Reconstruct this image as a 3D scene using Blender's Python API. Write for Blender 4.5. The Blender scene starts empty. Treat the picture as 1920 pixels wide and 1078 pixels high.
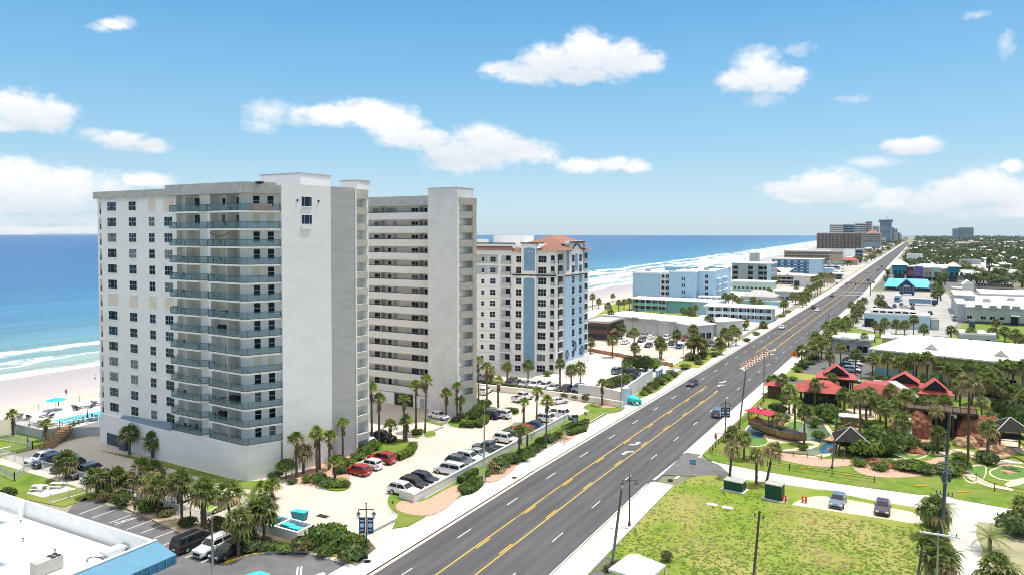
import bpy, bmesh, math, random
from mathutils import Vector, Matrix, Euler
random.seed(7)
sc = bpy.context.scene
COL = sc.collection
R = math.radians
# ---------------------------------------------------------------- camera model
FPX = 1365.0; PITCH = R(1.5); YAW = R(28.95); CAM_H = 37.0; W = 1920.0
SHIFT = (FPX*math.tan(PITCH) - 102.5)/W
_cy, _sy, _cp, _sp = math.cos(YAW), math.sin(YAW), math.cos(PITCH), math.sin(PITCH)
FW = Vector((-_sy*_cp, _cy*_cp, -_sp)); RT = Vector((_cy, _sy, 0)); UP = Vector((-_sy*_sp, _cy*_sp, _cp))
def ray(u, v):
 return FW + RT*((u-960)/FPX) + UP*((539-v)/FPX + SHIFT*W/FPX)
def at(u, v, z=0.0):
 "photo pixel -> point of the level z"
 d = ray(u, v); t = (z-CAM_H)/d.z
 return Vector((t*d.x, t*d.y, z))
def pix(x, y, z):
 p = Vector((x, y, z-CAM_H)); w = p.dot(FW)
 return 960+p.dot(RT)/w*FPX, 539-(p.dot(UP)/w-SHIFT*W/FPX)*FPX
def height(v, x, y):
 "height over (x, y) that is seen on photo row v"
 a = pix(x, y, 0)[1]; b = pix(x, y, 10)[1]
 lo, hi = -60.0, 400.0
 for _ in range(50):
  m = (lo+hi)/2
  if pix(x, y, m)[1] > v: lo = m
  else: hi = m
 return lo
def on_y(u, y):
 "x on the line y = const that is seen on photo column u"
 d = ray(u, 500); e = ray(u, 600)
 n = d.cross(e); return -(n.y*y + n.z*(-20))/n.x
def on_x(u, x):
 d = ray(u, 500); e = ray(u, 600)
 n = d.cross(e); return -(n.x*x + n.z*(-20))/n.y
def road_dx(y):
 "sideways drift of the road with distance"
 if y < 100: return 0.0
 if y < 480: return (y-100)*0.0175
 if y < 900: return 6.65 + (y-480)*0.004
 return 8.33 + (y-900)*0.005
# ---------------------------------------------------------------- mesh builder
class MB:
 def __init__(s): s.v = []; s.f = []; s.m = []; s.mats = []; s.T = None
 def mi(s, mat):
  if mat not in s.mats: s.mats.append(mat)
  return s.mats.index(mat)
 def add(s, pts, faces, mat):
  b = len(s.v); T = s.T
  for p in pts:
   p = Vector(p)
   s.v.append(T @ p if T else p)
  k = s.mi(mat)
  for f in faces: s.f.append([b+i for i in f]); s.m.append(k)
 def poly(s, pts, mat): s.add(pts, [list(range(len(pts)))], mat)
 def box(s, x0, x1, y0, y1, z0, z1, mat, top=None):
  p = [(x0,y0,z0),(x1,y0,z0),(x1,y1,z0),(x0,y1,z0),(x0,y0,z1),(x1,y0,z1),(x1,y1,z1),(x0,y1,z1)]
  s.add(p, [[0,3,2,1],[0,1,5,4],[1,2,6,5],[2,3,7,6],[3,0,4,7]], mat)
  s.add(p[4:], [[0,1,2,3]], top or mat)
 def obox(s, c, d, n, w, t, z0, z1, mat, top=None):
  "box from point c along unit d (width w) and out along n (thickness t)"
  c = Vector((c[0], c[1], 0)); d = Vector((d[0], d[1], 0)); n = Vector((n[0], n[1], 0))
  q = [c, c+d*w, c+d*w+n*t, c+n*t]
  s.prism([(a.x, a.y) for a in q], z0, z1, mat, top)
 def prism(s, pl, z0, z1, mat, top=None, bottom=True):
  a = sum(pl[i][0]*pl[(i+1)%len(pl)][1]-pl[(i+1)%len(pl)][0]*pl[i][1] for i in range(len(pl)))
  if a < 0: pl = pl[::-1]
  n = len(pl)
  p = [(x,y,z0) for x,y in pl]+[(x,y,z1) for x,y in pl]
  fs = [[i,(i+1)%n,n+(i+1)%n,n+i] for i in range(n)]
  if bottom: fs.append(list(range(n))[::-1])
  s.add(p, fs, mat)
  s.add([(x,y,z1) for x,y in pl], [list(range(n))], top or mat)
 def tube(s, pts, rad, n, mat, caps=True):
  pts = [Vector(p) for p in pts]
  if not hasattr(rad, '__len__'): rad = [rad]*len(pts)
  vs = []; fs = []
  for i, p in enumerate(pts):
   d = (pts[min(i+1, len(pts)-1)]-pts[max(i-1, 0)]).normalized()
   a = Vector((1,0,0)) if abs(d.x) < .8 else Vector((0,1,0))
   e1 = d.cross(a).normalized(); e2 = d.cross(e1)
   for k in range(n):
    t = 2*math.pi*k/n
    vs.append(p + (e1*math.cos(t)+e2*math.sin(t))*rad[i])
  for i in range(len(pts)-1):
   for k in range(n):
    fs.append([i*n+k, i*n+(k+1)%n, (i+1)*n+(k+1)%n, (i+1)*n+k])
  if caps:
   fs.append(list(range(n))); fs.append([(len(pts)-1)*n+k for k in range(n)][::-1])
  s.add(vs, fs, mat)
 def cyl(s, x, y, z0, z1, r, n, mat, r2=None):
  s.tube([(x,y,z0),(x,y,z1)], [r, r if r2 is None else r2], n, mat)
 def ball(s, c, rx, ry, rz, mat, n=10, m=6, jit=0.0, seed=0):
  rnd = random.Random(seed); vs = []; fs = []
  for i in range(m+1):
   ph = math.pi*i/m
   for k in range(n):
    th = 2*math.pi*k/n; j = 1+rnd.uniform(-jit, jit)
    vs.append((c[0]+rx*j*math.sin(ph)*math.cos(th), c[1]+ry*j*math.sin(ph)*math.sin(th), c[2]+rz*j*math.cos(ph)))
  for i in range(m):
   for k in range(n):
    fs.append([i*n+k, (i+1)*n+k, (i+1)*n+(k+1)%n, i*n+(k+1)%n])
  s.add(vs, fs, mat)
 def build(s, name, parent=None, loc=(0,0,0), rz=0.0, smooth=False, world=False):
  me = bpy.data.meshes.new(name)
  vs = s.v
  if world and parent is not None:
   q = Matrix.Translation(parent.location) @ parent.rotation_euler.to_matrix().to_4x4()
   if parent.parent is not None:
    q = Matrix.Translation(parent.parent.location) @ parent.parent.rotation_euler.to_matrix().to_4x4() @ q
   q = q.inverted(); vs = [q @ v for v in vs]
  me.from_pydata([tuple(v) for v in vs], [], s.f)
  for m in s.mats: me.materials.append(m)
  me.polygons.foreach_set('material_index', s.m)
  if smooth: me.polygons.foreach_set('use_smooth', [True]*len(s.f))
  me.update()
  o = bpy.data.objects.new(name, me); COL.objects.link(o)
  o.location = loc; o.rotation_euler = (0,0,rz)
  if parent is not None: o.parent = parent
  return o
def tag(o, label=None, cat=None, group=None, kind=None):
 if label: o['label'] = label
 if cat: o['category'] = cat
 if group: o['group'] = group
 if kind: o['kind'] = kind
 return o
def thing(name, label, cat, loc=(0,0,0), rz=0.0, group=None):
 o = bpy.data.objects.new(name, None); COL.objects.link(o)
 o.location = loc; o.rotation_euler = (0,0,rz); o.empty_display_size = .5
 return tag(o, label, cat, group)
def struct(name, mb, **k):
 return tag(mb.build(name, **k), kind='structure')
def dup(root, loc, rz=0.0, label=None, group=None, scale=None, rot=None):
 "copy of a thing with copies of its parts and sub-parts (mesh data shared)"
 r = root.copy(); COL.objects.link(r); r.location = loc
 r.rotation_euler = rot if rot else (0,0,rz)
 if scale: r.scale = scale
 if label: r['label'] = label
 if group: r['group'] = group
 for ch in root.children:
  c = ch.copy(); COL.objects.link(c); c.parent = r
  for g in ch.children:
   d = g.copy(); COL.objects.link(d); d.parent = c
 return r
ORD = ['first','second','third','fourth','fifth','sixth','seventh','eighth','ninth','tenth','eleventh','twelfth','thirteenth','fourteenth','fifteenth','sixteenth','seventeenth','eighteenth','nineteenth','twentieth']
def ordw(i):
 if i < 20: return ORD[i]
 t = ['twenty','thirty','forty','fifty','sixty'][(i+1)//10-2]
 return ({'twenty':'twentieth','thirty':'thirtieth','forty':'fortieth','fifty':'fiftieth','sixty':'sixtieth'}[t]) if (i+1) % 10 == 0 else t+'-'+ORD[(i+1) % 10-1]
# ---------------------------------------------------------------- materials
def srgb(r, g, b):
 f = lambda c: (c/255/12.92) if c/255 <= .04045 else ((c/255+.055)/1.055)**2.4
 return (f(r), f(g), f(b))
_mats = {}
def mat(name, col, rough=.6, var=.12, scale=2.0, bump=0.0, bscale=None, metal=0.0, spec=.3, col2=None, coat=0.0, stretch=None, rnd=0.0, detail=5.0, dpos=(.52,.75), dirt=0.0, dirtcol=(.12,.1,.08)):
 "principled material whose colour wanders with noise between col and col2"
 if name in _mats: return _mats[name]
 m = bpy.data.materials.new(name); m.use_nodes = True; _mats[name] = m
 nt = m.node_tree; N = nt.nodes; L = nt.links
 b = N['Principled BSDF']
 b.inputs['Roughness'].default_value = rough; b.inputs['Metallic'].default_value = metal
 b.inputs['Specular IOR Level'].default_value = spec
 b.inputs['Coat Weight'].default_value = coat; b.inputs['Coat Roughness'].default_value = .08
 tc = N.new('ShaderNodeTexCoord'); mp = N.new('ShaderNodeMapping')
 L.new(tc.outputs['Object'], mp.inputs['Vector'])
 mp.inputs['Scale'].default_value = stretch or (1,1,1)
 nz = N.new('ShaderNodeTexNoise'); nz.inputs['Scale'].default_value = scale; nz.inputs['Detail'].default_value = detail
 L.new(mp.outputs['Vector'], nz.inputs['Vector'])
 cr = N.new('ShaderNodeValToRGB'); L.new(nz.outputs['Fac'], cr.inputs['Fac'])
 c2 = col2 or tuple(min(1, c*(1+var)) for c in col); c1 = col if col2 else tuple(c*(1-var) for c in col)
 cr.color_ramp.elements[0].position = .32; cr.color_ramp.elements[1].position = .68
 cr.color_ramp.elements[0].color = (*c1, 1); cr.color_ramp.elements[1].color = (*c2, 1)
 out = cr.outputs['Color']
 if dirt:
  n2 = N.new('ShaderNodeTexNoise'); n2.inputs['Scale'].default_value = scale*.23; n2.inputs['Detail'].default_value = 8
  n2.inputs['Roughness'].default_value = .7
  L.new(mp.outputs['Vector'], n2.inputs['Vector'])
  r2 = N.new('ShaderNodeValToRGB'); L.new(n2.outputs['Fac'], r2.inputs['Fac'])
  r2.color_ramp.elements[0].position = dpos[0]; r2.color_ramp.elements[0].color = (0,0,0,1)
  r2.color_ramp.elements[1].position = dpos[1]; r2.color_ramp.elements[1].color = (dirt,)*3+(1,)
  mx = N.new('ShaderNodeMix'); mx.data_type = 'RGBA'
  L.new(r2.outputs['Color'], mx.inputs['Factor']); L.new(out, mx.inputs['A']); mx.inputs['B'].default_value = (*dirtcol, 1)
  out = mx.outputs['Result']
 if rnd:
  oi = N.new('ShaderNodeObjectInfo'); hv = N.new('ShaderNodeHueSaturation')
  mr = N.new('ShaderNodeMapRange'); L.new(oi.outputs['Random'], mr.inputs['Value'])
  mr.inputs['To Min'].default_value = 1-rnd; mr.inputs['To Max'].default_value = 1+rnd
  L.new(mr.outputs['Result'], hv.inputs['Value']); L.new(out, hv.inputs['Color']); out = hv.outputs['Color']
 if name == 'asphalt':                                  # lanes worn by tyres
  sx = N.new('ShaderNodeSeparateXYZ'); L.new(tc.outputs['Object'], sx.inputs['Vector']); k = out
  for op, v in (('MULTIPLY',3.75),('SINE',0),('MULTIPLY_ADD',.09)):
   q = N.new('ShaderNodeMath'); q.operation = op; L.new(sx.outputs['X'] if op == 'MULTIPLY' else k, q.inputs[0]); q.inputs[1].default_value = v
   if op == 'MULTIPLY_ADD': q.inputs[2].default_value = 1.0
   k = q.outputs[0]
  hv = N.new('ShaderNodeHueSaturation'); L.new(k, hv.inputs['Value']); L.new(out, hv.inputs['Color']); out = hv.outputs['Color']
 L.new(out, b.inputs['Base Color'])
 if bump:
  nb = N.new('ShaderNodeTexNoise'); nb.inputs['Scale'].default_value = bscale or scale*4; nb.inputs['Detail'].default_value = 4
  L.new(mp.outputs['Vector'], nb.inputs['Vector'])
  bp = N.new('ShaderNodeBump'); bp.inputs['Strength'].default_value = bump; bp.inputs['Distance'].default_value = .1
  L.new(nb.outputs['Fac'], bp.inputs['Height']); L.new(bp.outputs['Normal'], b.inputs['Normal'])
 return m
def leafmat(name, col, col2, trans=.35, rnd=.2, scale=1.5):
 m = mat(name, col, rough=.55, col2=col2, scale=scale, rnd=rnd, spec=.25)
 nt = m.node_tree; N = nt.nodes; L = nt.links
 b = N['Principled BSDF']; src = b.inputs['Base Color'].links[0].from_socket
 t = N.new('ShaderNodeBsdfTranslucent'); L.new(src, t.inputs['Color'])
 mx = N.new('ShaderNodeMixShader'); mx.inputs['Fac'].default_value = trans
 o = N['Material Output']
 L.new(b.outputs['BSDF'], mx.inputs[1]); L.new(t.outputs['BSDF'], mx.inputs[2]); L.new(mx.outputs['Shader'], o.inputs['Surface'])
 return m
def clearmat(name, col, alpha, rough=.1):
 m = mat(name, col, rough=rough, var=.05, spec=.5)
 nt = m.node_tree; N = nt.nodes; L = nt.links
 t = N.new('ShaderNodeBsdfTransparent'); mx = N.new('ShaderNodeMixShader'); mx.inputs['Fac'].default_value = alpha
 t.inputs['Color'].default_value = (*[min(1, .55+c*.9) for c in col], 1)
 L.new(t.outputs['BSDF'], mx.inputs[1]); L.new(N['Principled BSDF'].outputs['BSDF'], mx.inputs[2])
 L.new(mx.outputs['Shader'], N['Material Output'].inputs['Surface'])
 return m
M = {}
M['stucco'] = mat('stucco', (.80,.785,.775), .85, .03, .35, .12, 3, dirt=.45, dirtcol=(.62,.595,.56), stretch=(1,1,2.2))
M['beige_stucco'] = mat('stucco_beige', (.84,.77,.66), .85, .06, .6, .2, 6)  # beige paint of recess walls, shutters and the terrace wall
M['stucco_warm'] = mat('stucco_warm', (.72,.695,.66), .85, .04, .4, .12, 3, dirt=.25, dirtcol=(.55,.51,.46), stretch=(1,1,2.2))
M['band_brown'] = mat('band_brown', (.11,.095,.092), .6, .2, 1)
M['stucco_grey'] = mat('stucco_grey', (.42,.415,.405), .9, .07, .35, .15, 4, dirt=.35, dirtcol=(.52,.51,.49), stretch=(1,1,3.5))
M['stucco_tan'] = mat('stucco_tan', (.50,.46,.41), .9, .1, 1.2, .4, 4, dirt=.25, dirtcol=(.3,.27,.24))
M['white'] = mat('white_paint', (.8,.8,.79), .6, .04, .8, .05)
M['roof_white'] = mat('roof_white', (.78,.775,.765), .7, .05, .3, .05, dirt=.3, dirtcol=(.55,.53,.5))
M['roof_grey'] = mat('roof_grey', (.42,.41,.40), .8, .12, .6, .1, dirt=.2, dirtcol=(.25,.24,.23))
M['fascia'] = mat('fascia_grey', (.44,.43,.42), .85, .12, 1.0, .25, 8, dirt=.2, dirtcol=(.24,.22,.2))
M['panel'] = mat('storm_panel', (.70,.62,.51), .6, .05, 1, .1)
M['frame'] = mat('window_frame', (.82,.82,.81), .5, .03, 2)
M['glass'] = mat('dark_glass', (.006,.010,.020), .12, .5, .35, spec=.15)
M['glass2'] = mat('blue_glass', (.010,.028,.062), .12, .5, .35, spec=.2)
M['glass3'] = mat('curtain_glass', (.12,.13,.14), .2, .4, 1.2, spec=.3)
M['rail_glass'] = clearmat('rail_glass', (.16,.28,.31), .34, .08)
M['rail'] = mat('rail_metal', (.035,.07,.08), .35, .1, 2, metal=.5)
M['rail_pale'] = mat('rail_pale', (.45,.47,.48), .5, .08, 2)
M['dark'] = mat('dark_paint', (.02,.024,.03), .5, .2, 2)
M['black'] = mat('black_plastic', (.012,.012,.013), .45, .2, 4)
M['slate'] = mat('slate_paint', (.06,.08,.11), .55, .15, 1.5)
M['metal'] = mat('galvanised', (.36,.37,.38), .4, .1, 3, metal=.6)
M['metal_dark'] = mat('bronze_metal', (.07,.065,.06), .45, .2, 4, metal=.4)
M['alu'] = mat('aluminium_fence', (.62,.64,.65), .4, .08, 3, metal=.3)
M['wood'] = mat('weathered_wood', (.26,.17,.10), .8, .3, 3, .3, 20, stretch=(1,1,.3))
M['wood_dark'] = mat('dark_wood', (.085,.055,.035), .75, .35, 3, .3, 20)
M['pole_wood'] = mat('pole_wood', (.10,.095,.085), .85, .25, 3, .3, 20)
M['pole_conc'] = mat('pole_concrete', (.13,.125,.12), .8, .15, 3, .1)
M['concrete'] = mat('concrete', (.53,.475,.41), .85, .08, .12, .1, 3, dirt=.55, dirtcol=(.40,.37,.33))
M['concrete_pale'] = mat('concrete_pale', (.57,.545,.50), .85, .07, .25, .1, 3, dirt=.25, dirtcol=(.45,.43,.4))
M['pavement'] = mat('pavement', (.60,.575,.54), .85, .06, .6, .1, 3, dirt=.3, dirtcol=(.48,.46,.43))
M['wallpaint'] = mat('wall_paint', (.68,.67,.66), .8, .05, .6, .15, 8, dirt=.4, dirtcol=(.42,.38,.34))
M['asphalt'] = mat('asphalt', (.086,.084,.089), .85, .16, .5, .15, 12, dirt=.5, dirtcol=(.125,.122,.126), stretch=(1,.12,1))
M['asphalt_old'] = mat('asphalt_old', (.13,.13,.133), .88, .15, .5, .15, 12, dirt=.5, dirtcol=(.2,.195,.19))
M['paint_white'] = mat('line_white', (.75,.75,.73), .7, .08, 3, dirt=.3, dirtcol=(.45,.45,.44))
M['paint_yellow'] = mat('line_yellow', (.74,.47,.04), .7, .12, 1.5, dirt=.3, dirtcol=(.4,.28,.1))
M['blue_light'] = mat('blue_paint', (.36,.53,.67), .75, .05, .6, .1, dirt=.12, dirtcol=(.45,.55,.63))
M['blue_mid'] = mat('blue_panel', (.19,.33,.46), .7, .07, .6, .1)
M['blue_pale'] = mat('blue_pale', (.42,.58,.70), .75, .05, .6, .1)
M['teal'] = mat('teal_paint', (.03,.24,.30), .6, .1, 1)
M['turq'] = mat('turquoise_paint', (.05,.52,.55), .5, .08, 2)
M['metal_blue'] = mat('blue_metal_roof', (.10,.25,.37), .5, .06, .8, spec=.4)
M['metal_blue2'] = mat('bright_blue_roof', (.03,.42,.72), .45, .06, .8, spec=.4)
M['blue_dark'] = mat('blue_dark', (.02,.06,.16), .5, .1, 1)
M['red_roof'] = mat('red_metal_roof', (.40,.075,.072), .7, .1, 1.2, spec=.3, dirt=.2, dirtcol=(.5,.12,.1))
M['tile'] = mat('terracotta_tile', (.24,.105,.075), .85, .3, 3, .5, 14, col2=(.34,.185,.135))
M['brick'] = mat('brown_brick', (.10,.066,.05), .8, .25, 1)
M['brown'] = mat('brown_facade', (.27,.215,.195), .7, .2, .4)
M['tan'] = mat('tan_facade', (.40,.34,.28), .8, .12, .6)
M['grey_wall'] = mat('grey_wall', (.42,.44,.46), .8, .06, .5, .1)
M['grey_green'] = mat('grey_green', (.28,.33,.34), .8, .08, .5)
M['green_pale'] = mat('green_pale', (.42,.56,.50), .8, .06, .5)
M['yellow_wall'] = mat('yellow_wall', (.50,.45,.22), .8, .08, .4, .1)
M['aqua_wall'] = mat('aqua_wall', (.22,.45,.48), .8, .08, .4)
M['purple'] = mat('purple_wall', (.17,.13,.42), .7, .08, .4)
M['maroon'] = mat('maroon_wall', (.20,.06,.09), .7, .08, .4)
M['tower_glass'] = mat('tower_glass', (.11,.16,.22), .3, .2, .1, spec=.5)
M['tower_blue'] = mat('tower_blue', (.24,.33,.42), .3, .15, .1, spec=.5)
M['orange'] = mat('orange_paint', (.75,.21,.02), .6, .05, 2)
M['red'] = mat('red_plastic', (.55,.04,.025), .5, .08, 2)
M['yellow'] = mat('yellow_paint', (.75,.48,.03), .6, .1, 2)
M['box_green'] = mat('box_green', (.015,.075,.045), .5, .35, 4)
M['sign_blue'] = mat('sign_blue', (.03,.22,.42), .5, .05, 2)
M['navy'] = mat('banner_navy', (.025,.05,.12), .7, .1, 2)
M['pool'] = mat('pool_water', (.10,.55,.60), .08, .15, .8, .05, 3, spec=.5)
M['pond'] = mat('pond_water', (.08,.16,.13), .15, .4, .25, .08, 3, spec=.3, col2=(.22,.22,.08))
M['pond_blue'] = mat('pond_blue', (.035,.11,.18), .12, .3, .4, .08, 3, spec=.4)
M['dirt'] = mat('sand_lot', (.58,.50,.39), .95, .16, .25, .3, 3, dirt=.4, dirtcol=(.40,.36,.22))
M['mulch'] = mat('mulch', (.40,.22,.15), .95, .3, 5, .8, 9, col2=(.62,.43,.33))
M['roof_dark'] = mat('roof_dark', (.035,.033,.03), .95, .3, 2, .3, spec=.05)
M['rock'] = mat('red_rock', (.17,.062,.038), .95, .35, 1.2, .9, 5, col2=(.34,.17,.105), spec=.1, dirt=.7, dirtcol=(.10,.035,.025))
M['rock_tan'] = mat('tan_rock', (.36,.20,.12), .95, .3, 1.4, .9, 5, col2=(.55,.38,.25), spec=.1, dirt=.6, dirtcol=(.2,.09,.05))
M['path'] = mat('tan_path', (.60,.50,.36), .9, .1, .6, .2, 4)
M['turf'] = mat('putting_green', (.10,.20,.04), .9, .15, 1, .2, 20)
M['box_teal'] = mat('sculpture_green', (.02,.25,.17), .5, .2, 2)
M['net'] = mat('dark_net', (.05,.05,.055), .8, .2, 2)
def grassmat(name, a, b, c, s=.35, dp=(.46,.62)):
 m = mat(name, a, .95, scale=s, col2=b, bump=.6, bscale=6, dirt=.85, dirtcol=c, detail=9, dpos=dp)
 return m
M['lawn'] = grassmat('lawn', (.085,.165,.012), (.17,.24,.028), (.22,.24,.055))
M['lawn2'] = grassmat('lawn_trim', (.085,.165,.013), (.165,.235,.03), (.20,.21,.05), .6)
M['rough'] = grassmat('lawn_rough', (.115,.205,.012), (.205,.27,.03), (.30,.275,.085), .3, (.42,.58))
M['dry'] = grassmat('grass_dry', (.30,.27,.10), (.42,.36,.19), (.18,.23,.05), .3)
M['land'] = mat('land', (.13,.145,.07), .95, .3, .01, 0, col2=(.30,.28,.22))
M['frond'] = leafmat('frond_green', (.09,.14,.03), (.26,.30,.095), .5, .25)
M['frond_tan'] = leafmat('frond_tan', (.26,.20,.09), (.48,.40,.22), .3, .2)
M['frond_lime'] = leafmat('frond_lime', (.13,.22,.025), (.32,.40,.08), .4, .2)
M['skirt'] = mat('palm_skirt', (.20,.13,.075), .9, .3, 4, .4)
M['trunk'] = mat('palm_trunk', (.13,.105,.08), .9, .3, 5, .6, 14, stretch=(1,1,3), rnd=.2)
M['leaf'] = leafmat('shrub_leaf', (.055,.11,.02), (.19,.25,.06), .3, .3)
M['leaf_lime'] = leafmat('shrub_lime', (.13,.21,.02), (.28,.36,.05), .35, .2)
M['leaf_oak'] = leafmat('tree_leaf', (.06,.10,.03), (.16,.20,.07), .3, .4, .6)
M['leaf_dry'] = leafmat('shrub_dry', (.13,.10,.04), (.26,.20,.09), .25, .2)
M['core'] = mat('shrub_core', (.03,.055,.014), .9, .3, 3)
M['bark'] = mat('bark', (.09,.07,.05), .9, .3, 5, .5)
M['tyre'] = mat('tyre', (.012,.012,.013), .8, .2, 5)
M['rim'] = mat('rim', (.35,.36,.37), .3, .1, 5, metal=.8)
M['car_glass'] = mat('car_glass', (.012,.016,.02), .05, .3, 1, spec=.7)
M['lamp_red'] = mat('tail_lamp', (.30,.01,.012), .2, .1, 5)
M['lamp_white'] = mat('head_lamp', (.75,.77,.8), .1, .05, 5, spec=.6)
M['plate'] = mat('plate', (.7,.7,.68), .5, .05, 5)
def carpaint(n, c, metal=.0):
 return mat('car_'+n, c, .28, .04, .8, metal=metal, spec=.5, coat=.8)
CARC = {'white': carpaint('white',(.78,.78,.78)), 'black': carpaint('black',(.012,.012,.014)), 'navy': carpaint('navy',(.012,.022,.055)),
 'red': carpaint('red',(.36,.006,.012)), 'grey': carpaint('grey',(.10,.105,.115)), 'silver': carpaint('silver',(.45,.46,.48),.3),
 'blue': carpaint('blue',(.03,.07,.17)), 'green': carpaint('green',(.26,.40,.05)), 'maroon': carpaint('maroon',(.10,.012,.022)),
 'purple': carpaint('purple',(.045,.02,.05)), 'bluegrey': carpaint('bluegrey',(.10,.16,.22)), 'turq': carpaint('turq',(.03,.45,.45)), 'dkblue': carpaint('dkblue',(.02,.05,.13))}
# ================================================================ setting
def sheet(name, pts, z, m, kind='structure', thick=0.0, jitter=0.0):
 mb = MB()
 if thick: mb.prism([(p[0], p[1]) for p in pts], z-thick, z, m)
 else:
  a = sum(pts[i][0]*pts[(i+1)%len(pts)][1]-pts[(i+1)%len(pts)][0]*pts[i][1] for i in range(len(pts)))
  if a < 0: pts = pts[::-1]
  mb.poly([(p[0], p[1], z) for p in pts], m)
 return tag(mb.build(name), kind=kind)
def px(lst, z=0.0): return [at(u, v, z) for u, v in lst]
def rect(x0, x1, y0, y1): return [(x0,y0),(x1,y0),(x1,y1),(x0,y1)]
def rnd_poly(pts, n=3):
 "corner cutting for soft outlines"
 for _ in range(n):
  q = []
  for i in range(len(pts)):
   a = Vector((pts[i][0], pts[i][1])); b = Vector((pts[(i+1)%len(pts)][0], pts[(i+1)%len(pts)][1]))
   q += [a*.75+b*.25, a*.25+b*.75]
  pts = q
 return [(p.x, p.y) for p in pts]
def shore(y):
 k = [(-400,-224),(140,-222),(480,-201),(825,-197),(1780,-231),(4000,-330),(12000,-900)]
 for (a, xa), (b, xb) in zip(k, k[1:]):
  if y <= b: return xa+(xb-xa)*(y-a)/(b-a)
 return -900
YS = [-400,-100,0,40,80,120,160,200,260,320,400,480,600,720,825,1000,1300,1780,2500,4000,7000,11000]
# --- land
mb = MB()
for a, b in zip(YS, YS[1:]):
 mb.poly([(shore(a)+64,a,-.04),(9000,a,-.04),(9000,b,-.04),(shore(b)+64,b,-.04)], M['land'])
struct('ground', mb)
# --- beach: dry sand falling to the wet strand
def beachmat():
 m = bpy.data.materials.new('beach_sand'); m.use_nodes = True; nt = m.node_tree; N = nt.nodes; L = nt.links
 b = N['Principled BSDF']; b.inputs['Roughness'].default_value = .8; b.inputs['Specular IOR Level'].default_value = .2
 uv = N.new('ShaderNodeUVMap'); uv.uv_map = 'shore'; sp = N.new('ShaderNodeSeparateXYZ'); L.new(uv.outputs['UV'], sp.inputs['Vector'])
 g = N.new('ShaderNodeTexCoord'); nz = N.new('ShaderNodeTexNoise'); nz.inputs['Scale'].default_value = .06; nz.inputs['Detail'].default_value = 7
 L.new(g.outputs['Object'], nz.inputs['Vector'])
 ad = N.new('ShaderNodeMath'); ad.operation = 'MULTIPLY_ADD'; ad.inputs[1].default_value = .10; L.new(nz.outputs['Fac'], ad.inputs[0]); L.new(sp.outputs['X'], ad.inputs[2])
 cr = N.new('ShaderNodeValToRGB'); L.new(ad.outputs[0], cr.inputs['Fac']); e = cr.color_ramp.elements
 e[0].position = .18; e[0].color = (.34,.32,.335,1); e[1].position = .84; e[1].color = (.70,.61,.48,1)
 q = e.new(.54); q.color = (.42,.385,.385,1)  # wet sand, its sky reflection put into the colour as lilac grey
 q = e.new(.68); q.color = (.55,.465,.375,1)
 L.new(cr.outputs['Color'], b.inputs['Base Color'])
 n2 = N.new('ShaderNodeTexNoise'); n2.inputs['Scale'].default_value = 1.2; L.new(g.outputs['Object'], n2.inputs['Vector'])
 bp = N.new('ShaderNodeBump'); bp.inputs['Strength'].default_value = .3; bp.inputs['Distance'].default_value = .2
 L.new(n2.outputs['Fac'], bp.inputs['Height']); L.new(bp.outputs['Normal'], b.inputs['Normal'])
 return m
def strip_mesh(name, offs, m, uvname):
 "strips along the shore; offs = [(distance, z)]; uv.x = distance / span"
 vs = []; fs = []; uvs = []
 for y in YS:
  for d, z in offs: vs.append((shore(y)+d, y, z))
 n = len(offs)
 for i in range(len(YS)-1):
  for k in range(n-1): fs.append([i*n+k, i*n+k+1, (i+1)*n+k+1, (i+1)*n+k])
 me = bpy.data.meshes.new(name); me.from_pydata(vs, [], fs)
 l = me.uv_layers.new(name=uvname)
 for p in me.polygons:
  for li in p.loop_indices:
   vi = me.loops[li].vertex_index; l.data[li].uv = (offs[vi % n][0]/ (80.0 if uvname == 'shore' else -1000.0), YS[vi//n]/1000.0)
 me.materials.append(m); o = bpy.data.objects.new(name, me); COL.objects.link(o)
 for p in me.polygons:
  pass
 return tag(o, kind='structure')
strip_mesh('beach', [(-30,-6),(0,-4.02),(20,-3.2),(42,-2.1),(58,-.9),(64.5,-.03)], beachmat(), 'shore')
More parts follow.
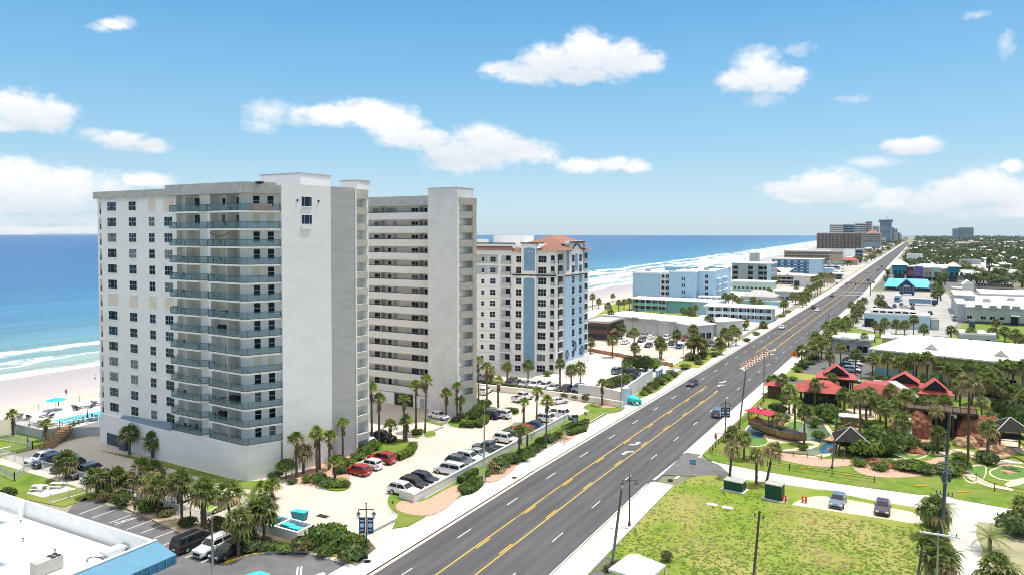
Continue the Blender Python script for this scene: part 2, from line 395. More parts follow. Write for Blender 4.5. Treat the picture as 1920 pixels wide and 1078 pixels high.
# --- sea
def seamat():
 m = bpy.data.materials.new('sea_water'); m.use_nodes = True; nt = m.node_tree; N = nt.nodes; L = nt.links
 b = N['Principled BSDF']; b.inputs['Roughness'].default_value = .35; b.inputs['Specular IOR Level'].default_value = .12
 uv = N.new('ShaderNodeUVMap'); uv.uv_map = 'sea'; sp = N.new('ShaderNodeSeparateXYZ'); L.new(uv.outputs['UV'], sp.inputs['Vector'])
 tc = N.new('ShaderNodeTexCoord')
 def mth(op, a, b_=None, c=None, clamp=False):
  n = N.new('ShaderNodeMath'); n.operation = op; n.use_clamp = clamp
  for i, x in enumerate((a, b_, c)):
   if x is None: continue
   if hasattr(x, 'links'): L.new(x, n.inputs[i])
   else: n.inputs[i].default_value = x
  return n.outputs[0]
 def noise(sx, sy, sc, det=6, rough=.6):
  mp = N.new('ShaderNodeMapping'); mp.inputs['Scale'].default_value = (sx, sy, 1); L.new(tc.outputs['Object'], mp.inputs['Vector'])
  n = N.new('ShaderNodeTexNoise'); n.inputs['Scale'].default_value = sc; n.inputs['Detail'].default_value = det; n.inputs['Roughness'].default_value = rough
  L.new(mp.outputs['Vector'], n.inputs['Vector']); return n.outputs['Fac']
 d = mth('MULTIPLY', sp.outputs['X'], 1000.0)         # metres from the waterline
 big = noise(1, .25, .012, 5); mid = noise(1, .3, .06, 7); fine = noise(1, .55, .35, 8, .75)
 dc = mth('MULTIPLY_ADD', mth('SUBTRACT', big, .5), 90.0, d)
 lg = mth('LOGARITHM', mth('MAXIMUM', mth('ADD', dc, 12.0), 3.0), 10.0)
 cr = N.new('ShaderNodeValToRGB'); mr = mth('DIVIDE', lg, 4.0); L.new(mr, cr.inputs['Fac']); e = cr.color_ramp.elements
 e[0].position = .27; e[0].color = (.33,.36,.29,1); e[1].position = .93; e[1].color = (.010,.085,.235,1)
 for p, c in ((.37,(.21,.32,.31)),(.46,(.12,.25,.30)),(.545,(.055,.185,.30)),(.64,(.028,.13,.27)),(.76,(.015,.095,.245))):
  q = e.new(p); q.color = (*c, 1)
 # swell's light and dark put into the colour as streaks
 st = noise(1, .09, .06, 9, .72)
 hv = N.new('ShaderNodeHueSaturation'); L.new(cr.outputs['Color'], hv.inputs['Color'])
 L.new(mth('MULTIPLY_ADD', mth('SUBTRACT', st, .5), 1.5, 1.0), hv.inputs['Value'])
 foam = None
 far = mth('MULTIPLY', mth('SUBTRACT', sp.outputs['Y'], .15), 2.2, clamp=True)
 for c, w, amp, thr, dens in ((4, 5, 15, .44, 1.0),(46, 5.5, 28, .50, 1.0),(22, 5, 34, .64, .7),(72, 6, 40, .52, .9),(96, 8, 40, .55, .9)):
  x = mth('MULTIPLY_ADD', mth('SUBTRACT', mid, .5), amp*2, mth('SUBTRACT', d, c))
  g = mth('SUBTRACT', 1.0, mth('DIVIDE', mth('ABSOLUTE', x), w*1.5), clamp=True)
  if c > 60: g = mth('MULTIPLY', g, far)
  k = mth('MULTIPLY', g, mth('MULTIPLY', mth('SUBTRACT', mth('ADD', fine, mth('MULTIPLY', g, .30)), thr), 5.0, clamp=True))
  k = mth('MULTIPLY', k, dens*1.8, clamp=True)
  foam = k if foam is None else mth('MAXIMUM', foam, k)
 # broad white surf farther down the coast
 zone = mth('MULTIPLY', mth('SUBTRACT', 1.0, mth('DIVIDE', mth('ABSOLUTE', mth('SUBTRACT', d, 42.0)), 55.0), clamp=True), far)
 k = mth('MULTIPLY', mth('SUBTRACT', mth('ADD', mid, mth('MULTIPLY', zone, .22)), .60), 7.0, clamp=True)
 foam = mth('MAXIMUM', foam, mth('MULTIPLY', k, mth('MULTIPLY', zone, 1.6, clamp=True)))
 # small white caps
 cap = mth('MULTIPLY', mth('SUBTRACT', noise(1, .3, .22, 6, .7), .735), 14.0, clamp=True)
 foam = mth('MAXIMUM', foam, mth('MULTIPLY', cap, .35))
 mx = N.new('ShaderNodeMix'); mx.data_type = 'RGBA'; L.new(foam, mx.inputs['Factor']); L.new(hv.outputs['Color'], mx.inputs['A']); mx.inputs['B'].default_value = (.78,.79,.79,1)
 L.new(mx.outputs['Result'], b.inputs['Base Color'])
 L.new(mth('MULTIPLY_ADD', foam, .5, .35), b.inputs['Roughness'])
 bp = N.new('ShaderNodeBump'); bp.inputs['Strength'].default_value = .5; bp.inputs['Distance'].default_value = .8
 L.new(mth('ADD', mth('MULTIPLY', noise(1, .2, .12, 6), 1.6), mth('MULTIPLY', fine, .35)), bp.inputs['Height']); L.new(bp.outputs['Normal'], b.inputs['Normal'])
 return m
strip_mesh('sea', [(-14000,-4),(-6000,-4),(-2500,-4),(-1000,-4),(-400,-4),(-160,-4),(-60,-4),(0,-4),(14,-3.95)], seamat(), 'sea')
sheet('river', px([(1690,444.6),(1800,445.6),(2300,448.5),(2300,442.2),(1690,442.2)], .3), .3, mat('river_water', (.16,.26,.36), .3, .1, .002, spec=.3))
# --- road
RY = [-80,0,40,80,100,140,180,240,300,360,420,480,560,660,780,900,1100,1400,1800,2300,3200]
XL, XR = -51.4, -33.5
def road_strip(mb, x0, x1, z, m, y0=-80, y1=3200):
 ys = [y0]+[y for y in RY if y0 < y < y1]+[y1]
 for a, b in zip(ys, ys[1:]):
  mb.poly([(x0+road_dx(a),a,z),(x1+road_dx(a),a,z),(x1+road_dx(b),b,z),(x0+road_dx(b),b,z)], m)
mb = MB(); road_strip(mb, XL-.3, XR+.3, .0, M['asphalt']); struct('road', mb)
mb = MB()
for x in (-44.95, -41.2): road_strip(mb, x-.07, x+.07, .006, M['paint_yellow'], -60, 176 if x < -44 else 172)
for x in (-44.95, -41.2): road_strip(mb, x-.07, x+.07, .006, M['paint_yellow'], 232, 900)
for i in range(60):                                            # the broken inner yellow lines
 y = -50+i*12.2
 if 170 < y < 235: continue
 for x in (-44.62, -41.53): road_strip(mb, x-.07, x+.07, .006, M['paint_yellow'], y, y+3.1)
for i in range(70):
 y = 61.2-48.8+i*12.2
 for x, o in ((-48.15, 0), (-37.6, 4.5)): road_strip(mb, x-.06, x+.06, .006, M['paint_white'], y+o, y+o+3.1)
road_strip(mb, XR-.75, XR-.6, .006, M['paint_white'], 10, 103)
# stop bars, crossing lines at the side street
for a in ([(1223,899),(1229,899),(1304,838),(1300,838)], [(1264,897),(1270,897),(1325,846),(1321,846)]): mb.poly(px(a, .006), M['paint_white'])
mb.poly(px([(1322,885),(1331,884),(1350,862),(1337,862)], .03), M['paint_white'])
def arrow(mb, cx, cy, flip):
 s = 1 if flip else -1
 q = [(0,0),(.9,-.55),(.9,-.2),(1.9,-.25),(2.7,.35),(2.9,1.3),(2.4,1.3),(2.1,.65),(1.6,.28),(.9,.25),(.9,.6)]
 q = [(cx+s*(b-.2)*.85, cy+s*a*.95-s*1.4) for a, b in q]
 mb.poly([(x, y, .007) for x, y in (q if s*1 > 0 else q)], M['paint_white'])
for (u, v, f) in ((1193,831,False),(1174,848,True),(1357,715,False),(1350,722,True),(1452,656,False),(1445,664,True)):
 p = at(u, v); arrow(mb, p.x, p.y, f)
# cross walk far down the road
for k in range(2):
 p = at(1566+0*k, 552-6*k)
 mb.poly([(XL+7,p.y,.006),(XR+6.5,p.y,.006),(XR+6.5,p.y+1.2,.006),(XL+7,p.y+1.2,.006)], M['paint_white'])
struct('road_marking', mb)
mb = MB(); _r = random.Random(4); pm = mat('asphalt_patch', (.07,.068,.072), .85, .15, .6, .2, 12)
for i in range(26):
 y = _r.uniform(58,420); x = _r.uniform(XL+.6,XR-3)+road_dx(y); a, b = _r.uniform(.8,2.6), _r.uniform(1.5,9)
 if i % 3: mb.tube([(x+_r.uniform(-.3,.3)+k*.1*_r.uniform(-1,1), y+k*b*.4, .003) for k in range(8)], .03, 3, pm)
 else: mb.poly([(x,y,.0025),(x+a,y,.0025),(x+a,y+b,.0025),(x,y+b,.0025)], pm)
struct('road_patch', mb)
# --- pavements with kerbs
def pave(name, x0, x1, y0, y1, kerb_at):
 mb = MB(); ys = [y0]+[y for y in RY if y0 < y < y1]+[y1]
 for a, b in zip(ys, ys[1:]):
  da, db = road_dx(a), road_dx(b)
  mb.prism([(x0+da,a),(x1+da,a),(x1+db,b),(x0+db,b)], -.05, .13, M['pavement'])
  ka, kb = (kerb_at-.09, kerb_at+.09)
  mb.prism([(ka+da,a),(kb+da,a),(kb+db,b),(ka+db,b)], -.05, .15, M['concrete_pale'])
 for i in range(int((y1-y0)/1.8)):                         # expansion joints
  y = y0+i*1.8; d = road_dx(y)
  if y < 240: mb.poly([(x0+d+.05,y,.134),(x1+d-.15,y,.134),(x1+d-.15,y+.035,.134),(x0+d+.05,y+.035,.134)], M['roof_grey'])
 return struct(name, mb)
pave('pavement', XL-3.6, XL, -80, 3000, XL-.09)
pave('pavement', XR, XR+3.0, -80, 104, XR+.09)
pave('pavement', XR, XR+2.6, 120.5, 188, XR+.09)
pave('pavement', XR, XR+2.6, 193, 3000, XR+.09)
# gutter pan beside each kerb
mb = MB(); road_strip(mb, XL+.02, XL+.5, .004, M['concrete'], -80, 1200); road_strip(mb, XR-.5, XR-.02, .004, M['concrete'], -80, 104); road_strip(mb, XR-.5, XR-.02, .004, M['concrete'], 120, 1200)
struct('gutter', mb)
# --- left side: lots
ZL = .10
sheet('parking_lot', rect(-131,-55.0,61.3,164), ZL, M['concrete'])
sheet('parking_lot', rect(-131,-55.0,164,211), ZL-.02, M['concrete_pale'])
sheet('asphalt_lot', px([(20,1100),(135,948),(160,932),(330,992),(420,1052),(470,1040),(560,1034),(640,1044),(676,1060),(560,1200),(150,1200)], .06), .06, M['asphalt_old'])
sheet('sand_lot', [(-131,211.5),(-55.0,211.5),(-55.0,226),(-131,232)], .05, M['dirt'])
sheet('motel_yard', [(-140,232.5),(-54,226.5),(-54,500),(-112,500),(-140,470)], .03, M['concrete_pale'])
sheet('far_yard', [(-128,501),(-50,501),(-46,1200),(-128,1200)], .03, mat('far_yard', (.42,.39,.34), .9, .2, .03, 0, dirt=.6, dirtcol=(.16,.18,.09)))
sheet('lawn', [(-122,296),(-83,296),(-84,328),(-119,333)], .10, M['lawn'])
sheet('lawn', px([(1100,602),(1150,570),(1190,560),(1187,582),(1130,610)], .1), .11, M['rough'])
# parking stripes on the concrete
mb = MB()
for i in range(13):
 y = 80+i*2.75
 mb.poly([(-64.6,y,ZL+.005),(-59.8,y,ZL+.005),(-59.8,y+.12,ZL+.005),(-64.6,y+.12,ZL+.005)], M['paint_white'])
for i in range(9):
 y = 120+i*2.75
 mb.poly([(-64.6,y,ZL+.005),(-60,y,ZL+.005),(-60,y+.12,ZL+.005),(-64.6,y+.12,ZL+.005)], M['paint_white'])
for a, b in (((149,963),(193,947)),((173,970),(219,954)),((204,980),(250,963)),((216,983),(264,967)),((238,992),(286,974)),((263,999),(312,981)),((289,1008),(341,989)),((306,1021),(346,1008)),((326,1032),(352,1020)),((347,1045),(385,1029)),((377,1054),(415,1037)),((214,979),(236,976)),((228,976),(256,969))):
 p, q = at(*a, .066), at(*b, .066); n = Vector((-(q-p).y,(q-p).x,0)).normalized()*.06; mb.poly([p-n, q-n, q+n, p+n], M['paint_white'])
for x in (-124,-118,-112,-106,-100,-94,-88,-82,-76,-70,-64.8): mb.poly([(x,61.5,ZL+.004),(x+.05,61.5,ZL+.004),(x+.05,163,ZL+.004),(x,163,ZL+.004)], M['roof_grey'])
for i in range(17): y = 64+i*6; mb.poly([(-130,y,ZL+.0055),(-55.2,y,ZL+.0055),(-55.2,y+.05,ZL+.0055),(-130,y+.05,ZL+.0055)], M['roof_grey'])
for a in ([(557,1062),(560,1062),(557,1090),(553,1090)],[(564,1061),(567,1061),(564,1090),(560,1090)],[(588,1078),(606,1072),(612,1075),(594,1082)]): mb.poly(px(a, .066), M['paint_white'])
struct('lot_marking', mb)
# driveway marks: wide white bar and slotted drain by the entrance
mb = MB(); mb.poly(px([(696,1016),(738,996),(740,1000),(700,1021)], .136), M['paint_white']); struct('stop_bar', mb)
def slot_drain(a, b, label):
 p, q = at(*a, ZL), at(*b, ZL); d = (q-p).normalized(); n = Vector((-d.y, d.x, 0))
 mb = MB(); mb.obox(p, d, n, (q-p).length, .75, ZL-.1, ZL+.012, M['concrete_pale']); mb.obox(p+n*.14, d, n, (q-p).length, .2, ZL-.1, ZL+.018, M['dark']); mb.obox(p+n*.44, d, n, (q-p).length, .2, ZL-.1, ZL+.018, M['dark'])
 tag(mb.build('trench_drain'), label, 'drain', 'trench drains')
slot_drain((683,1008),(752,973), 'long slotted drain across the near parking entrance')
slot_drain((1098,790),(1122,777), 'short slotted drain across the far parking entrance')
slot_drain((784,822),(835,800), 'slotted drain between the two small palm islands')
def grate(u, v, label, w=1.3):
 p = at(u, v, ZL); mb = MB()
 mb.box(-w/2,w/2,-.45,.45,-.05,.012,M['metal_dark'])
 for i in range(7): mb.box(-w/2+.1+i*w/7.6, -w/2+.18+i*w/7.6, -.38,.38,.012,.03,M['black'])
 tag(mb.build('drain_grate', loc=p), label, 'drain', 'drain grates')
grate(605,967, 'dark grate in the concrete by the dumpster enclosure', 1.7)
grate(1038,767, 'small grate in the far end of the parking lot')
def manhole(u, v, label, z=.134):
 p = at(u, v, z); mb = MB(); mb.cyl(0,0,-.02,.012,.42,16,M['metal_dark']); mb.cyl(0,0,.012,.02,.34,16,M['black'])
 tag(mb.build('manhole_cover', loc=p), label, 'manhole cover', 'manhole covers')
manhole(964,895, 'manhole cover in the pavement beside the long planter'); manhole(689,1052, 'manhole cover at the foot of the banner lamp'); manhole(1257,899, 'manhole cover at the kerb ramp of the side street')
# --- planted strips
def bed(pts, z, m, name='lawn', edge=None):
 if edge:
  c = sum((Vector((p[0], p[1])) for p in pts), Vector((0,0)))/len(pts)
  q = [(c.x+(p[0]-c.x)*(1+edge/max(.5, math.hypot(p[0]-c.x, p[1]-c.y))), c.y+(p[1]-c.y)*(1+edge/max(.5, math.hypot(p[0]-c.x, p[1]-c.y)))) for p in pts]
  mb = MB(); mb.prism(q, -.05, z-.03, M['concrete_pale']); struct('kerb', mb)
 sheet(name, pts, z, m, thick=.12)
bed([(-60.9,79.3),(-56.6,71.5),(-55.3,73),(-55.15,80),(-55.3,100),(-55.3,120),(-55.4,139),(-58.5,139.5),(-59.4,128),(-59.3,100),(-59,82)], .19, M['lawn2'])
bed(rnd_poly(px([(724,945),(730,925),(760,925),(800,945),(830,962),(790,970),(745,968)], .1)), .205, M['lawn2'], edge=.18)
bed(rnd_poly(px([(738,950),(752,936),(790,944),(855,905),(872,918),(835,955),(800,968),(755,962)], .22), 2), .235, M['mulch'], 'mulch_bed')
bed(rnd_poly(px([(900,900),(925,880),(950,868),(975,870),(930,905)], .22), 2), .235, M['mulch'], 'mulch_bed')
bed(rnd_poly(px([(1040,825),(1060,812),(1085,812),(1062,830)], .22), 2), .235, M['mulch'], 'mulch_bed')
# island by the first tower, islands between the towers
bed(rnd_poly(px([(505,900),(560,888),(600,872),(640,850),(690,830),(700,850),(655,888),(657,908),(640,917),(590,912),(540,903)], .1), 2), .2, M['mulch'], 'mulch_bed', edge=.18)
bed(rnd_poly(px([(600,915),(640,921),(658,912),(654,896),(630,893)], .2), 2), .24, M['lawn2'])
bed(rnd_poly(px([(680,845),(705,818),(745,822),(776,830),(778,845),(755,862),(720,866),(690,862)], .1), 2), .22, M['lawn2'], edge=.2)
bed(rnd_poly(px([(770,815),(778,808),(790,808),(792,818),(778,822)], .1), 2), .2, M['lawn2'], edge=.15)
bed(rnd_poly(px([(793,817),(800,808),(815,808),(819,816),(803,820)], .1), 2), .2, M['lawn2'], edge=.15)
bed(px([(801,786),(833,795),(828,798),(797,790)], .1), .2, M['lawn2'])
bed(rnd_poly(px([(836,797),(850,780),(870,775),(900,770),(912,790),(905,800),(860,802)], .1), 2), .22, M['lawn2'], edge=.2)
bed(rnd_poly(px([(945,770),(955,762),(975,768),(973,778),(950,778)], .1), 2), .22, M['lawn2'], edge=.15)
bed(rnd_poly(px([(1090,764),(1108,755),(1150,757),(1178,763),(1152,777),(1110,772)], .1), 2), .2, M['lawn2'], edge=.15)
bed(rnd_poly(px([(1112,761),(1120,754),(1160,757),(1170,762),(1140,765)], .2), 2), .235, M['mulch'], 'mulch_bed')
bed(px([(1166,760),(1230,735),(1262,712),(1278,700),(1240,700),(1205,718),(1200,735)], .1), .2, M['lawn2'])
bed(px([(1252,690),(1310,690),(1335,672),(1365,655),(1330,652),(1285,672)], .1), .14, M['rough'])
bed(px([(190,845),(330,880),(440,915),(500,905),(505,900),(465,902),(440,900),(310,866)], .1), .17, M['lawn2'])
bed(px([(448,915),(505,898),(520,902),(480,918)], .1), .18, M['lawn2'])
# strip between the two lots: sandy planting bed
bed([(-104.5,61.0),(-98,60.2),(-84,58.6),(-72.5,57.0),(-71,59.2),(-74,61.2),(-85,61.6),(-103,62.6)], .16, mat('planter_sand', (.42,.35,.25), .95, .25, .8, .6, 5), 'planting_bed')
bed(px([(425,1052),(470,1037),(560,1031),(640,1040),(672,1056),(690,1040),(705,1028),(690,1010),(660,1000),(590,1025),(500,1000),(450,985),(430,1000)], .1), .17, mat('planter_soil', (.12,.10,.06), .95, .3, .8, .6, 5), 'planting_bed')
mb = MB()
kl = px([(423,1056),(434,1052),(446,1048),(470,1041),(500,1036.5),(530,1034.5),(560,1034.5),(590,1036),(620,1040),(645,1048),(662,1056)], .1)
for i, (a, b) in enumerate(zip(kl, kl[1:])):
 d = (b-a).normalized(); n = Vector((-d.y, d.x, 0))
 mb.obox(a, d, n, (b-a).length, .22, -.02, .25, M['paint_yellow'] if i in (0,1,8,9) else M['concrete_pale'], M['paint_yellow'])
struct('kerb', mb)
# dog run and pool-side lawns on the far left
bed(px([(-60,960),(-60,830),(30,812),(110,823),(118,850),(72,862),(190,920),(180,932),(118,950),(45,935)], 0), .06, M['lawn'])
bed(px([(50,924),(78,910),(95,915),(118,909),(142,917),(80,932)], .06), .10, M['white'], 'white_pad')
# --- right side
UPE = [(1350,868),(1415,880.6),(1467,889.5),(1562,905),(1617,913),(1720,927),(1777,931),(1799,937),(1912,957),(2100,990)]
LOE = [(1340,892),(1389.5,899),(1467,908),(1526,917),(1558,920),(1585,928),(1643,940),(1720,952),(1738,960)]
GVL = [(1784,972),(1777,1003),(1793,1039),(1780,1090),(1760,1200)]; GVR = [(1870,1200),(1842,1080),(1837,1061),(1843,1032),(1830,1003),(1832,980)]; GRE = [(1920,985),(2100,1020)]
mid_street = mat('worn_concrete', (.50,.485,.46), .9, .1, .3, .15, 6, dirt=.6, dirtcol=(.42,.40,.37))
sheet('side_street', px([(1300,884),(1310,862)]+UPE+GRE[::-1]+GVR[::-1]+GVL[::-1]+LOE[::-1]), .045, mid_street)
sheet('side_street', [(-33.4,107.6),(-26,111.0),(-24,112.6),(-27,117.0),(-33.4,120.6)], .052, M['asphalt_old'])
NEARL = [Vector((-30.4,40,0)),Vector((-30.4,103.5,0))]+px([(1300,894),(1325,891)]+LOE+GVL)+[Vector((-2,40,0))]
sheet('lawn', NEARL, .09, M['rough'])
sheet('dirt_patch', rnd_poly(px([(1478,945),(1530,925),(1640,945),(1740,965),(1735,985),(1660,972),(1590,962),(1500,948)], .095), 2), .097, M['dirt'])
sheet('lawn', px(GVR+[(1835,979)]+GRE)+[Vector((60,60,0))], .08, mat('thin_lawn', (.26,.25,.14), .95, scale=.4, col2=(.36,.33,.22), bump=.4, dirt=.8, dirtcol=(.12,.17,.04)))
sheet('lawn', [Vector((-30.6,121,0))]+px([(1328,862)]+UPE)+[Vector((60,190,0)),Vector((-22,190,0)),Vector((-30.6,188,0))], .085, M['lawn2'])
for k, (u, v) in enumerate(((1325,941),(1332,949))): pass
sheet('side_street', [(-33.4,188),(-22,190.2),(0,190.2),(80,191),(80,196),(0,195),(-22,194.6),(-33.4,194)], .05, M['asphalt_old'])
sheet('lawn', [(-30.8,194.2),(-22,195),(80,197),(80,203),(-8,203),(-27.8,205),(-27.8,262),(-30.0,262)], .07, M['rough'])
sheet('parking_lot', [(-27.6,205.2),(-9.4,203.6),(-9.4,252),(-17,254),(-27.0,250)], .08, M['asphalt_old'])
sheet('lawn', [(-28,263),(60,250),(80,365),(18,352),(12,300),(-12,301),(-26.5,318)], .06, M['lawn'])
sheet('parking_lot', [(-26,320),(-12,301.5),(11,301),(16,352),(18,480),(18,520),(-24,512)], .08, mat('pale_asphalt', (.36,.35,.34), .9, .12, .15, .1, dirt=.5, dirtcol=(.22,.22,.22)))
sheet('far_yard', [(-22,560),(60,560),(60,760),(-22,760)], .05, M['asphalt_old'])
# ================================================================ building helpers
class Facade:
 "vertical plane from A to B (ground points), outward normal to the right of A->B"
 def __init__(s, A, B):
  s.A = Vector((A[0], A[1])); s.B = Vector((B[0], B[1])); s.L = (s.B-s.A).length
  s.d = (s.B-s.A)/s.L; s.n = Vector((s.d.y, -s.d.x))
 def s(s_, u):
  a = ray(u, 470); b = ray(u, 600); q = a.cross(b)
  # plane q . (p - cam) = 0, evaluated at mid height
  c = q.x*s_.A.x + q.y*s_.A.y + q.z*(20-CAM_H); k = q.x*s_.d.x + q.y*s_.d.y
  return -c/k
 def p(s_, s, o=0.0):
  w = s_.A + s_.d*s + s_.n*o; return w
 def z(s_, u, v):
  w = s_.p(s_.s(u)); return height(v, w.x, w.y)
 def box(s_, mb, s0, s1, z0, z1, o0, o1, m, top=None):
  q = [s_.p(s0,o0), s_.p(s1,o0), s_.p(s1,o1), s_.p(s0,o1)]
  mb.prism([(a.x, a.y) for a in q], z0, z1, m, top)
GL = ['glass','glass','glass','glass','glass2','glass2','glass3']
_grnd = random.Random(5)
def window(f, par, s0, s1, z0, z1, cols=(1,1), rows=2, g=None, fr='frame', name='window', off=.0, sill=True, bar=.055, big=()):
 "framed window: proud frame, dark panes, sill"
 mb = MB(); gm = M[g or _grnd.choice(GL)]
 f.box(mb, s0, s1, z0, z1, off, off+.05, M[fr])
 if sill: f.box(mb, s0-.06, s1+.06, z0-.1, z0-.004, off, off+.12, M[fr])
 w = s1-s0-bar*(len(cols)+1); tot = sum(cols); x = s0+bar
 for i, c in enumerate(cols):
  cw = w*c/tot; n = 1 if i in big else rows
  h = (z1-z0-bar*(n+1))/n
  for k in range(n):
   zz = z0+bar+k*(h+bar)
   f.box(mb, x, x+cw, zz, zz+h, off+.045, off+.065, gm)
  x += cw+bar
 return mb.build(name, parent=par, world=True)
def panel(f, par, s0, s1, z0, z1, m, name='shutter', o=.05, off=0.0):
 mb = MB(); f.box(mb, s0, s1, z0, z1, off, off+o, m); return mb.build(name, parent=par, world=True)
def part(par, name, fn):
 mb = MB(); fn(mb); return mb.build(name, parent=par, world=True)
def rot90(pts): return pts
def bldg(name, label, cat, pts, h, wall, roof, z0=-.02, over=.0, par_h=.35, group=None, flat=True, roof_t=.3):
 "polygon building: wall mesh and roof mesh; returns root and facades by edge"
 a = sum(pts[i][0]*pts[(i+1)%len(pts)][1]-pts[(i+1)%len(pts)][0]*pts[i][1] for i in range(len(pts)))
 if a < 0: pts = pts[::-1]
 c = (sum(p[0] for p in pts)/len(pts), sum(p[1] for p in pts)/len(pts))
 root = thing(name, label, cat, (c[0], c[1], 0), 0, group)
 part(root, 'wall', lambda mb: mb.prism(pts, z0, h, wall))
 if flat:
  q = [(c[0]+(p[0]-c[0])*(1+over/max(1,abs(p[0]-c[0])+.01)), c[1]+(p[1]-c[1])*(1+over/max(1,abs(p[1]-c[1])+.01))) for p in pts]
  def rf(mb):
   mb.prism(q, h+.003, h+roof_t, roof)
   if par_h:
    for i in range(len(q)):
     A = Vector(q[i]); B = Vector(q[(i+1)%len(q)]); d = (B-A).normalized(); n = Vector((-d.y, d.x))
     mb.obox(A, d, n, (B-A).length, .25, h+roof_t+.002, h+roof_t+par_h, roof)
  part(root, 'roof', rf)
 fs = [Facade(pts[i], pts[(i+1)%len(pts)]) for i in range(len(pts))]
 return root, fs
def grid(f, par, n, nf, z0, fh, w, h, s0=None, s1=None, cols=(1,1), rows=1, g=None, sill=False, name='window', fr='frame', skip=()):
 s0 = .8 if s0 is None else s0; s1 = f.L-.8 if s1 is None else s1
 st = (s1-s0)/n
 for k in range(nf):
  for i in range(n):
   if (i, k) in skip: continue
   c = s0+st*(i+.5)
   window(f, par, c-w/2, c+w/2, z0+k*fh, z0+k*fh+h, cols, rows, g, fr, name, sill=sill)
def bands(f, par, nf, z0, fh, h, m, s0=.3, s1=None, name='window_band', o=.08):
 for k in range(nf):
  panel(f, par, s0, (s1 or f.L-.3), z0+k*fh, z0+k*fh+h, m, name, o)
def balconies(f, par, nf, z0, fh, s0, s1, slab, rail, depth=1.3, name='balcony', rh=1.0):
 for k in range(nf):
  z = z0+k*fh
  part(par, name, lambda mb: (f.box(mb, s0, s1, z-.2, z, .01, depth, slab), f.box(mb, s0+.03, s1-.03, z+.02, z+rh, depth-.08, depth-.03, rail)))
def gable(par, x0, x1, y0, y1, z, rise, m, over=.4, along='x', name='roof', hip=0.0, thick=.12):
 "gable or hip roof over a rectangle"
 x0 -= over; x1 += over; y0 -= over; y1 += over
 if along == 'x':
  ym = (y0+y1)/2; r = [(x0+hip,ym,z+rise),(x1-hip,ym,z+rise)]
  A, B, Cc, D = (x0,y0,z),(x1,y0,z),(x1,y1,z),(x0,y1,z)
  fs = [[A,B,r[1],r[0]],[Cc,D,r[0],r[1]],[B,Cc,r[1]],[D,A,r[0]]]
 else:
  xm = (x0+x1)/2; r = [(xm,y0+hip,z+rise),(xm,y1-hip,z+rise)]
  A, B, Cc, D = (x0,y0,z),(x1,y0,z),(x1,y1,z),(x0,y1,z)
  fs = [[D,A,r[0],r[1]],[B,Cc,r[1],r[0]],[A,B,r[0]],[Cc,D,r[1]]]
 def fn(mb):
  for q in fs: mb.poly(q, m)
  mb.prism([(A[0],A[1]),(B[0],B[1]),(Cc[0],Cc[1]),(D[0],D[1])], z-thick, z-.004, m)
 return part(par, name, fn)
def seams(par, quad, n, m, name='seam', h=.07):
 "standing seams on a sloped roof face; quad = eave left, eave right, ridge right, ridge left"
 a, b, c, d = [Vector(q) for q in quad]
 def fn(mb):
  up = (b-a).cross(d-a).normalized()
  for i in range(1, n):
   t = i/n; p = a.lerp(b, t); q = d.lerp(c, t); e = (b-a).normalized()*.055
   mb.add([p-e, p+e, q+e, q-e, p-e+up*h, p+e+up*h, q+e+up*h, q-e+up*h], [[4,5,6,7],[0,4,7,3],[1,2,6,5],[0,1,5,4],[2,3,7,6]], m)
 return part(par, name, fn)
# ================================================================ first tower (balconies)
FZ0, FH = 5.2, 2.68
T1 = thing('condo_tower', 'nearest tall white condo tower with teal glass balconies and a grey side strip', 'building', (-104, 88, 0))
W0 = Vector((-83.9,79.6)); W1 = Vector((-82.1, on_x(622,-82.1))); W2 = Vector((-81.2, on_x(665,-81.2))); W3 = Vector((-80.9, on_x(692,-80.9)))
front = [(-125.9,76.9),(-104.6,76.9),(-104.6,77.75),(-98.3,77.75),(-98.3,76.4),(-95.9,76.4),(-95.9,77.95),(-89.7,77.95),(-89.7,76.7),(-87.3,76.5),(-84.85,79.95)]
west = [tuple(W0),tuple(W1),tuple(W2),(W2.x-1.7,W2.y+.3),(W3.x-1.5,W3.y-.5),(W3.x,W3.y-.35),tuple(W3),(on_y(691.5,W3.y+5)-.2,W3.y+5),(-126.2,W3.y+5),(-126.6,80),(-126.2,78)]
part(T1, 'wall', lambda mb: mb.prism(front+west, -.05, 42.88, M['stucco']))
pod = [(-125.6,76.62),(-105.65,75.2),(-96.9,74.95),(-88.7,74.75),(-86.5,75.0),(-84.1,79.3),(-84.9,79.7),(-88,77.2),(-104.5,77.0),(-125.6,77.1)]
part(T1, 'podium', lambda mb: mb.prism(pod, -.05, FZ0-.01, M['stucco']))
def ledge(mb):
 a = [(-119.2,76.15),(-104.6,75.15),(-104.6,76.89),(-119.2,76.89)]
 mb.add([(x,y,5.2) for x,y in a]+[(a[3][0],a[3][1],5.6),(a[2][0],a[2][1],6.0)], [[0,1,5,4],[0,4,3],[1,2,5],[0,3,2,1]], mat('ledge_slate', (.17,.23,.30), .6, .08, 1))
part(T1, 'ledge', ledge)
rf = [(-126.35,76.4),(-105.2,76.4),(-104.4,74.8),(-96.6,74.7),(-88.4,74.5),(-86.4,74.7),(-84.3,79.0)]+[(W0.x-.02,W0.y),(W1.x-.02,W1.y),(W2.x-.02,W2.y),(W3.x-.02,W3.y),(on_y(691.5,W3.y+5.2)-.2,W3.y+5.2),(-126.35,W3.y+5.2)]
part(T1, 'roof', lambda mb: (mb.prism(rf, 42.885, 44.1, M['fascia'], M['roof_grey'])))
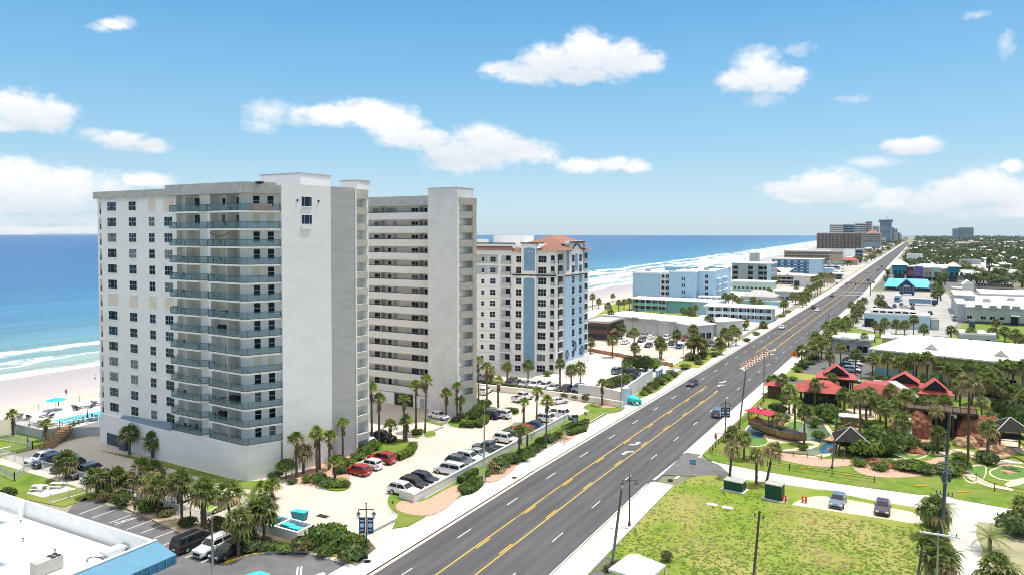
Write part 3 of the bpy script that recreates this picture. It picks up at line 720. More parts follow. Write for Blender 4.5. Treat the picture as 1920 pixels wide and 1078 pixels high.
part(T1, 'fascia', lambda mb: [mb.obox(Vector(rf[i]), (Vector(rf[i+1])-Vector(rf[i])).normalized(), Vector(((Vector(rf[i+1])-Vector(rf[i])).normalized().y, -(Vector(rf[i+1])-Vector(rf[i])).normalized().x)), (Vector(rf[i+1])-Vector(rf[i])).length, .06, 42.85, 44.5, M['fascia']) for i in range(1,6)])
fw = Facade(W0, W1); fg = Facade(W1, W2)
part(T1, 'end_wall', lambda mb: fw.box(mb, 0, fw.L-.02, -.05, 44.42, 0.0, .05, M['stucco']))
part(T1, 'grey_strip', lambda mb: fg.box(mb, 0, fg.L, -.05, 44.38, 0.0, .06, M['stucco_grey']))
# end-wall windows near the top and the little shaft under them
for v0, v1, cols in ((369,388,(1,2.2,.6)),(403,421,(1,2.2,1))):
 window(fw, T1, fw.s(566.5), fw.s(586), fw.z(576, v1), fw.z(576, v0), cols, 1, 'glass2', off=.05)
panel(fw, T1, fw.s(566.5), fw.s(584), fw.z(576,430), fw.z(576,423), M['white'], 'window_apron', .2)
panel(fw, T1, fw.s(570), fw.s(592), -.02, 3.0, M['panel'], 'service_door', .12)
for s, z in ((1.5,5.8),(5.2,4.6),(2.6,41.8),(6.4,41.8)): part(T1, 'wall_light', lambda mb: fw.box(mb, s, s+.25, z, z+.3, .05, .2, M['dark']))
# sea-end strip of flat plates, dark paint for the shade of openings
fl = Facade((-126.2,78), (-125.9,76.9)); fs1 = Facade((-125.9,76.9), (-104.6,76.9))
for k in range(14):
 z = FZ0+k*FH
 part(T1, 'recess_shade', lambda mb: (fs1.box(mb, .55, 1.1, z+.15, z+2.2, .0, .02, M['stucco_tan']), fs1.box(mb, .75, 1.1, z+.2, z+1.1, .02, .03, M['dark'])))
# window columns
ws = [(203,223,(1,1.9,1),(1,),2.5),(244,259,(1,.6,1),(1,),2.0),(282,293,(1,1),(),1.55),(310,326,(1,.6,1),(1,),2.05)]
for r in range(14):
 zc = 41.5-r*FH
 for c, (u0, u1, cols, big, w) in enumerate(ws):
  s = fs1.s((u0+u1)/2)
  if c == 3: s = fs1.s(318.5)
  if (r == 0 and c >= 2) or r == 6:
   panel(fs1, T1, s-w*.56, s+w*.56, zc-1.0, zc+.95, M['panel'], 'storm_panel')
   if r == 0 or r == 6: panel(fs1, T1, s-w*.6, s+w*.6, zc+.97, zc+1.12, M['white'], 'panel_hood', .12)
   continue
  o = window(fs1, T1, s-w/2, s+w/2, zc-.78, zc+.78, cols, 2, None, big=big)
  if r == 11: panel(fs1, T1, s-w*.6, s+w*.6, zc+.9, zc+1.0, M['white'], 'panel_hood', .14)
  if r == 0 and c < 2: panel(fs1, T1, s-w*.6, s+w*.6, zc+.9, zc+1.05, M['white'], 'panel_hood', .12)
# balconies: slab and glass rail each
B1P = [(-104.55,76.85),(-104.2,75.25),(-103.9,75.15),(-97.4,74.95),(-97.0,75.1),(-96.3,76.35)]
B2P = [(-95.85,76.35),(-95.2,75.2),(-94.8,75.05),(-88.2,74.65),(-87.0,74.6),(-86.2,75.0),(-84.0,79.35),(-84.2,79.9)]
def offs(pl, d):
 out = []
 for i in range(len(pl)):
  a = Vector(pl[max(0,i-1)]); b = Vector(pl[min(len(pl)-1,i+1)]); t = (b-a).normalized(); out.append(Vector(pl[i])+Vector((-t.y,t.x))*d)
 return out
def balcony(pl, back, z, slabname='balcony'):
 root = part(T1, 'balcony', lambda mb: (mb.prism(pl+back, z, z+.24, M['white'], M['concrete'])))
 def gl(mb):
  q = offs(pl, .05)
  for a, b in zip(q, q[1:]):
   mb.poly([(a.x,a.y,z+.30),(b.x,b.y,z+.30),(b.x,b.y,z+1.22),(a.x,a.y,z+1.22)], M['rail_glass'])
 def rl(mb):
  q = offs(pl, .06)
  mb.tube([(p.x,p.y,z+1.26) for p in q], .032, 6, M['rail']); mb.tube([(p.x,p.y,z+.29) for p in q], .03, 5, M['rail'])
  for a, b in zip(q, q[1:]):
   n = max(1, int((b-a).length/1.25))
   for i in range(n+1):
    p = a.lerp(b, i/n); mb.tube([(p.x,p.y,z+.24),(p.x,p.y,z+1.26)], .026, 4, M['rail'])
 g = MB(); gl(g); g.build('glass_rail', parent=root).data.transform(Matrix.Translation(-T1.location))
 g = MB(); rl(g); g.build('handrail', parent=root).data.transform(Matrix.Translation(-T1.location))
for k in range(14):
 z = FZ0+k*FH
 balcony(B1P, [(-98.3,76.5),(-98.3,77.73),(-104.58,77.73)], z)
 balcony(B2P, [(-84.9,79.9),(-87.3,76.55),(-89.65,76.75),(-89.65,77.93),(-95.85,77.93)], z)
fb1 = Facade((-104.6,77.75), (-98.3,77.75)); fb2 = Facade((-95.9,77.95), (-89.7,77.95)); fb3 = Facade((-87.3,76.5), (-84.85,79.95)); fpl = Facade((-89.7,76.7), (-87.3,76.5))
for k in range(14):
 z = FZ0+k*FH+.25
 top = k == 13
 part(T1, 'divider', lambda mb: fb1.box(mb, 2.9, 3.05, z, z+2.4, .0, 1.5, M['stucco'])); part(T1, 'divider', lambda mb: fb2.box(mb, 3.7, 3.85, z, z+2.4, .0, 1.7, M['stucco']))
 if k >= 12:
  window(fb1, T1, 3.4, 5.7, z+.75, z+2.25, (1,1.9,1), 2, 'glass2', big=(1,)); panel(fb1, T1, .3, 2.3, z+.02, z+2.2, M['beige_stucco'], 'screen')
  if k == 13: window(fb2, T1, 1.0, 3.2, z+.9, z+2.1, (1,1), 1, 'glass')
  else: panel(fb2, T1, .9, 3.4, z+.8, z+2.2, M['wood'], 'blind')
  window(fb2, T1, 4.1, 5.6, z+.1, z+2.2, (1,1), 1, 'glass3', name='sliding_door', sill=False)
 else:
  panel(fb1, T1, .25, 2.7, z+.02, z+2.3, M['beige_stucco'], 'sliding_door', .04); panel(fb1, T1, 3.15, 5.2, z+.02, z+2.25, M['panel'], 'shutter', .04)
  panel(fb1, T1, 5.3, 5.75, z+.02, z+2.0, M['slate'], 'door', .05)
  panel(fb2, T1, .3, 3.3, z+.02, z+2.3, M['beige_stucco'], 'shutter', .04); panel(fb2, T1, 3.35, 3.65, z+.02, z+2.2, M['slate'], 'door', .05)
  panel(fb2, T1, 3.9, 5.4, z+.02, z+2.25, M['panel'], 'shutter', .04); panel(fb2, T1, 5.5, 6.0, z+.02, z+2.0, M['dark'], 'door', .05)
 for s in (1.0, 3.05):
  if k == 12 or (k == 4 ) or (k == 9 and s < 2): panel(fb3, T1, s-.5, s+.5, z+.7, z+2.2, M['panel'], 'storm_panel')
  else: window(fb3, T1, s-.5, s+.5, z+.62, z+2.28, (1,), 2, None)
# stair-end stack of small balconies
fe = Facade((W2.x, W2.y+.25), (W3.x, W3.y-.3))
for k in range(15):
 z = FZ0+(k-1)*FH+.1
 if k == 0: z = 2.2
 part(T1, 'parapet', lambda mb: fe.box(mb, .28, fe.L+.02, z-.1, z+1.05, -.45, .06, M['stucco_tan'], M['white']))
part(T1, 'end_pier', lambda mb: (fe.box(mb, 0, .27, -.02, 44.2, -.3, .10, M['stucco']), fe.box(mb, .2, fe.L+.1, FZ0+14*FH-.1, 44.2, -.4, .08, M['stucco_tan'])))
part(T1, 'service_hatch', lambda mb: fe.box(mb, .9, 1.7, .3, 1.4, -.2, .12, M['dark']))
# roof blocks
def roofblock(u0, u1, y, d, v, name):
 xa, xb = on_y(u0, y), on_y(u1, y); z = height(v, (xa+xb)/2, y)
 part(T1, name, lambda mb: (mb.box(xa, xb, y, y+d, 44.26, z-.2, M['stucco']), mb.box(xa-.1, xb+.1, y-.1, y+d+.1, z-.2, z, M['fascia'], M['roof_grey'])))
roofblock(491, 566, 89, 7, 326, 'lift_house'); roofblock(640, 672, 96, 3.2, 338, 'stair_house')
# garage door and wall fittings low on the shaded side
fpod = Facade((-125.6,76.62), (-105.65,75.2))
window(fpod, T1, fpod.s(198), fpod.s(225), .15, fpod.z(212, 814), (1,), 6, 'slate', fr='slate', name='garage_door', sill=False, bar=.05)
panel(fpod, T1, fpod.s(232), fpod.s(246), fpod.z(240,810), fpod.z(240,799), M['panel'], 'storm_panel')
def pipes(mb):
 for u in (229, 233, 237): mb.tube([tuple(fpod.p(fpod.s(u), .25))+(0,), tuple(fpod.p(fpod.s(u), .25))+(2.2,)], .16, 6, M['slate'])
part(T1, 'utility_cabinet', lambda mb: (fpod.box(mb, fpod.s(228), fpod.s(239), 0, 2.1, .02, .7, M['slate'])))
# small fixtures on the roof
for u, v, lab in ((368,347,'small dark roof vent at the balcony side of the tower roof'),(425,344,'dark camera box on the roof edge above the balconies'),(490,343,'flat dark vent on the roof edge beside the lift house')):
 x = on_y(u, 76.4); mb = MB(); mb.box(-.5,.5,-.3,.3,0,.25,M['dark']); mb.box(-.6,.6,-.4,.4,.25,.34,M['metal']); mb.cyl(0,0,-.1,.3,.12,8,M['dark'])
 tag(mb.build('roof_vent', loc=(x,76.4,44.6-.35)), lab, 'vent', 'roof vents')
for u, lab in ((655,'antenna stub on the stair house roof'),): pass
# balcony furniture (copies of one chair and one table)
def mk_chair():
 t = thing('balcony_chair', 'x', 'chair', (0,0,0))
 m = M['slate']
 part(t, 'seat', lambda mb: mb.box(-.28,.28,-.28,.28,.40,.46,m)); part(t, 'backrest', lambda mb: mb.box(-.28,.28,.24,.30,.46,1.0,m))
 for x in (-.25,.25):
  for y in (-.25,.25): part(t, 'leg', lambda mb: mb.box(x-.03,x+.03,y-.03,y+.03,0,.40,m))
 return t
def mk_table():
 t = thing('balcony_table', 'x', 'table', (0,0,0)); m = M['slate']
 part(t, 'tabletop', lambda mb: mb.cyl(0,0,.68,.73,.5,14,m)); part(t, 'leg', lambda mb: (mb.cyl(0,0,.03,.68,.05,8,m), mb.cyl(0,0,0,.04,.28,10,m)))
 return t
def mk_grill():
 t = thing('barbecue_grill', 'x', 'grill', (0,0,0)); m = M['black']
 part(t, 'firebox', lambda mb: mb.box(-.75,.75,-.3,.3,.7,1.0,m)); part(t, 'lid', lambda mb: mb.tube([(-.72,0,1.02),(.72,0,1.02)], .32, 12, m)); part(t, 'cart', lambda mb: mb.box(-.6,.6,-.25,.25,0,.7,M['slate']))
 return t
_c0, _t0, _g0 = mk_chair(), mk_table(), mk_grill(); _used = {}
def furnish(proto, x, y, k, rz, what):
 z = FZ0+k*FH+.245; side = 'left' if x < -97 else 'right'
 key = (what, k, side); _used[key] = _used.get(key, 0)+1; n = _used[key]
 wh = {1:'', 2:'second ', 3:'third ', 4:'fourth '}[n]
 lab = wh+what+' on the %s balcony from the top, %s column of balconies' % (ordw(13-k), side)
 if proto.get('label') == 'x': proto.location = (x,y,z); proto.rotation_euler = (0,0,rz); tag(proto, lab, group=what+'s on the tower balconies'); return
 dup(proto, (x,y,z), rz, lab, what+'s on the tower balconies')
for k, a in ((11,'ct'),(10,'cctc'),(9,'cc'),(8,'cc'),(7,'ct'),(5,'cc'),(3,'c'),(2,'cc'),(0,'cctc'),(12,'c')):
 for i, ch in enumerate(a):
  furnish(_c0 if ch == 'c' else _t0, -103.5+i*1.05, 76.4+.3*(i % 2), k, 2.6+i*.9, 'dark chair' if ch == 'c' else 'round dark table')
for k, a in ((12,'ctc'),(11,'cctc'),(10,'cctc'),(9,'ct'),(8,'c'),(7,'ctc'),(4,'c'),(2,'ct'),(1,'ct')):
 for i, ch in enumerate(a):
  furnish(_c0 if ch == 'c' else _t0, -94.6+i*1.15, 76.2+.35*(i % 2), k, 2.2+i*1.1, 'dark chair' if ch == 'c' else 'round dark table')
for k, x in ((6,-93.6),(2,-91.0),(1,-93.6)): furnish(_g0, x, 76.6, k, .1, 'covered dark grill')
# bunting on the third balcony from the top
mb = MB(); zz = FZ0+11*FH+2.4
for i in range(11):
 t = i/10; x = -95.3+t*4.2; z = zz-.55*math.sin(math.pi*t)
 mb.add([(x-.13,75.9,z),(x+.13,75.9,z),(x,75.9,z-.34),(x-.13,75.92,z),(x+.13,75.92,z),(x,75.92,z-.34)], [[0,1,2],[3,5,4],[0,3,4,1],[1,4,5,2],[2,5,3,0]], M['maroon'])
mb.tube([(-95.3+i*.42,75.91,zz-.55*math.sin(math.pi*i/10)+.01) for i in range(11)], .015, 4, M['dark'])
tag(mb.build('bunting'), 'string of dark red pennants on the third balcony from the top', 'bunting')
# dark mat over the top rail
q = offs(B2P, -.06); a, b = q[5], q[6]; d = (b-a).normalized(); mb = MB(); zt = FZ0+13*FH
mb.obox(a+d*.5, d, Vector((d.y,-d.x)), 3.2, .05, zt+.3, zt+1.28, M['brown'])
tag(mb.build('balcony_awning'), 'dark brown screen hung on the top right balcony rail', 'screen')
t = thing('potted_tree', 'potted plant on the top balcony beside the windows', 'plant', (-90.6,75.9,FZ0+13*FH+.245))
part(t, 'pot', lambda mb: mb.cyl(-90.6,75.9,FZ0+13*FH+.245,FZ0+13*FH+.8,.22,10,M['dark'],.3))
# ================================================================ second tower
y2 = 124.3
f2 = Facade((on_y(650,y2),y2), (on_y(803,y2),y2)); p2 = 121.6
pa, pb = Vector((on_y(803,p2),p2)), Vector((on_y(858,p2),p2))
T2 = thing('condo_tower', 'second tall condo tower with long white parapet walkways and a plain grey pier', 'building', (pa.x-10, 132, 0))
sz = f2.s(745); z_hi = f2.z(745,398); z_lo = f2.z(745,721); F2 = (z_hi-z_lo)/13
ztop = f2.z(745,369); zp = height(352, (pa.x+pb.x)/2, p2)
xr = on_y(885, 124.2)
core = [(f2.A.x, y2+1.6), (pa.x, y2+1.6), (pa.x,p2+.02), (pb.x,p2+.02), (pb.x+.05,p2+.6), (pb.x-1.2,123.6), (xr-1.4,126), (xr-.3,126.0), (on_y(884.5,140)-.3,140), (f2.A.x,140)]
part(T2, 'wall', lambda mb: mb.prism(core, -.05, ztop-1.6, M['beige_stucco']))
part(T2, 'pier', lambda mb: (mb.box(pa.x, pb.x, p2-.05, p2+6, -.05, zp-.15, M['wallpaint']), mb.box(pa.x-.06, pb.x+.06, p2-.11, p2+6.06, zp-.15, zp, M['fascia'])))
part(T2, 'roof', lambda mb: mb.box(f2.A.x-.5, pa.x-.01, y2-.25, 140.5, f2.z(745,387), ztop, M['fascia'], M['roof_grey']))
part(T2, 'ground_wall', lambda mb: f2.box(mb, 0, f2.L-.01, -.05, z_lo-1.75, -1.5, -.02, M['stucco']))
for k in range(14):
 z = z_lo+k*F2
 part(T2, 'parapet', lambda mb: (f2.box(mb, 0, f2.L-.01, z-1.62, z-.15, -.14, .0, M['stucco_warm']), f2.box(mb, 0, f2.L-.01, z-1.45, z-1.3, -1.58, -.14, M['stucco_grey'])))
 part(T2, 'handrail', lambda mb: f2.box(mb, 0, f2.L-.01, z-.14, z, -.10, -.04, M['slate']))
fb = Facade((f2.A.x, y2+1.6), (pa.x, y2+1.6))
def su(u): return fb.s(u)
for k in range(14):
 z = z_lo+k*F2
 for u0, u1, nm, cols in ((702.5,719,'window',(1,1)),(728,734.5,'window',(1,)),(738,745,'door',(1,)),(772,788,'window',(1,1)),(796.5,802,'window',(1,))):
  if nm == 'door': panel(fb, T2, su(u0), su(u1), z-1.3, z+.95, M['grey_wall'], 'door'); continue
  if k == 13 and u0 in (702.5,728): panel(fb, T2, su(u0)-.4, su(u1)+.4, z-.9, z+.95, M['tan'], 'shutter'); continue
  if k == 12 and u0 == 728: continue
  window(fb, T2, su(u0), su(u1), z-.75, z+.85, cols, 2, None, sill=False)
 for u in (721, 793): part(T2, 'divider', lambda mb: fb.box(mb, su(u)-.08, su(u)+.08, z-1.3, z+1.02, .01, 1.4, M['stucco_tan']))
fgw = Facade((f2.A.x, y2+.02), (pa.x, y2+.02))
panel(fgw, T2, fgw.s(739), fgw.s(774), .05, fgw.z(757,738), M['dark'], 'garage_door', .06)
panel(fgw, T2, fgw.s(787), fgw.s(795), .05, fgw.z(791,747), M['grey_wall'], 'service_door', .06)
# curved stack at the road end
fk = Facade((pb.x+.03, p2+.45), (xr, 125.9)); zq = fk.z(870,371)
for k in range(14):
 z = z_lo+k*F2
 part(T2, 'balcony', lambda mb: (fk.box(mb, .05, fk.L, z-1.55, z-.12, -.5, .0, M['stucco_tan'], M['white']), fk.box(mb, .0, fk.L-.1, z-.12, z-.02, -.16, -.1, M['slate'])))
 window(Facade((pb.x-1.2,123.55),(xr-1.4,125.95)), T2, .5, 1.9, z-.8, z+.6, (1,), 1, None, sill=False, fr='stucco_grey')
part(T2, 'cornice', lambda mb: fk.box(mb, .02, fk.L+.05, z_lo+13*F2+1.15, zq, -2.5, .04, M['stucco_tan'], M['roof_grey']))
part(T2, 'corner_pier', lambda mb: fk.box(mb, fk.L-.85, fk.L+.02, -.05, zq-.05, -1.6, .05, M['stucco_tan']))
part(T2, 'base_wall', lambda mb: fk.box(mb, .04, fk.L, -.05, z_lo-1.56, -2.2, -.02, M['wallpaint']))
# ================================================================ third tower (pale with blue panels, red tile roofs)
A3 = at(880,688.2); B3 = at(1043,700.6); C3 = at(1102,677.5)
f3 = Facade(A3, B3); r3 = Facade(B3, C3); D3 = Vector((on_y(1100,C3.y+16)-.5, C3.y+16)); E3 = Vector((A3.x, A3.y+36))
T3 = thing('condo_tower', 'white condo tower with blue panels and terracotta tile roofs behind the second tower', 'building', ((A3.x+C3.x)/2, A3.y+12, 0))
zw = f3.z(1000,457); z1 = f3.z(1017,486.6); z11 = f3.z(1015,690.5); F3 = (z1-z11)/10
part(T3, 'wall', lambda mb: mb.prism([tuple(A3)[:2],tuple(B3)[:2],tuple(C3)[:2],tuple(D3),tuple(E3)], -.05, zw-1.8, M['stucco']))
part(T3, 'roof', lambda mb: mb.prism([(A3.x,A3.y+.5),(B3.x-.5,B3.y+.6),(C3.x-.8,C3.y),(D3.x-.5,D3.y-.5),(E3.x+1,E3.y-1)], zw-1.795, zw-1.5, M['roof_white']))
def fbox(f, name, u0, u1, v0, v1, o0, o1, m, uref=None, top=None):
 u = uref or (u0+u1)/2
 return part(T3, name, lambda mb: f.box(mb, f.s(u0), f.s(u1), f.z(u, v1), f.z(u, v0), o0, o1, m, top))
fbox(f3, 'parapet', 893, 965, 457, 462, -.5, .06, M['white']); fbox(f3, 'cornice', 891, 966, 455.5, 457.4, -.6, .15, M['dark'])
# projecting tower bay with the blue panel
fbox(f3, 'bay', 978.5, 1007, 456, 701, .0, .5, M['stucco'], 1000); fbox(f3, 'cornice', 977, 1019, 455.3, 457.3, -.5, .7, M['dark'], 1000)
fbox(f3, 'blue_panel', 983.5, 1004, 468, 508, .5, .54, M['blue_mid'], 1000); fbox(f3, 'blue_panel', 983, 1003.5, 524, 690, .5, .54, M['blue_mid'], 1000)
def arch(f, u0, u1, v, m, o):
 s0, s1 = f.s(u0), f.s(u1); z = f.z((u0+u1)/2, v); r = (s1-s0)/2
 def fn(mb):
  for i in range(8):
   a, b = math.pi*i/8, math.pi*(i+1)/8
   xa, xb = s0+r-r*math.cos(a), s0+r-r*math.cos(b); h = r*.3*(math.sin(a)+math.sin(b))/2
   f.box(mb, xa, xb, z-.01, z+h, o, o+.04, m)
 part(T3, 'arch', fn)
arch(f3, 983.5, 1004, 468, M['blue_mid'], .5); arch(f3, 983, 1003.5, 524, M['blue_mid'], .5)
fbox(f3, 'string_course', 962, 1043, 515, 517.3, .0, .58, M['dark'], 1000)
for u in (992.5, 999.5): part(T3, 'lamp', lambda mb: mb.ball((f3.p(f3.s(u), .65).x, f3.p(f3.s(u), .65).y, f3.z(1000,472)), .22,.22,.22, M['white'], 8, 5))
for k in range(11):
 v = 486.6+k*20.39; t = k/10
 def row(u0, u1, hv, cols, rows=2, du=-2.5, f=f3, off=0.0, **kw):
  a, b = u0+du*t, u1+du*t
  window(f, T3, f.s(a), f.s(b), f.z((a+b)/2, v+hv), f.z((a+b)/2, v-hv), cols, rows, None, off=off, **kw)
 row(903, 909, 4.2, (1,), 2); row(919.5, 930, 5.2, (1,1), 2); row(968, 979, 6.2, (1,1), 2, fr='frame')
 row(1009.5, 1025, 6.6, (1,1,1), 2); row(883, 889.5, 6, (1,), 2)
 a, b = 941-2.5*t, 956-2.5*t+1.5
 def bal(mb):
  s0, s1 = f3.s(a-1), f3.s(b+1); zt, zb = f3.z(948, v-7.5), f3.z(948, v+9)
  f3.box(mb, s0, s1, zb, zt, .0, .03, M['grey_wall']); f3.box(mb, (s0+s1)/2, s1-.15, zb+.3, zt-.1, .03, .06, M['glass'])
  f3.box(mb, s0, s1, zb-.2, zb, .0, .55, M['white']); f3.box(mb, s0, s1, zb+.001, zb+.95, .48, .53, M['rail_pale'])
 part(T3, 'balcony', bal)
 a2, b2 = 1033-2.5*t, 1040-2.5*t
 def bal2(mb):
  s0, s1 = f3.s(a2), f3.s(b2); zt, zb = f3.z(1036, v-7), f3.z(1036, v+8.5)
  f3.box(mb, s0, s1, zb, zt, .0, .03, M['glass']); f3.box(mb, s0-.05, s1+.05, zb-.15, zb, .0, .4, M['white']); f3.box(mb, s0, s1, zb+.001, zb+.95, .33, .37, M['grey_wall'])
 part(T3, 'balcony', bal2)
 if k > 1: fbox(f3, 'groove', 893, 964, v+10.6, v+11.1, .0, .02, M['stucco_grey'], 925)
 if k < 2:
  for u0, u1 in ((893,914.5),(916,934)): fbox(f3, 'inset_panel', u0, u1, v-9, v+8, .0, .012, M['grey_wall'], 925)
# corner bay with screened balconies and the blue road side
sc_, zc_ = r3.s, r3.z
def rbox(name, u0, u1, z0, z1, o0, o1, m, top=None): return part(T3, name, lambda mb: r3.box(mb, r3.s(u0), r3.s(u1), z0, z1, o0, o1, m, top))
zr = r3.z(1078,452)
rbox('tower_bay', 1056, 1092, -.05, zr, .0, .6, M['stucco']); rbox('blue_panel', 1056.3, 1092, 2.5, r3.z(1075,519), .6, .64, M['blue_light'])
rbox('blue_panel', 1058, 1063, r3.z(1061,508), r3.z(1061,460), .6, .64, M['blue_mid']); rbox('blue_panel', 1089, 1092, r3.z(1090,506), r3.z(1090,458), .6, .64, M['blue_mid'])
rbox('blue_panel', 1074, 1079.5, r3.z(1077,508), r3.z(1077,475), .6, .64, M['blue_mid']); rbox('string_course', 1055.5, 1092.3, r3.z(1075,516.5), r3.z(1075,514.5), .6, .72, M['dark'])
rbox('cornice', 1064, 1092, r3.z(1078,455), r3.z(1078,453), .55, .85, M['dark'])
def zig(mb):
 zz = [(1065,470),(1069,467),(1077,456),(1085,466),(1091,468)]
 P3 = [tuple(r3.p(r3.s(u), .72))+(r3.z(u, v),) for u, v in zz]; mb.tube(P3, .22, 6, M['dark'])
part(T3, 'gable_trim', zig)
for k in range(11):
 z = z11+k*F3
 for u0, u1 in ((1068,1073),(1081.5,1086.5)): window(r3, T3, r3.s(u0), r3.s(u1), z-1.0, z+1.05, (1,1), 2, None, off=.64)
 for u0, u1 in ((1046,1054.5),(1094.5,1101)):
  part(T3, 'balcony', lambda mb: (r3.box(mb, r3.s(u0), r3.s(u1), z-1.15, z+1.25, .0, .1, M['net']), r3.box(mb, r3.s(u0)-.1, r3.s(u1)+.1, z-1.45, z-1.15, .0, .35, M['white']), r3.box(mb, r3.s(u0), r3.s(u1), z-1.15, z-.2, .25, .3, M['rail_pale'])))
for u, v in ((1058.5,664),(1073.5,648),(1087,655)):                # ring ornaments
 c = r3.p(r3.s(u), .78); zz = r3.z(u, v)
 part(T3, 'ring_ornament', lambda mb: mb.tube([(c.x+r3.d.x*.75*math.cos(t*.5236), c.y+r3.d.y*.75*math.cos(t*.5236), zz+1.25*math.sin(t*.5236)) for t in range(13)], .12, 6, M['blue_dark']))
rbox('ground_storey', 1044, 1101.5, -.04, 2.45, .0, .75, M['stucco'])
# tile roofs
def hip3(f, u0, u1, v_e, v_r, depth, o, hipf, name='tile_roof'):
 s0, s1 = f.s(u0), f.s(u1); z = f.z((u0+u1)/2, v_e); w = s1-s0
 zr_ = z+max(1.0, (f.z((u0+u1)/2, v_r)-z))
 a, b, c, d = f.p(s0,o), f.p(s1,o), f.p(s1,o-depth), f.p(s0,o-depth); h = min(w, depth)*hipf
 r0, r1 = f.p(s0+h,o-depth/2), f.p(s1-h,o-depth/2)
 P = [(a.x,a.y,z),(b.x,b.y,z),(c.x,c.y,z),(d.x,d.y,z),(r0.x,r0.y,zr_),(r1.x,r1.y,zr_)]
 part(T3, name, lambda mb: (mb.add(P, [[0,1,5,4],[1,2,5],[2,3,4,5],[3,0,4],[3,2,1,0]], M['tile'])))
hip3(f3, 888, 962, 468, 461.5, 2.2, .7, .3); hip3(f3, 960, 979, 472, 468, 2, .6, .3); hip3(f3, 1006, 1060, 470, 451, 9, .8, .42)
hip3(r3, 1050, 1098, 457, 441.5, 12, 1.0, .42); hip3(r3, 1088, 1106, 468, 460, 7, 1.0, .4)
# white roof houses seen over the parapet
for u0, u1, yy, v0 in ((925,983,A3.y+16,442),(868,897,A3.y+14,449),(1010,1030,A3.y+24,449)):
 xa, xb = on_y(u0, yy), on_y(u1, yy); z = height(v0, xa, yy)
 part(T3, 'roof_house', lambda mb: mb.box(xa, xb, yy, yy+6, zw-1.5, z, M['stucco'], M['roof_white']))
# ================================================================ left side beyond the towers
# long low motel wing with white roof
a, b = at(1150,618.5), at(1372,631)
def motel(name, label, a, b, depth, h, wall, roof, over=.9, **k):
 d = (b-a).normalized(); n = Vector((-d.y, d.x, 0))
 return bldg(name, label, 'building', [(a.x,a.y),(b.x,b.y),(b.x+n.x*depth,b.y+n.y*depth),(a.x+n.x*depth,a.y+n.y*depth)], h, wall, roof, over=over, **k)
def topz(u, v, p): return height(v, p.x, p.y)
m1, f = motel('motel_wing', 'long low white motel wing with flat white roof and grey eave above a car park', at(1138,617), at(1290,636), 14, 5.6, M['wallpaint'], M['roof_white'], over=1.6, par_h=0)
part(m1, 'eave', lambda mb: f[0].box(mb, -1.2, f[0].L+1.2, 4.3, 5.55, 0, 1.35, M['roof_grey']))
for i in range(7): part(m1, 'pilaster', lambda mb: f[0].box(mb, 1+i*5.6, 1.18+i*5.6, 0, 4.3, 0, .12, M['grey_wall']))
m1b, f = motel('motel_office', 'grey fronted motel office block with white roof beside the low wing', at(1296,640), at(1338,637), 12, 5.4, M['grey_wall'], M['roof_white'], over=1.2, par_h=0)
grid(f[0], m1b, 3, 1, .6, 3, 2.2, 2.2, rows=1)
m1c, f = motel('motel_lobby', 'small white motel lobby with flat roof close to the pavement', at(1345,630), at(1392,627), 10, 5.0, M['wallpaint'], M['roof_white'], over=1.0, par_h=0)
grid(f[0], m1c, 3, 1, .8, 3, 1.6, 1.8)
t, f = bldg('brown_motel', 'brown two storey motel end wall half hidden by palms beside the third tower', 'building', rect(-100.5,-92,234,250), 6.0, M['brick'], M['roof_grey'], over=.6)
for k in range(2): bands(f[0], t, 1, .8+k*2.8, 3, 1.3, M['dark'])
balconies(f[1], t, 1, 3.0, 3, 1, 15, M['wood'], M['wood'])
# turquoise two storey motel
a, b = at(1184,581.5), at(1338,590); zt = height(558.5, a.x, a.y)
t, f = motel('motel_block', 'two storey turquoise motel block with white flat roof behind a green lawn', a, b, 12, zt-.4, M['blue_pale'], M['roof_white'], over=1.2, par_h=0)
ff = f[0]; sa, sb = ff.s(1188), ff.s(1250)
part(t, 'wall_panel', lambda mb: ff.box(mb, ff.s(1251), ff.s(1300), .1, zt-.5, 0, .12, M['aqua_wall']))
for k in range(2):
 z = .3+k*(zt/2-.1)
 part(t, 'gallery', lambda mb: (ff.box(mb, sa, sb, z, z+2.6, .0, .03, M['grey_green']), ff.box(mb, sa, sb, z-.25, z, .0, 1.6, M['white']), ff.box(mb, sa, sb, z, z+1.0, 1.5, 1.55, M['aqua_wall'])))
 for i in range(6): window(ff, t, sa+1+i*(sb-sa)/6, sa+2.8+i*(sb-sa)/6, z+.7, z+2.2, (1,1), 1, 'glass', off=.03, sill=False)
for i in range(6): part(t, 'post', lambda mb: ff.box(mb, sa+i*(sb-sa)/5.05, sa+.18+i*(sb-sa)/5.05, 0, zt-.45, 1.4, 1.56, M['white']))
# two storey gallery motel nearer the road
a, b = at(1326,598), at(1448,604); zt = height(572, a.x, a.y)
t, f = motel('motel_block', 'pale two storey motel with open galleries and white roof end near the pavement', a, b, 11, zt-.4, M['grey_wall'], M['roof_white'], over=1.4, par_h=0)
ff = f[0]
for k in range(2):
 z = .25+k*(zt/2-.2)
 part(t, 'gallery', lambda mb: (ff.box(mb, 0, ff.L, z-.22, z, .0, 1.7, M['white']), ff.box(mb, 0, ff.L, z, z+.95, 1.6, 1.65, M['blue_pale'])))
 for i in range(9): window(ff, t, .8+i*ff.L/9, 2.6+i*ff.L/9, z+.4, z+2.3, (1,1), 1, None, sill=False)
for i in range(9): part(t, 'post', lambda mb: ff.box(mb, i*ff.L/8.1, .18+i*ff.L/8.1, 0, zt-.45, 1.5, 1.68, M['white']))
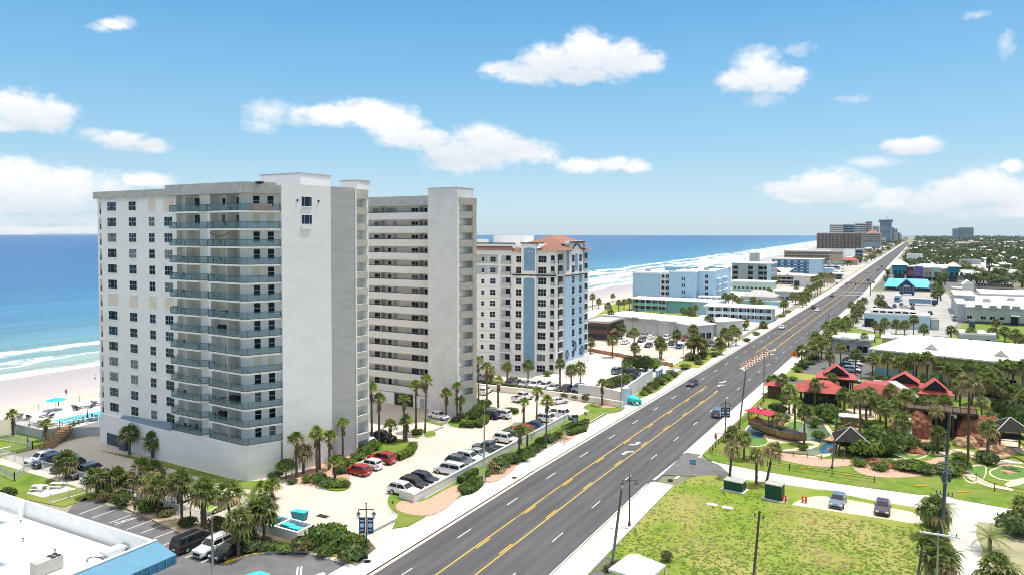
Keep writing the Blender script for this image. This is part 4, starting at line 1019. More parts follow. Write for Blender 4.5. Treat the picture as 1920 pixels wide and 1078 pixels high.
# sky-blue hotel: plain end, gallery bay, middle block, angled road end
a = at(1186,566); b0 = on_y(1237,a.y); c0 = on_y(1258,a.y); e0 = on_y(1311,a.y); g0 = on_y(1346,a.y+2); zt = height(511, a.x, a.y)
HX = thing('blue_hotel', 'large pale blue beach hotel of several storeys with plain end wall and white roof edges', 'building', (c0, a.y+10, 0))
part(HX, 'wall', lambda mb: (mb.box(a.x, b0, a.y, a.y+40, -.02, zt, M['blue_light'], M['roof_white']), mb.box(b0+.01, c0+.5, a.y+2, a.y+40, -.02, zt-.3, M['grey_wall'], M['roof_white'])))
zm = height(509, c0, a.y-6)
part(HX, 'wing', lambda mb: (mb.prism([(c0+.52,a.y-5),(e0,a.y-7),(e0,a.y+30),(c0+.52,a.y+30)], -.02, zm, M['blue_light'], M['roof_white']), mb.prism([(e0+.01,a.y-3),(g0,a.y-3),(g0,a.y+26),(e0+.01,a.y+26)], -.02, zm+.4, M['blue_light'], M['roof_white'])))
p1 = Vector((g0+.02, a.y-3)); u2 = at(1372,548); p2_ = Vector((on_y(1371,a.y+38), a.y+38))
part(HX, 'road_wing', lambda mb: mb.prism([tuple(p1),tuple(p2_),(p2_.x-14,p2_.y+6),(g0+.02,a.y+26)], -.02, zm+.9, M['blue_light'], M['roof_white']))
part(HX, 'roof_edge', lambda mb: (mb.box(a.x-.4, b0+.2, a.y-.4, a.y-.01, zt-.4, zt+.5, M['white']), mb.box(b0+.2, c0+.5, a.y+1.2, a.y+1.99, zt-.5, zt+.4, M['white']), mb.prism([(c0+.2,a.y-5.4),(e0+.3,a.y-7.4),(e0+.3,a.y-7.02),(c0+.2,a.y-5.02)], zm-.3, zm+.5, M['white'])))
fh = Facade((b0+.2,a.y+2),(c0+.4,a.y+2)); fm = Facade((c0+.52,a.y-5),(e0,a.y-7)); fe_ = Facade((e0+.01,a.y-3),(g0,a.y-3)); fr_ = Facade(p1,p2_)
for k in range(5):
 z = .6+k*(zt-1)/5
 part(HX, 'balcony', lambda mb: (fh.box(mb, .1, fh.L, z-.25, z, 0, 1.7, M['white']), fh.box(mb, .1, fh.L, z, z+1.0, 1.6, 1.65, M['grey_wall'])))
 for i in range(4): window(fh, HX, .5+i*fh.L/4, 1.9+i*fh.L/4, z+.3, z+2.2, (1,), 1, 'glass', sill=False)
 if k < 4:
  for s in (.48, .56): window(fm, HX, fm.L*s, fm.L*s+.75, 2.6+k*3.3, 4.6+k*3.3, (1,), 1, 'glass')
 window(fe_, HX, fe_.L*.42, fe_.L*.42+1.6, 2.4+k*2.9, 4.2+k*2.9, (1,1), 1, 'glass')
 part(HX, 'balcony', lambda mb: (fr_.box(mb, 2, 9, 1.6+k*3, 1.85+k*3, 0, 1.4, M['white']), fr_.box(mb, 3, 8, 1.86+k*3, 3.6+k*3, .01, .06, M['glass2'])))
 part(HX, 'balcony', lambda mb: (fr_.box(mb, 14, 26, 1.6+k*3, 1.85+k*3, 0, 1.4, M['white']), fr_.box(mb, 15, 25, 1.86+k*3, 3.6+k*3, .01, .06, M['glass2'])))
for s in (.0, .38, .98): part(HX, 'fin', lambda mb: fh.box(mb, fh.L*s, fh.L*s+.4, 0, zt, .02, 1.75, M['white']))
part(HX, 'porch', lambda mb: (mb.box(e0-8, e0+1, a.y-13, a.y-7.4, 3.6, 4.2, M['white']), [mb.cyl(e0-7.5+i*2.6, a.y-12.6, 0, 3.6, .18, 8, M['white']) for i in range(4)]))
part(HX, 'porch', lambda mb: (mb.box(e0+2, g0+3, a.y-10, a.y-3.4, 5.0, 5.6, M['white']), [mb.box(e0+2.4+i*3, e0+2.8+i*3, a.y-9.6, a.y-9.2, 0, 5.0, M['white']) for i in range(4)]))
part(HX, 'roof_block', lambda mb: mb.box(on_y(1246,a.y+30), on_y(1300,a.y+30), a.y+30, a.y+39.5, zt-.31, height(501,c0,a.y+30), M['blue_mid'], M['blue_light']))
# hotels farther along the beach: (u0,u1,v_base,v_top,depth) on their own plane
def far_block(name, label, u0, u1, vb, vt, depth, wall, roof=None, cat='building', nb=0, bm='glass', v_lo=.25, bh=1.5, over=0.0, fin=0, y=None, group=None):
 p = at(u0, vb) if y is None else Vector((on_y(u0, y), y, 0))
 x1 = on_y(u1, p.y); h = height(vt, p.x, p.y)
 root, fs = bldg(name, label, cat, rect(p.x, x1, p.y, p.y+depth), h, wall, roof or M['roof_white'], over=over, par_h=.3, group=group)
 if nb:
  fh_ = (h-1.0)/nb
  for k in range(nb):
   z = .9+k*fh_
   part(root, 'window_band', lambda mb: (fs[0].box(mb, .6, fs[0].L-.6, z, z+fh_*.55, .02, .1, M[bm]), [fs[0].box(mb, .6+i*3.4, .95+i*3.4, z-.02, z+fh_*.56, .1, .22, wall) for i in range(int((fs[0].L-1)/3.4))]))
   part(root, 'slab', lambda mb: fs[0].box(mb, .3, fs[0].L-.3, z-.3, z-.02, .02, .9, M['white'] if fin else wall))
   part(root, 'window_band', lambda mb: fs[1].box(mb, 1, fs[1].L-1, z, z+fh_*.5, .02, .08, M[bm]))
 return root, fs, h
G_ = 'beach hotels and towers down the coast'
t, fs, h = far_block('beach_hotel', 'grey green hotel with open stairwells behind the blue hotel', 1372, 1446, 536, 494, 24, M['grey_green'], nb=4, bm='glass', over=.5)
for s in (.18, .30, .55): part(t, 'stair_tower', lambda mb: fs[0].box(mb, fs[0].L*s, fs[0].L*s+3.2, 0, h-.3, .9, 1.4, M['grey_green']))
part(t, 'end_wall', lambda mb: fs[0].box(mb, fs[0].L-2.6, fs[0].L+.3, 0, h-.3, .9, 1.3, M['blue_pale']))
far_block('roof_tower', 'square grey lift tower rising over the grey green hotel roof', 1405, 1422, 530, 476, 6, M['grey_wall'], M['roof_grey'], y=at(1405,531).y+24.6)
t, fs, h = far_block('beach_hotel', 'long blue hotel with rows of shaded balconies facing the camera', 1447, 1541, 516, 486, 22, M['blue_mid'], nb=5, bm='blue_dark', over=.4)
part(t, 'end_wall', lambda mb: fs[0].box(mb, fs[0].L-10, fs[0].L+.2, 0, h-.2, .9, 1.4, M['blue_pale']))
for i in range(11): part(t, 'balcony', lambda mb: [fs[0].box(mb, 2+i*5.3, 5+i*5.3, 1.2+k*(h-1)/5, 2.2+k*(h-1)/5, .9, 1.5, M['blue_pale']) for k in range(5)])
far_block('hotel_annex', 'small blue annex with white roof edge at the end of the blue hotel', 1542, 1562, 515, 504, 14, M['blue_pale'])
far_block('beach_hotel', 'low dark balcony hotel with pale panels behind the long blue hotel', 1470, 1556, 499, 470.5, 26, M['tan'], nb=5, bm='band_brown', over=.6)
t, fs, h = far_block('beach_hotel', 'wide dark brown hotel slab with rows of black balconies', 1531, 1614.5, 480, 437.5, 40, M['brown'], nb=9, bm='band_brown', fin=0)
for i in range(12): part(t, 'pier', lambda mb: fs[0].box(mb, i*fs[0].L/12, i*fs[0].L/12+1.4, 0, h-.4, .9, 1.5, M['brown']))
far_block('hotel_podium', 'white podium with small windows under the brown hotel', 1526, 1600, 488, 468, 20, M['wallpaint'], nb=2, bm='glass3')
far_block('white_block', 'plain white block in front of the brown hotel', 1581, 1603, 490, 468, 14, M['white'])
far_block('grey_block', 'grey blue office block right of the plain white block', 1603.5, 1618, 490, 467, 14, M['tower_blue'], nb=3, bm='glass')
t, fs, h = far_block('beach_hotel', 'tan and white hotel with a hipped orange roof right of the brown hotel', 1615, 1651, 467, 437.5, 45, M['tan'], nb=7, bm='glass3', fin=1)
gable(t, fs[0].A.x+8, fs[0].B.x-3, fs[0].A.y+2, fs[0].A.y+40, h+.4, 7, M['tile'], hip=12)
part(t, 'base_panel', lambda mb: fs[0].box(mb, .5, fs[0].L-1, .5, h*.45, 1.2, 1.6, M['tower_blue']))
far_block('condo_tower', 'white tower with black balcony grid behind the brown hotel', 1555, 1580, 455, 421, 40, M['wallpaint'], nb=10, bm='band_brown', fin=1, y=2300)
far_block('condo_tower', 'pale blue slab right of the white tower behind the brown hotel', 1580.3, 1601, 455, 421.5, 40, M['tower_blue'], nb=8, bm='glass2', y=2320)
far_block('condo_tower', 'pale tower with dark crown line behind the tan hotel', 1602, 1622, 455, 419, 40, M['wallpaint'], nb=11, bm='glass', fin=1, y=2500)
far_block('condo_tower', 'taller cream tower with a stepped top behind the tan hotel', 1622.3, 1634, 455, 415.5, 40, M['stucco_tan'], nb=12, bm='glass3', fin=1, y=2520)
far_block('condo_tower', 'white narrow tower just left of the dark glass tower', 1635.5, 1648, 455, 424, 40, M['wallpaint'], nb=9, bm='glass2', fin=1, y=2700)
t, fs, h = far_block('glass_tower', 'tall dark blue glass tower with flared crown over the road end', 1649.5, 1671, 456, 413, 70, M['tower_glass'], M['dark'], nb=20, bm='tower_blue', y=2900)
part(t, 'crown', lambda mb: mb.prism(rect(fs[0].A.x-4, fs[0].B.x+4, fs[0].A.y-4, fs[0].A.y+74), h-7, h+1, M['tower_glass'], M['roof_white']))
part(t, 'crane', lambda mb: (mb.cyl(fs[0].A.x+22, fs[0].A.y+20, h+1, h+9, .8, 6, M['metal']), mb.box(fs[0].A.x+18, fs[0].A.x+28, fs[0].A.y+19, fs[0].A.y+21, h+8, h+10, M['metal'])))
for u0, u1, vt, wl, lab, yy in ((1670.5,1676,427,'tower_blue','blue tower just right of the dark glass tower',3100),(1676,1682.5,429,'wallpaint','white tower two along from the dark glass tower',3300),(1682.5,1686.5,436,'tower_glass','thin dark tower near the vanishing road',3500),(1686,1690.5,438.5,'wallpaint','farthest pale block at the vanishing road',3700)):
 far_block('condo_tower', lab, u0, u1, 450, vt, 60, M[wl], nb=7, bm='glass2', y=yy)
far_block('white_block', 'small white hotel at the foot of the dark glass tower', 1652, 1660, 460, 447, 30, M['white'], nb=4, bm='glass2', y=2600)
far_block('condo_tower', 'left of the twin blue towers standing alone far on the right horizon', 1786, 1797, 450, 429, 60, M['tower_blue'], nb=10, bm='tower_glass', y=4300)
far_block('condo_tower', 'wider right one of the twin blue towers far on the horizon', 1797.4, 1825.5, 450, 427, 60, M['tower_blue'], nb=11, bm='glass3', y=4320)
# low buildings between blue hotel and road
t, fs, h = far_block('low_motel', 'pale green low motel with white roof in front of the grey green hotel', 1372, 1448, 545, 528, 14, M['green_pale'], over=.8)
grid(fs[0], t, 9, 1, 1.6, 3, 1.6, 1.3, g='glass')
t, fs, h = far_block('house_row', 'grey hip roofed motel cottages behind the turquoise wall', 1388, 1452, 566, 556, 16, M['grey_wall'], M['roof_grey'])
gable(t, fs[0].A.x, fs[0].B.x, fs[0].A.y, fs[0].A.y+16, h+.4, 3, M['roof_grey'], hip=6); grid(fs[0], t, 6, 1, .7, 3, 1.5, 1.3)
t, fs, h = far_block('low_shop', 'low white roofed shop behind the roadside palms', 1452, 1502, 562, 546, 12, M['grey_wall'], over=1.0)
grid(fs[0], t, 5, 1, .6, 3, 1.8, 1.6)
t, fs, h = far_block('boundary_wall', 'long turquoise boundary wall by the motel car park', 1384, 1474, 571, 563, .4, M['aqua_wall'], cat='wall')
t, fs, h = far_block('white_pavilion', 'white pavilion with a stepped pyramid roof', 1444, 1494, 532, 516, 26, M['wallpaint'], nb=2, bm='glass', over=1.4)
gable(t, fs[0].A.x+6, fs[0].B.x-8, fs[0].A.y+2, fs[0].A.y+24, h+.35, 4.5, M['roof_white'], hip=9)
t, fs, h = far_block('white_shop', 'plain white box shop behind the roadside palms', 1487, 1529, 537, 518, 22, M['wallpaint'], over=.8)
window(fs[0], t, .6, 4.2, .4, 4, (1,1,1), 2, 'glass')
t, fs, h = far_block('shop_row', 'brown roofed shop row beside the road beyond the palms', 1530, 1562, 530, 517, 20, M['tan'], M['brick'])
t, fs, h = far_block('low_shop', 'small dark shop with white awning beside the far left pavement', 1558, 1577, 524, 514, 14, M['slate'], over=1.2)
t, fs, h = far_block('restaurant', 'orange and red roofed restaurant under the brown hotel', 1560, 1578, 497, 477, 20, M['tan'], M['tile'])
t, fs, h = far_block('restaurant', 'low red roofed pavilion beside the orange restaurant', 1578, 1608, 497, 489, 18, M['tan'], M['red_roof'])
gable(t, fs[0].A.x, fs[0].B.x, fs[0].A.y, fs[0].A.y+18, h+.3, 3.5, M['red_roof'], hip=6)
t, fs, h = far_block('drive_in', 'flat grey canopy building on posts near the far left pavement', 1540, 1572, 505, 499, 16, M['slate'], M['roof_white'], over=1)
# ================================================================ right side
# yellow building with long white metal roof
RX0, RX1 = -9.2, 60.0; yb0, yb1 = 208.5, 251; zE = height(655, 2, 208) if False else 5.2
YB = thing('long_store', 'long pale yellow building with a white metal roof behind a row of palms', 'building', (10, 225, 0))
yf = Facade(at(1640,701), at(1920,736)); YL = yf.L+30
yf = Facade(yf.A, yf.A+yf.d*YL); dn = -yf.n; dep = 26.0
c4 = [yf.A, yf.B, yf.B+dn*dep, yf.A+dn*dep]; zE = height(664, yf.p(14).x, yf.p(14).y); zR = zE+2.4
part(YB, 'wall', lambda mb: (mb.prism([(p.x,p.y) for p in c4], -.02, zE-.05, M['yellow_wall']), yf.box(mb, -.02, YL, -.02, 1.9, .0, .06, M['aqua_wall'])))
ev = [yf.p(-1.2,1.2), yf.p(YL,1.2), yf.p(YL,-dep-1), yf.p(-1.2,-dep-1)]; rg = [yf.p(YL,-dep*.62), yf.p(4,-dep*.62)]
Q = [(ev[0].x,ev[0].y,zE),(ev[1].x,ev[1].y,zE),(rg[0].x,rg[0].y,zR),(rg[1].x,rg[1].y,zR)]
def yroof(mb):
 mb.poly(Q, M['roof_white']); mb.poly([(ev[1].x,ev[1].y,zE),(ev[2].x,ev[2].y,zE),Q[2]], M['roof_white']); mb.poly([(ev[2].x,ev[2].y,zE),(ev[3].x,ev[3].y,zE),Q[3],Q[2]], M['roof_white']); mb.poly([(ev[3].x,ev[3].y,zE),Q[0],Q[3]], M['roof_white'])
 mb.prism([(p.x,p.y) for p in ev], zE-.35, zE-.01, M['white'])
part(YB, 'roof', yroof); seams(YB, Q, 60, M['roof_white'])
for u in (1725, 1855):
 s = yf.s(u)+2; a = yf.p(s,-4); zb = zE+.5
 def dorm(mb):
  d = yf.d; n = yf.n
  L_, R_, F_ = a-d*1.8, a+d*1.8, n*1.0
  P = [(L_.x+F_.x,L_.y+F_.y,zb),(R_.x+F_.x,R_.y+F_.y,zb),(a.x+F_.x,a.y+F_.y,zb+1.7),(L_.x-n.x*7,L_.y-n.y*7,zb+.8),(R_.x-n.x*7,R_.y-n.y*7,zb+.8),(a.x-n.x*8,a.y-n.y*8,zb+1.7)]
  mb.add(P, [[0,1,2]], M['stucco_tan']); mb.add(P, [[0,2,5,3],[2,1,4,5]], M['roof_white'])
 part(YB, 'dormer', dorm)
for u0, u1 in ((1652,1662),(1669,1680),(1914,1922)): panel(yf, YB, yf.s(u0), yf.s(u1), zE-2.4, zE-1.2, M['white'], 'sign_board', .15)
for i in range(6): window(yf, YB, 28+i*9, 31+i*9, .8, 2.8, (1,1), 1, 'glass')
t, fs, h = far_block('cupola_house', 'small pale yellow tower with white pyramid roof behind the long store', 1655, 1674, 652, 634, 5, M['yellow_wall'], y=253)
gable(t, fs[0].A.x, fs[0].B.x, fs[0].A.y, fs[0].A.y+5, h+.35, 1.4, M['roof_white'], hip=2.4)
# white flat building beside the road, and others
t, fs, h = far_block('flat_building', 'low white building with flat white roof beside the roadside palms', 1560, 1632, 660, 634, 11, M['grey_wall'], over=.9)
for i in range(3): window(fs[0], t, 2+i*5, 5+i*5, .5, 2.6, (1,1), 1, 'glass')
t, fs, h = far_block('grey_house', 'blue grey flat house with two small windows behind the long store roof', 1798, 1870, 650, 626, 10, M['grey_wall'], M['roof_white'])
for s in (.25, .72): window(fs[0], t, fs[0].L*s, fs[0].L*s+1.2, h-2.2, h-1.1, (1,), 1, 'glass')
t, fs, h = far_block('carport', 'long low white roofed carport left of the blue grey house', 1672, 1797, 645, 634, 5, M['grey_wall'], over=.6, y=270)
t, fs, h = far_block('strip_building', 'low white strip building with clerestory and flat roof behind green lawn palms', 1620, 1745, 612, 588, 10, M['blue_pale'], M['roof_white'])
part(t, 'clerestory', lambda mb: (mb.box(fs[0].A.x+2, fs[0].B.x-6, fs[0].A.y+2, fs[0].A.y+8, h+.4, h+1.7, M['wallpaint'], M['roof_white']), [mb.box(fs[0].A.x+3+i*2.6, fs[0].A.x+4.9+i*2.6, fs[0].A.y+1.94, fs[0].A.y+1.99, h+.7, h+1.3, M['glass']) for i in range(6)]))
panel(fs[0], t, .2, 3.5, .1, 3.4, M['dark'], 'carport_shade', .06)  # dark plate on the wall, painted for the shade inside the carport
t, fs, h = far_block('small_shed', 'little grey shed at the edge of the right lawn', 1745, 1762, 618, 601, 5, M['grey_wall'], M['roof_grey'])
t, fs, h = far_block('utility_hut', 'small dark hut on the bright lawn by the white warehouse', 1817, 1830, 621, 602, 3, M['slate'], M['roof_grey'])
# white warehouse complex
WHX = thing('warehouse', 'wide white flat roofed warehouse complex with stepped roofs and grey blue walls', 'building', (45, 400, 0))
w0 = at(1806,600); hz = height(572, w0.x+6, w0.y)
def wh(u0, u1, y, d, v, wm='grey_wall'):
 xa, xb = on_y(u0, y), on_y(u1, y); z = height(v, xa, y)
 part(WHX, 'hall', lambda mb: mb.box(xa, xb, y, y+d, -.02, z-.4, M[wm], M['roof_white'])); part(WHX, 'roof', lambda mb: mb.box(xa-.3, xb+.3, y-.3, y+d, z-.4, z, M['roof_white']))
 return Facade((xa,y),(xb,y)), z
yy0 = at(1830,606).y
fA, zA = wh(1812, 1990, yy0, 30, 574); fB, zB = wh(1796, 1812, yy0+3, 26, 568); fC, zC = wh(1830, 1990, yy0+31, 45, 567, 'wallpaint'); fD, zD = wh(1790, 1829, yy0+36, 30, 552); fE, zE2 = wh(1840, 1990, yy0+78, 30, 549, 'wallpaint')
for u in (1819,1845,1862,1880): window(fA, WHX, fA.s(u)-.9, fA.s(u)+.9, 1.8, 3.2, (1,1), 1, 'glass')
part(WHX, 'base_course', lambda mb: fA.box(mb, 0, fA.L, -.02, 1.0, 0, .1, M['slate']))
part(WHX, 'canopy', lambda mb: (fA.box(mb, fA.s(1896), fA.s(1912), 3.8, 4.1, .1, 3, M['white']), fA.box(mb, fA.s(1897), fA.s(1911), .1, 3.6, 0, .12, M['dark'])))
t, fs, h = far_block('white_house', 'white gabled house behind the warehouse roofs', 1806, 1826, 548, 535, 14, M['white'], y=520); gable(t, fs[0].A.x, fs[0].B.x, fs[0].A.y, fs[0].A.y+14, h+.3, 2.6, M['roof_white'], along='y')
t, fs, h = far_block('tan_house', 'grey tan pavilion with dark openings left of the white gabled house', 1786, 1806, 553, 541, 12, M['tan'], M['roof_white'], y=505); bands(fs[0], t, 1, .5, 3, 2.4, M['dark'])
t, fs, h = far_block('apartment_row', 'long tan apartment row with many windows behind the warehouse', 1831, 1902, 555, 537, 14, M['tan'], M['brick'], y=545); grid(fs[0], t, 12, 2, .8, 2.8, 1.5, 1.5, g='glass')
# blue roofed store with gable
x0, x1 = on_y(1660,530), on_y(1746,530); ys = 530; zE3 = height(537, x0, ys); zR3 = height(521.5, x0, ys+9)
BS = thing('blue_roof_store', 'store with bright blue metal roof and dark central gable facing its car park', 'building', ((x0+x1)/2, ys+9, 0))
part(BS, 'wall', lambda mb: mb.box(x0+.5, x1-.5, ys+.8, ys+17, -.02, zE3-.05, M['blue_dark']))
gable(BS, x0, x1, ys, ys+18, zE3, zR3-zE3, M['metal_blue2'], over=.6, hip=2.2)
xc, gw = (x0+x1)/2-.6, (x1-x0)*.2
def gb(mb):
 zt_ = zR3+.2
 mb.add([(xc-gw,ys-1.5,.1),(xc+gw,ys-1.5,.1),(xc+gw,ys-1.5,zE3),(xc,ys-1.5,zt_),(xc-gw,ys-1.5,zE3)], [[0,1,2,3,4]], M['blue_dark'])
 mb.add([(xc-gw-.8,ys-1.9,zE3-.4),(xc,ys-1.9,zt_+.35),(xc,ys+9,zt_+.35),(xc-gw-.8,ys+3,zE3-.4),(xc+gw+.8,ys-1.9,zE3-.4),(xc+gw+.8,ys+3,zE3-.4)], [[0,1,2,3],[1,4,5,2]], M['metal_blue2'])
 mb.add([(xc-gw-.8,ys-1.92,zE3-.9),(xc,ys-1.92,zt_-.2),(xc,ys-1.92,zt_+.34),(xc-gw-.8,ys-1.92,zE3-.41)], [[0,1,2,3]], M['blue_pale']); mb.add([(xc+gw+.8,ys-1.92,zE3-.9),(xc+gw+.8,ys-1.92,zE3-.41),(xc,ys-1.92,zt_+.34),(xc,ys-1.92,zt_-.2)], [[0,1,2,3]], M['blue_pale'])
part(BS, 'gable', gb)
bf = Facade((x0+.5,ys+.8),(x1-.5,ys+.8)); gf = Facade((xc-gw,ys-1.5),(xc+gw,ys-1.5))
for i in range(5): window(gf, BS, .9+i*gw*.37, 1.9+i*gw*.37, .3, 2.6, (1,1), 1, 'glass3', sill=False)
panel(gf, BS, gw-1.6, gw+1.6, zE3+.3, zE3+1.2, M['white'], 'sign_board', .1)
for i in (0,1,6,7): window(bf, BS, 1+i*3.1, 3.4+i*3.1, .5, 2.4, (1,1), 1, 'glass', sill=False)
for s in (-.62,.62): part(BS, 'roof_vent', lambda mb: mb.cyl(xc+s*(x1-x0)/2*.95, ys+5, zE3+1.2, zE3+3.4, .15, 6, M['dark']))
# shopping row with two teal pyramid-roofed towers
yt = 640
for u0, u1, vt, vr, lab in ((1673,1699,497,486.5,'left teal corner tower with white pyramid roof and sign board beyond the blue roof store'),(1778,1798,500,492,'right teal tower with white pyramid roof beyond the blue roof store')):
 xa, xb = on_y(u0, yt), on_y(u1, yt); z = height(vt, xa, yt); zz = height(vr, xa, yt+6)
 t = thing('teal_tower', lab, 'building', ((xa+xb)/2, yt+6, 0), 0, 'teal towers of the shopping row')
 part(t, 'wall', lambda mb: mb.box(xa, xb, yt, yt+13, z*.38, z, M['teal'])); part(t, 'lower_wall', lambda mb: mb.box(xa+1, xb-1, yt+1, yt+12, -.02, z*.38-.01, M['slate']))
 gable(t, xa, xb, yt, yt+13, z+.1, zz-z, M['roof_white'], over=1.8, hip=6)
 if u0 < 1700: part(t, 'sign_board', lambda mb: mb.box(xa+2, xb-2.4, yt-.2, yt-.01, z-4.4, z-2.2, M['sign_blue']))
 for i in range(3): part(t, 'arch', lambda mb: mb.box(xa+1.6+i*3.1, xa+3.4+i*3.1, yt-.06, yt-.01, z*.4, z*.62, M['dark']))
xs = [1699.5,1715,1731,1748,1765,1777.5]
SR = thing('shopping_row', 'row of shops painted maroon purple tan and green between two teal towers', 'building', (10, yt+10, 0))
for i, (u0, u1) in enumerate(zip(xs, xs[1:])):
 xa, xb = on_y(u0, yt+3), on_y(u1, yt+3); z = height((501,500,503,503,505)[i], xa, yt+3); wm = M[('maroon','purple','tan','green_pale','tan')[i]]
 part(SR, 'shop_front', lambda mb: (mb.box(xa, xb-.05, yt+3, yt+16, -.02, z, wm, M['roof_white']), mb.box(xa, xb-.05, yt+2.9, yt+16, z+.002, z+.7, M['roof_white'])))
 fq = Facade((xa,yt+3),(xb,yt+3))
 for s in (.25,.62): window(fq, SR, fq.L*s, fq.L*s+1.6, z*.45, z*.7, (1,1), 1, 'glass3', sill=False)
 panel(fq, SR, .4, fq.L-.4, .3, z*.3, M['dark'], 'shop_window', .08)
t, fs, h = far_block('green_canopy_station', 'far green canopied station with white roof beside the road', 1700, 1730, 487, 478, 20, M['white'], y=905); part(t, 'canopy', lambda mb: mb.box(fs[0].A.x+6, fs[0].B.x+10, fs[0].A.y-12, fs[0].A.y-.01, 4, 5.4, M['teal'], M['green_pale']))
t, fs, h = far_block('flat_building', 'blue grey flat building among trees right of the shopping row', 1800, 1840, 500, 488, 16, M['grey_wall'], M['roof_grey'], y=820)
t, fs, h = far_block('brick_house', 'low terracotta roofed house among trees behind the right teal tower', 1794, 1822, 503, 495, 14, M['tan'], M['tile'], y=790)
# ---- red roofed pavilions of the mini golf
def pav(name, label, cx, cy, hw, hd, z, rise, rot=0.0, over=1.0, wall='dark', dorm=0, lift=0):
 t = thing(name, label, 'pavilion', (cx, cy, 0), rot, 'red roofed golf pavilions')
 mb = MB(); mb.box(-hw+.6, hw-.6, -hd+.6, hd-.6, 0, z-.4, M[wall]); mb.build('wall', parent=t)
 for x in (-hw, -hw/3, hw/3, hw):
  for y in (-hd, hd):
   mb = MB(); mb.box(x-.14, x+.14, y-.14, y+.14, 0, z, M['wood_dark']); mb.build('post', parent=t)
 mb = MB(); X, Y = hw+over, hd+over; k = .42
 P = [(-X,-Y,z),(X,-Y,z),(X,Y,z),(-X,Y,z),(-X*k,-Y*k,z+rise),(X*k,-Y*k,z+rise),(X*k,Y*k,z+rise),(-X*k,Y*k,z+rise)]
 mb.add(P, [[0,1,5,4],[1,2,6,5],[2,3,7,6],[3,0,4,7],[4,5,6,7]], M['red_roof']); mb.prism([(-X,-Y),(X,-Y),(X,Y),(-X,Y)], z-.22, z-.01, M['wood_dark'], M['red_roof'])
 mb.build('roof', parent=t)
 if dorm:
  mb = MB(); zz = z+rise+lift; e = X*k+.9; f_ = Y*k+.9
  mb.box(-X*k+.3, X*k-.3, -Y*k+.3, Y*k-.3, z+rise*.6, zz, M['wood_dark'])
  P = [(-e,-f_,zz),(e,-f_,zz),(e,f_,zz),(-e,f_,zz),(0,-f_,zz+1.9),(0,f_,zz+1.9)]
  mb.add(P, [[0,4,5,3],[4,1,2,5]], M['red_roof']); mb.add([(-e+.3,-f_+.25,zz),(e-.3,-f_+.25,zz),(0,-f_+.25,zz+1.7)], [[0,1,2]], M['dark']); mb.add([(-e+.3,f_-.25,zz),(e-.3,f_-.25,zz),(0,f_-.25,zz+1.7)], [[0,2,1]], M['dark'])
  mb.build('upper_roof', parent=t)
 return t
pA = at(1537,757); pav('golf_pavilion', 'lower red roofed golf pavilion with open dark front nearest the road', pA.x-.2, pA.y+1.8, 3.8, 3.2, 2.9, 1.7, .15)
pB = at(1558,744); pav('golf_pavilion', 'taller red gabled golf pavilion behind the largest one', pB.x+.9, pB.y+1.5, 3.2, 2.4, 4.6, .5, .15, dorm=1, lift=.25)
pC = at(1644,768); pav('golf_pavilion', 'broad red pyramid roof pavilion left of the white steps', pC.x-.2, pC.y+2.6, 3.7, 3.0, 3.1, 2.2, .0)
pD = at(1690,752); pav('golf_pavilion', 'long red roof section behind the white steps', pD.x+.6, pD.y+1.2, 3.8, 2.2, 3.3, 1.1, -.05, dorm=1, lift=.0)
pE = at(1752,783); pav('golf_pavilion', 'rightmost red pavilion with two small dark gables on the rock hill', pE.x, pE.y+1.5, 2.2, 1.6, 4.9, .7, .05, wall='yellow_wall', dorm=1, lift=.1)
# white stepped slide between the red roofs
mb = MB(); a = at(1618+2, 740); z0s, z1s = 7.2, 4.2
p0 = Vector((pC.x+2.6, pC.y+4.5, 5.6)); p1_ = Vector((pC.x+8.6, pC.y-5.0, 4.0)); d = (p1_-p0); n = Vector((-d.y, d.x, 0)).normalized()
for i in range(16):
 c = p0+d*(i/16); e = p0+d*((i+1)/16)
 mb.prism([(c.x-n.x*.8,c.y-n.y*.8),(e.x-n.x*.8,e.y-n.y*.8),(e.x+n.x*.8,e.y+n.y*.8),(c.x+n.x*.8,c.y+n.y*.8)], c.z-.5, c.z, M['white'])
for i in (0, 5, 10, 15): mb.cyl((p0+d*i/16).x, (p0+d*i/16).y, 0, (p0+d*i/16).z-.5, .12, 6, M['wood_dark'])
tag(mb.build('water_steps'), 'white stepped cascade running down between the red pavilion roofs', 'steps')
# small red roofs near the road
t = thing('ticket_booth', 'small red roofed booth by the pavement at the golf entrance', 'booth', tuple(at(1452,745)))
c = t.location
part(t, 'roof', lambda mb: mb.add([(c.x-2,c.y-1.5,2.9),(c.x+2,c.y-1.5,2.9),(c.x+2,c.y+1.5,2.9),(c.x-2,c.y+1.5,2.9),(c.x-.6,c.y,3.7),(c.x+.6,c.y,3.7)], [[0,1,5,4],[1,2,5],[2,3,4,5],[3,0,4],[3,2,1,0]], M['red_roof']))
part(t, 'wall', lambda mb: mb.box(c.x-1.3,c.x+1.3,c.y-1,c.y+1,0,2.88,M['wood_dark']))
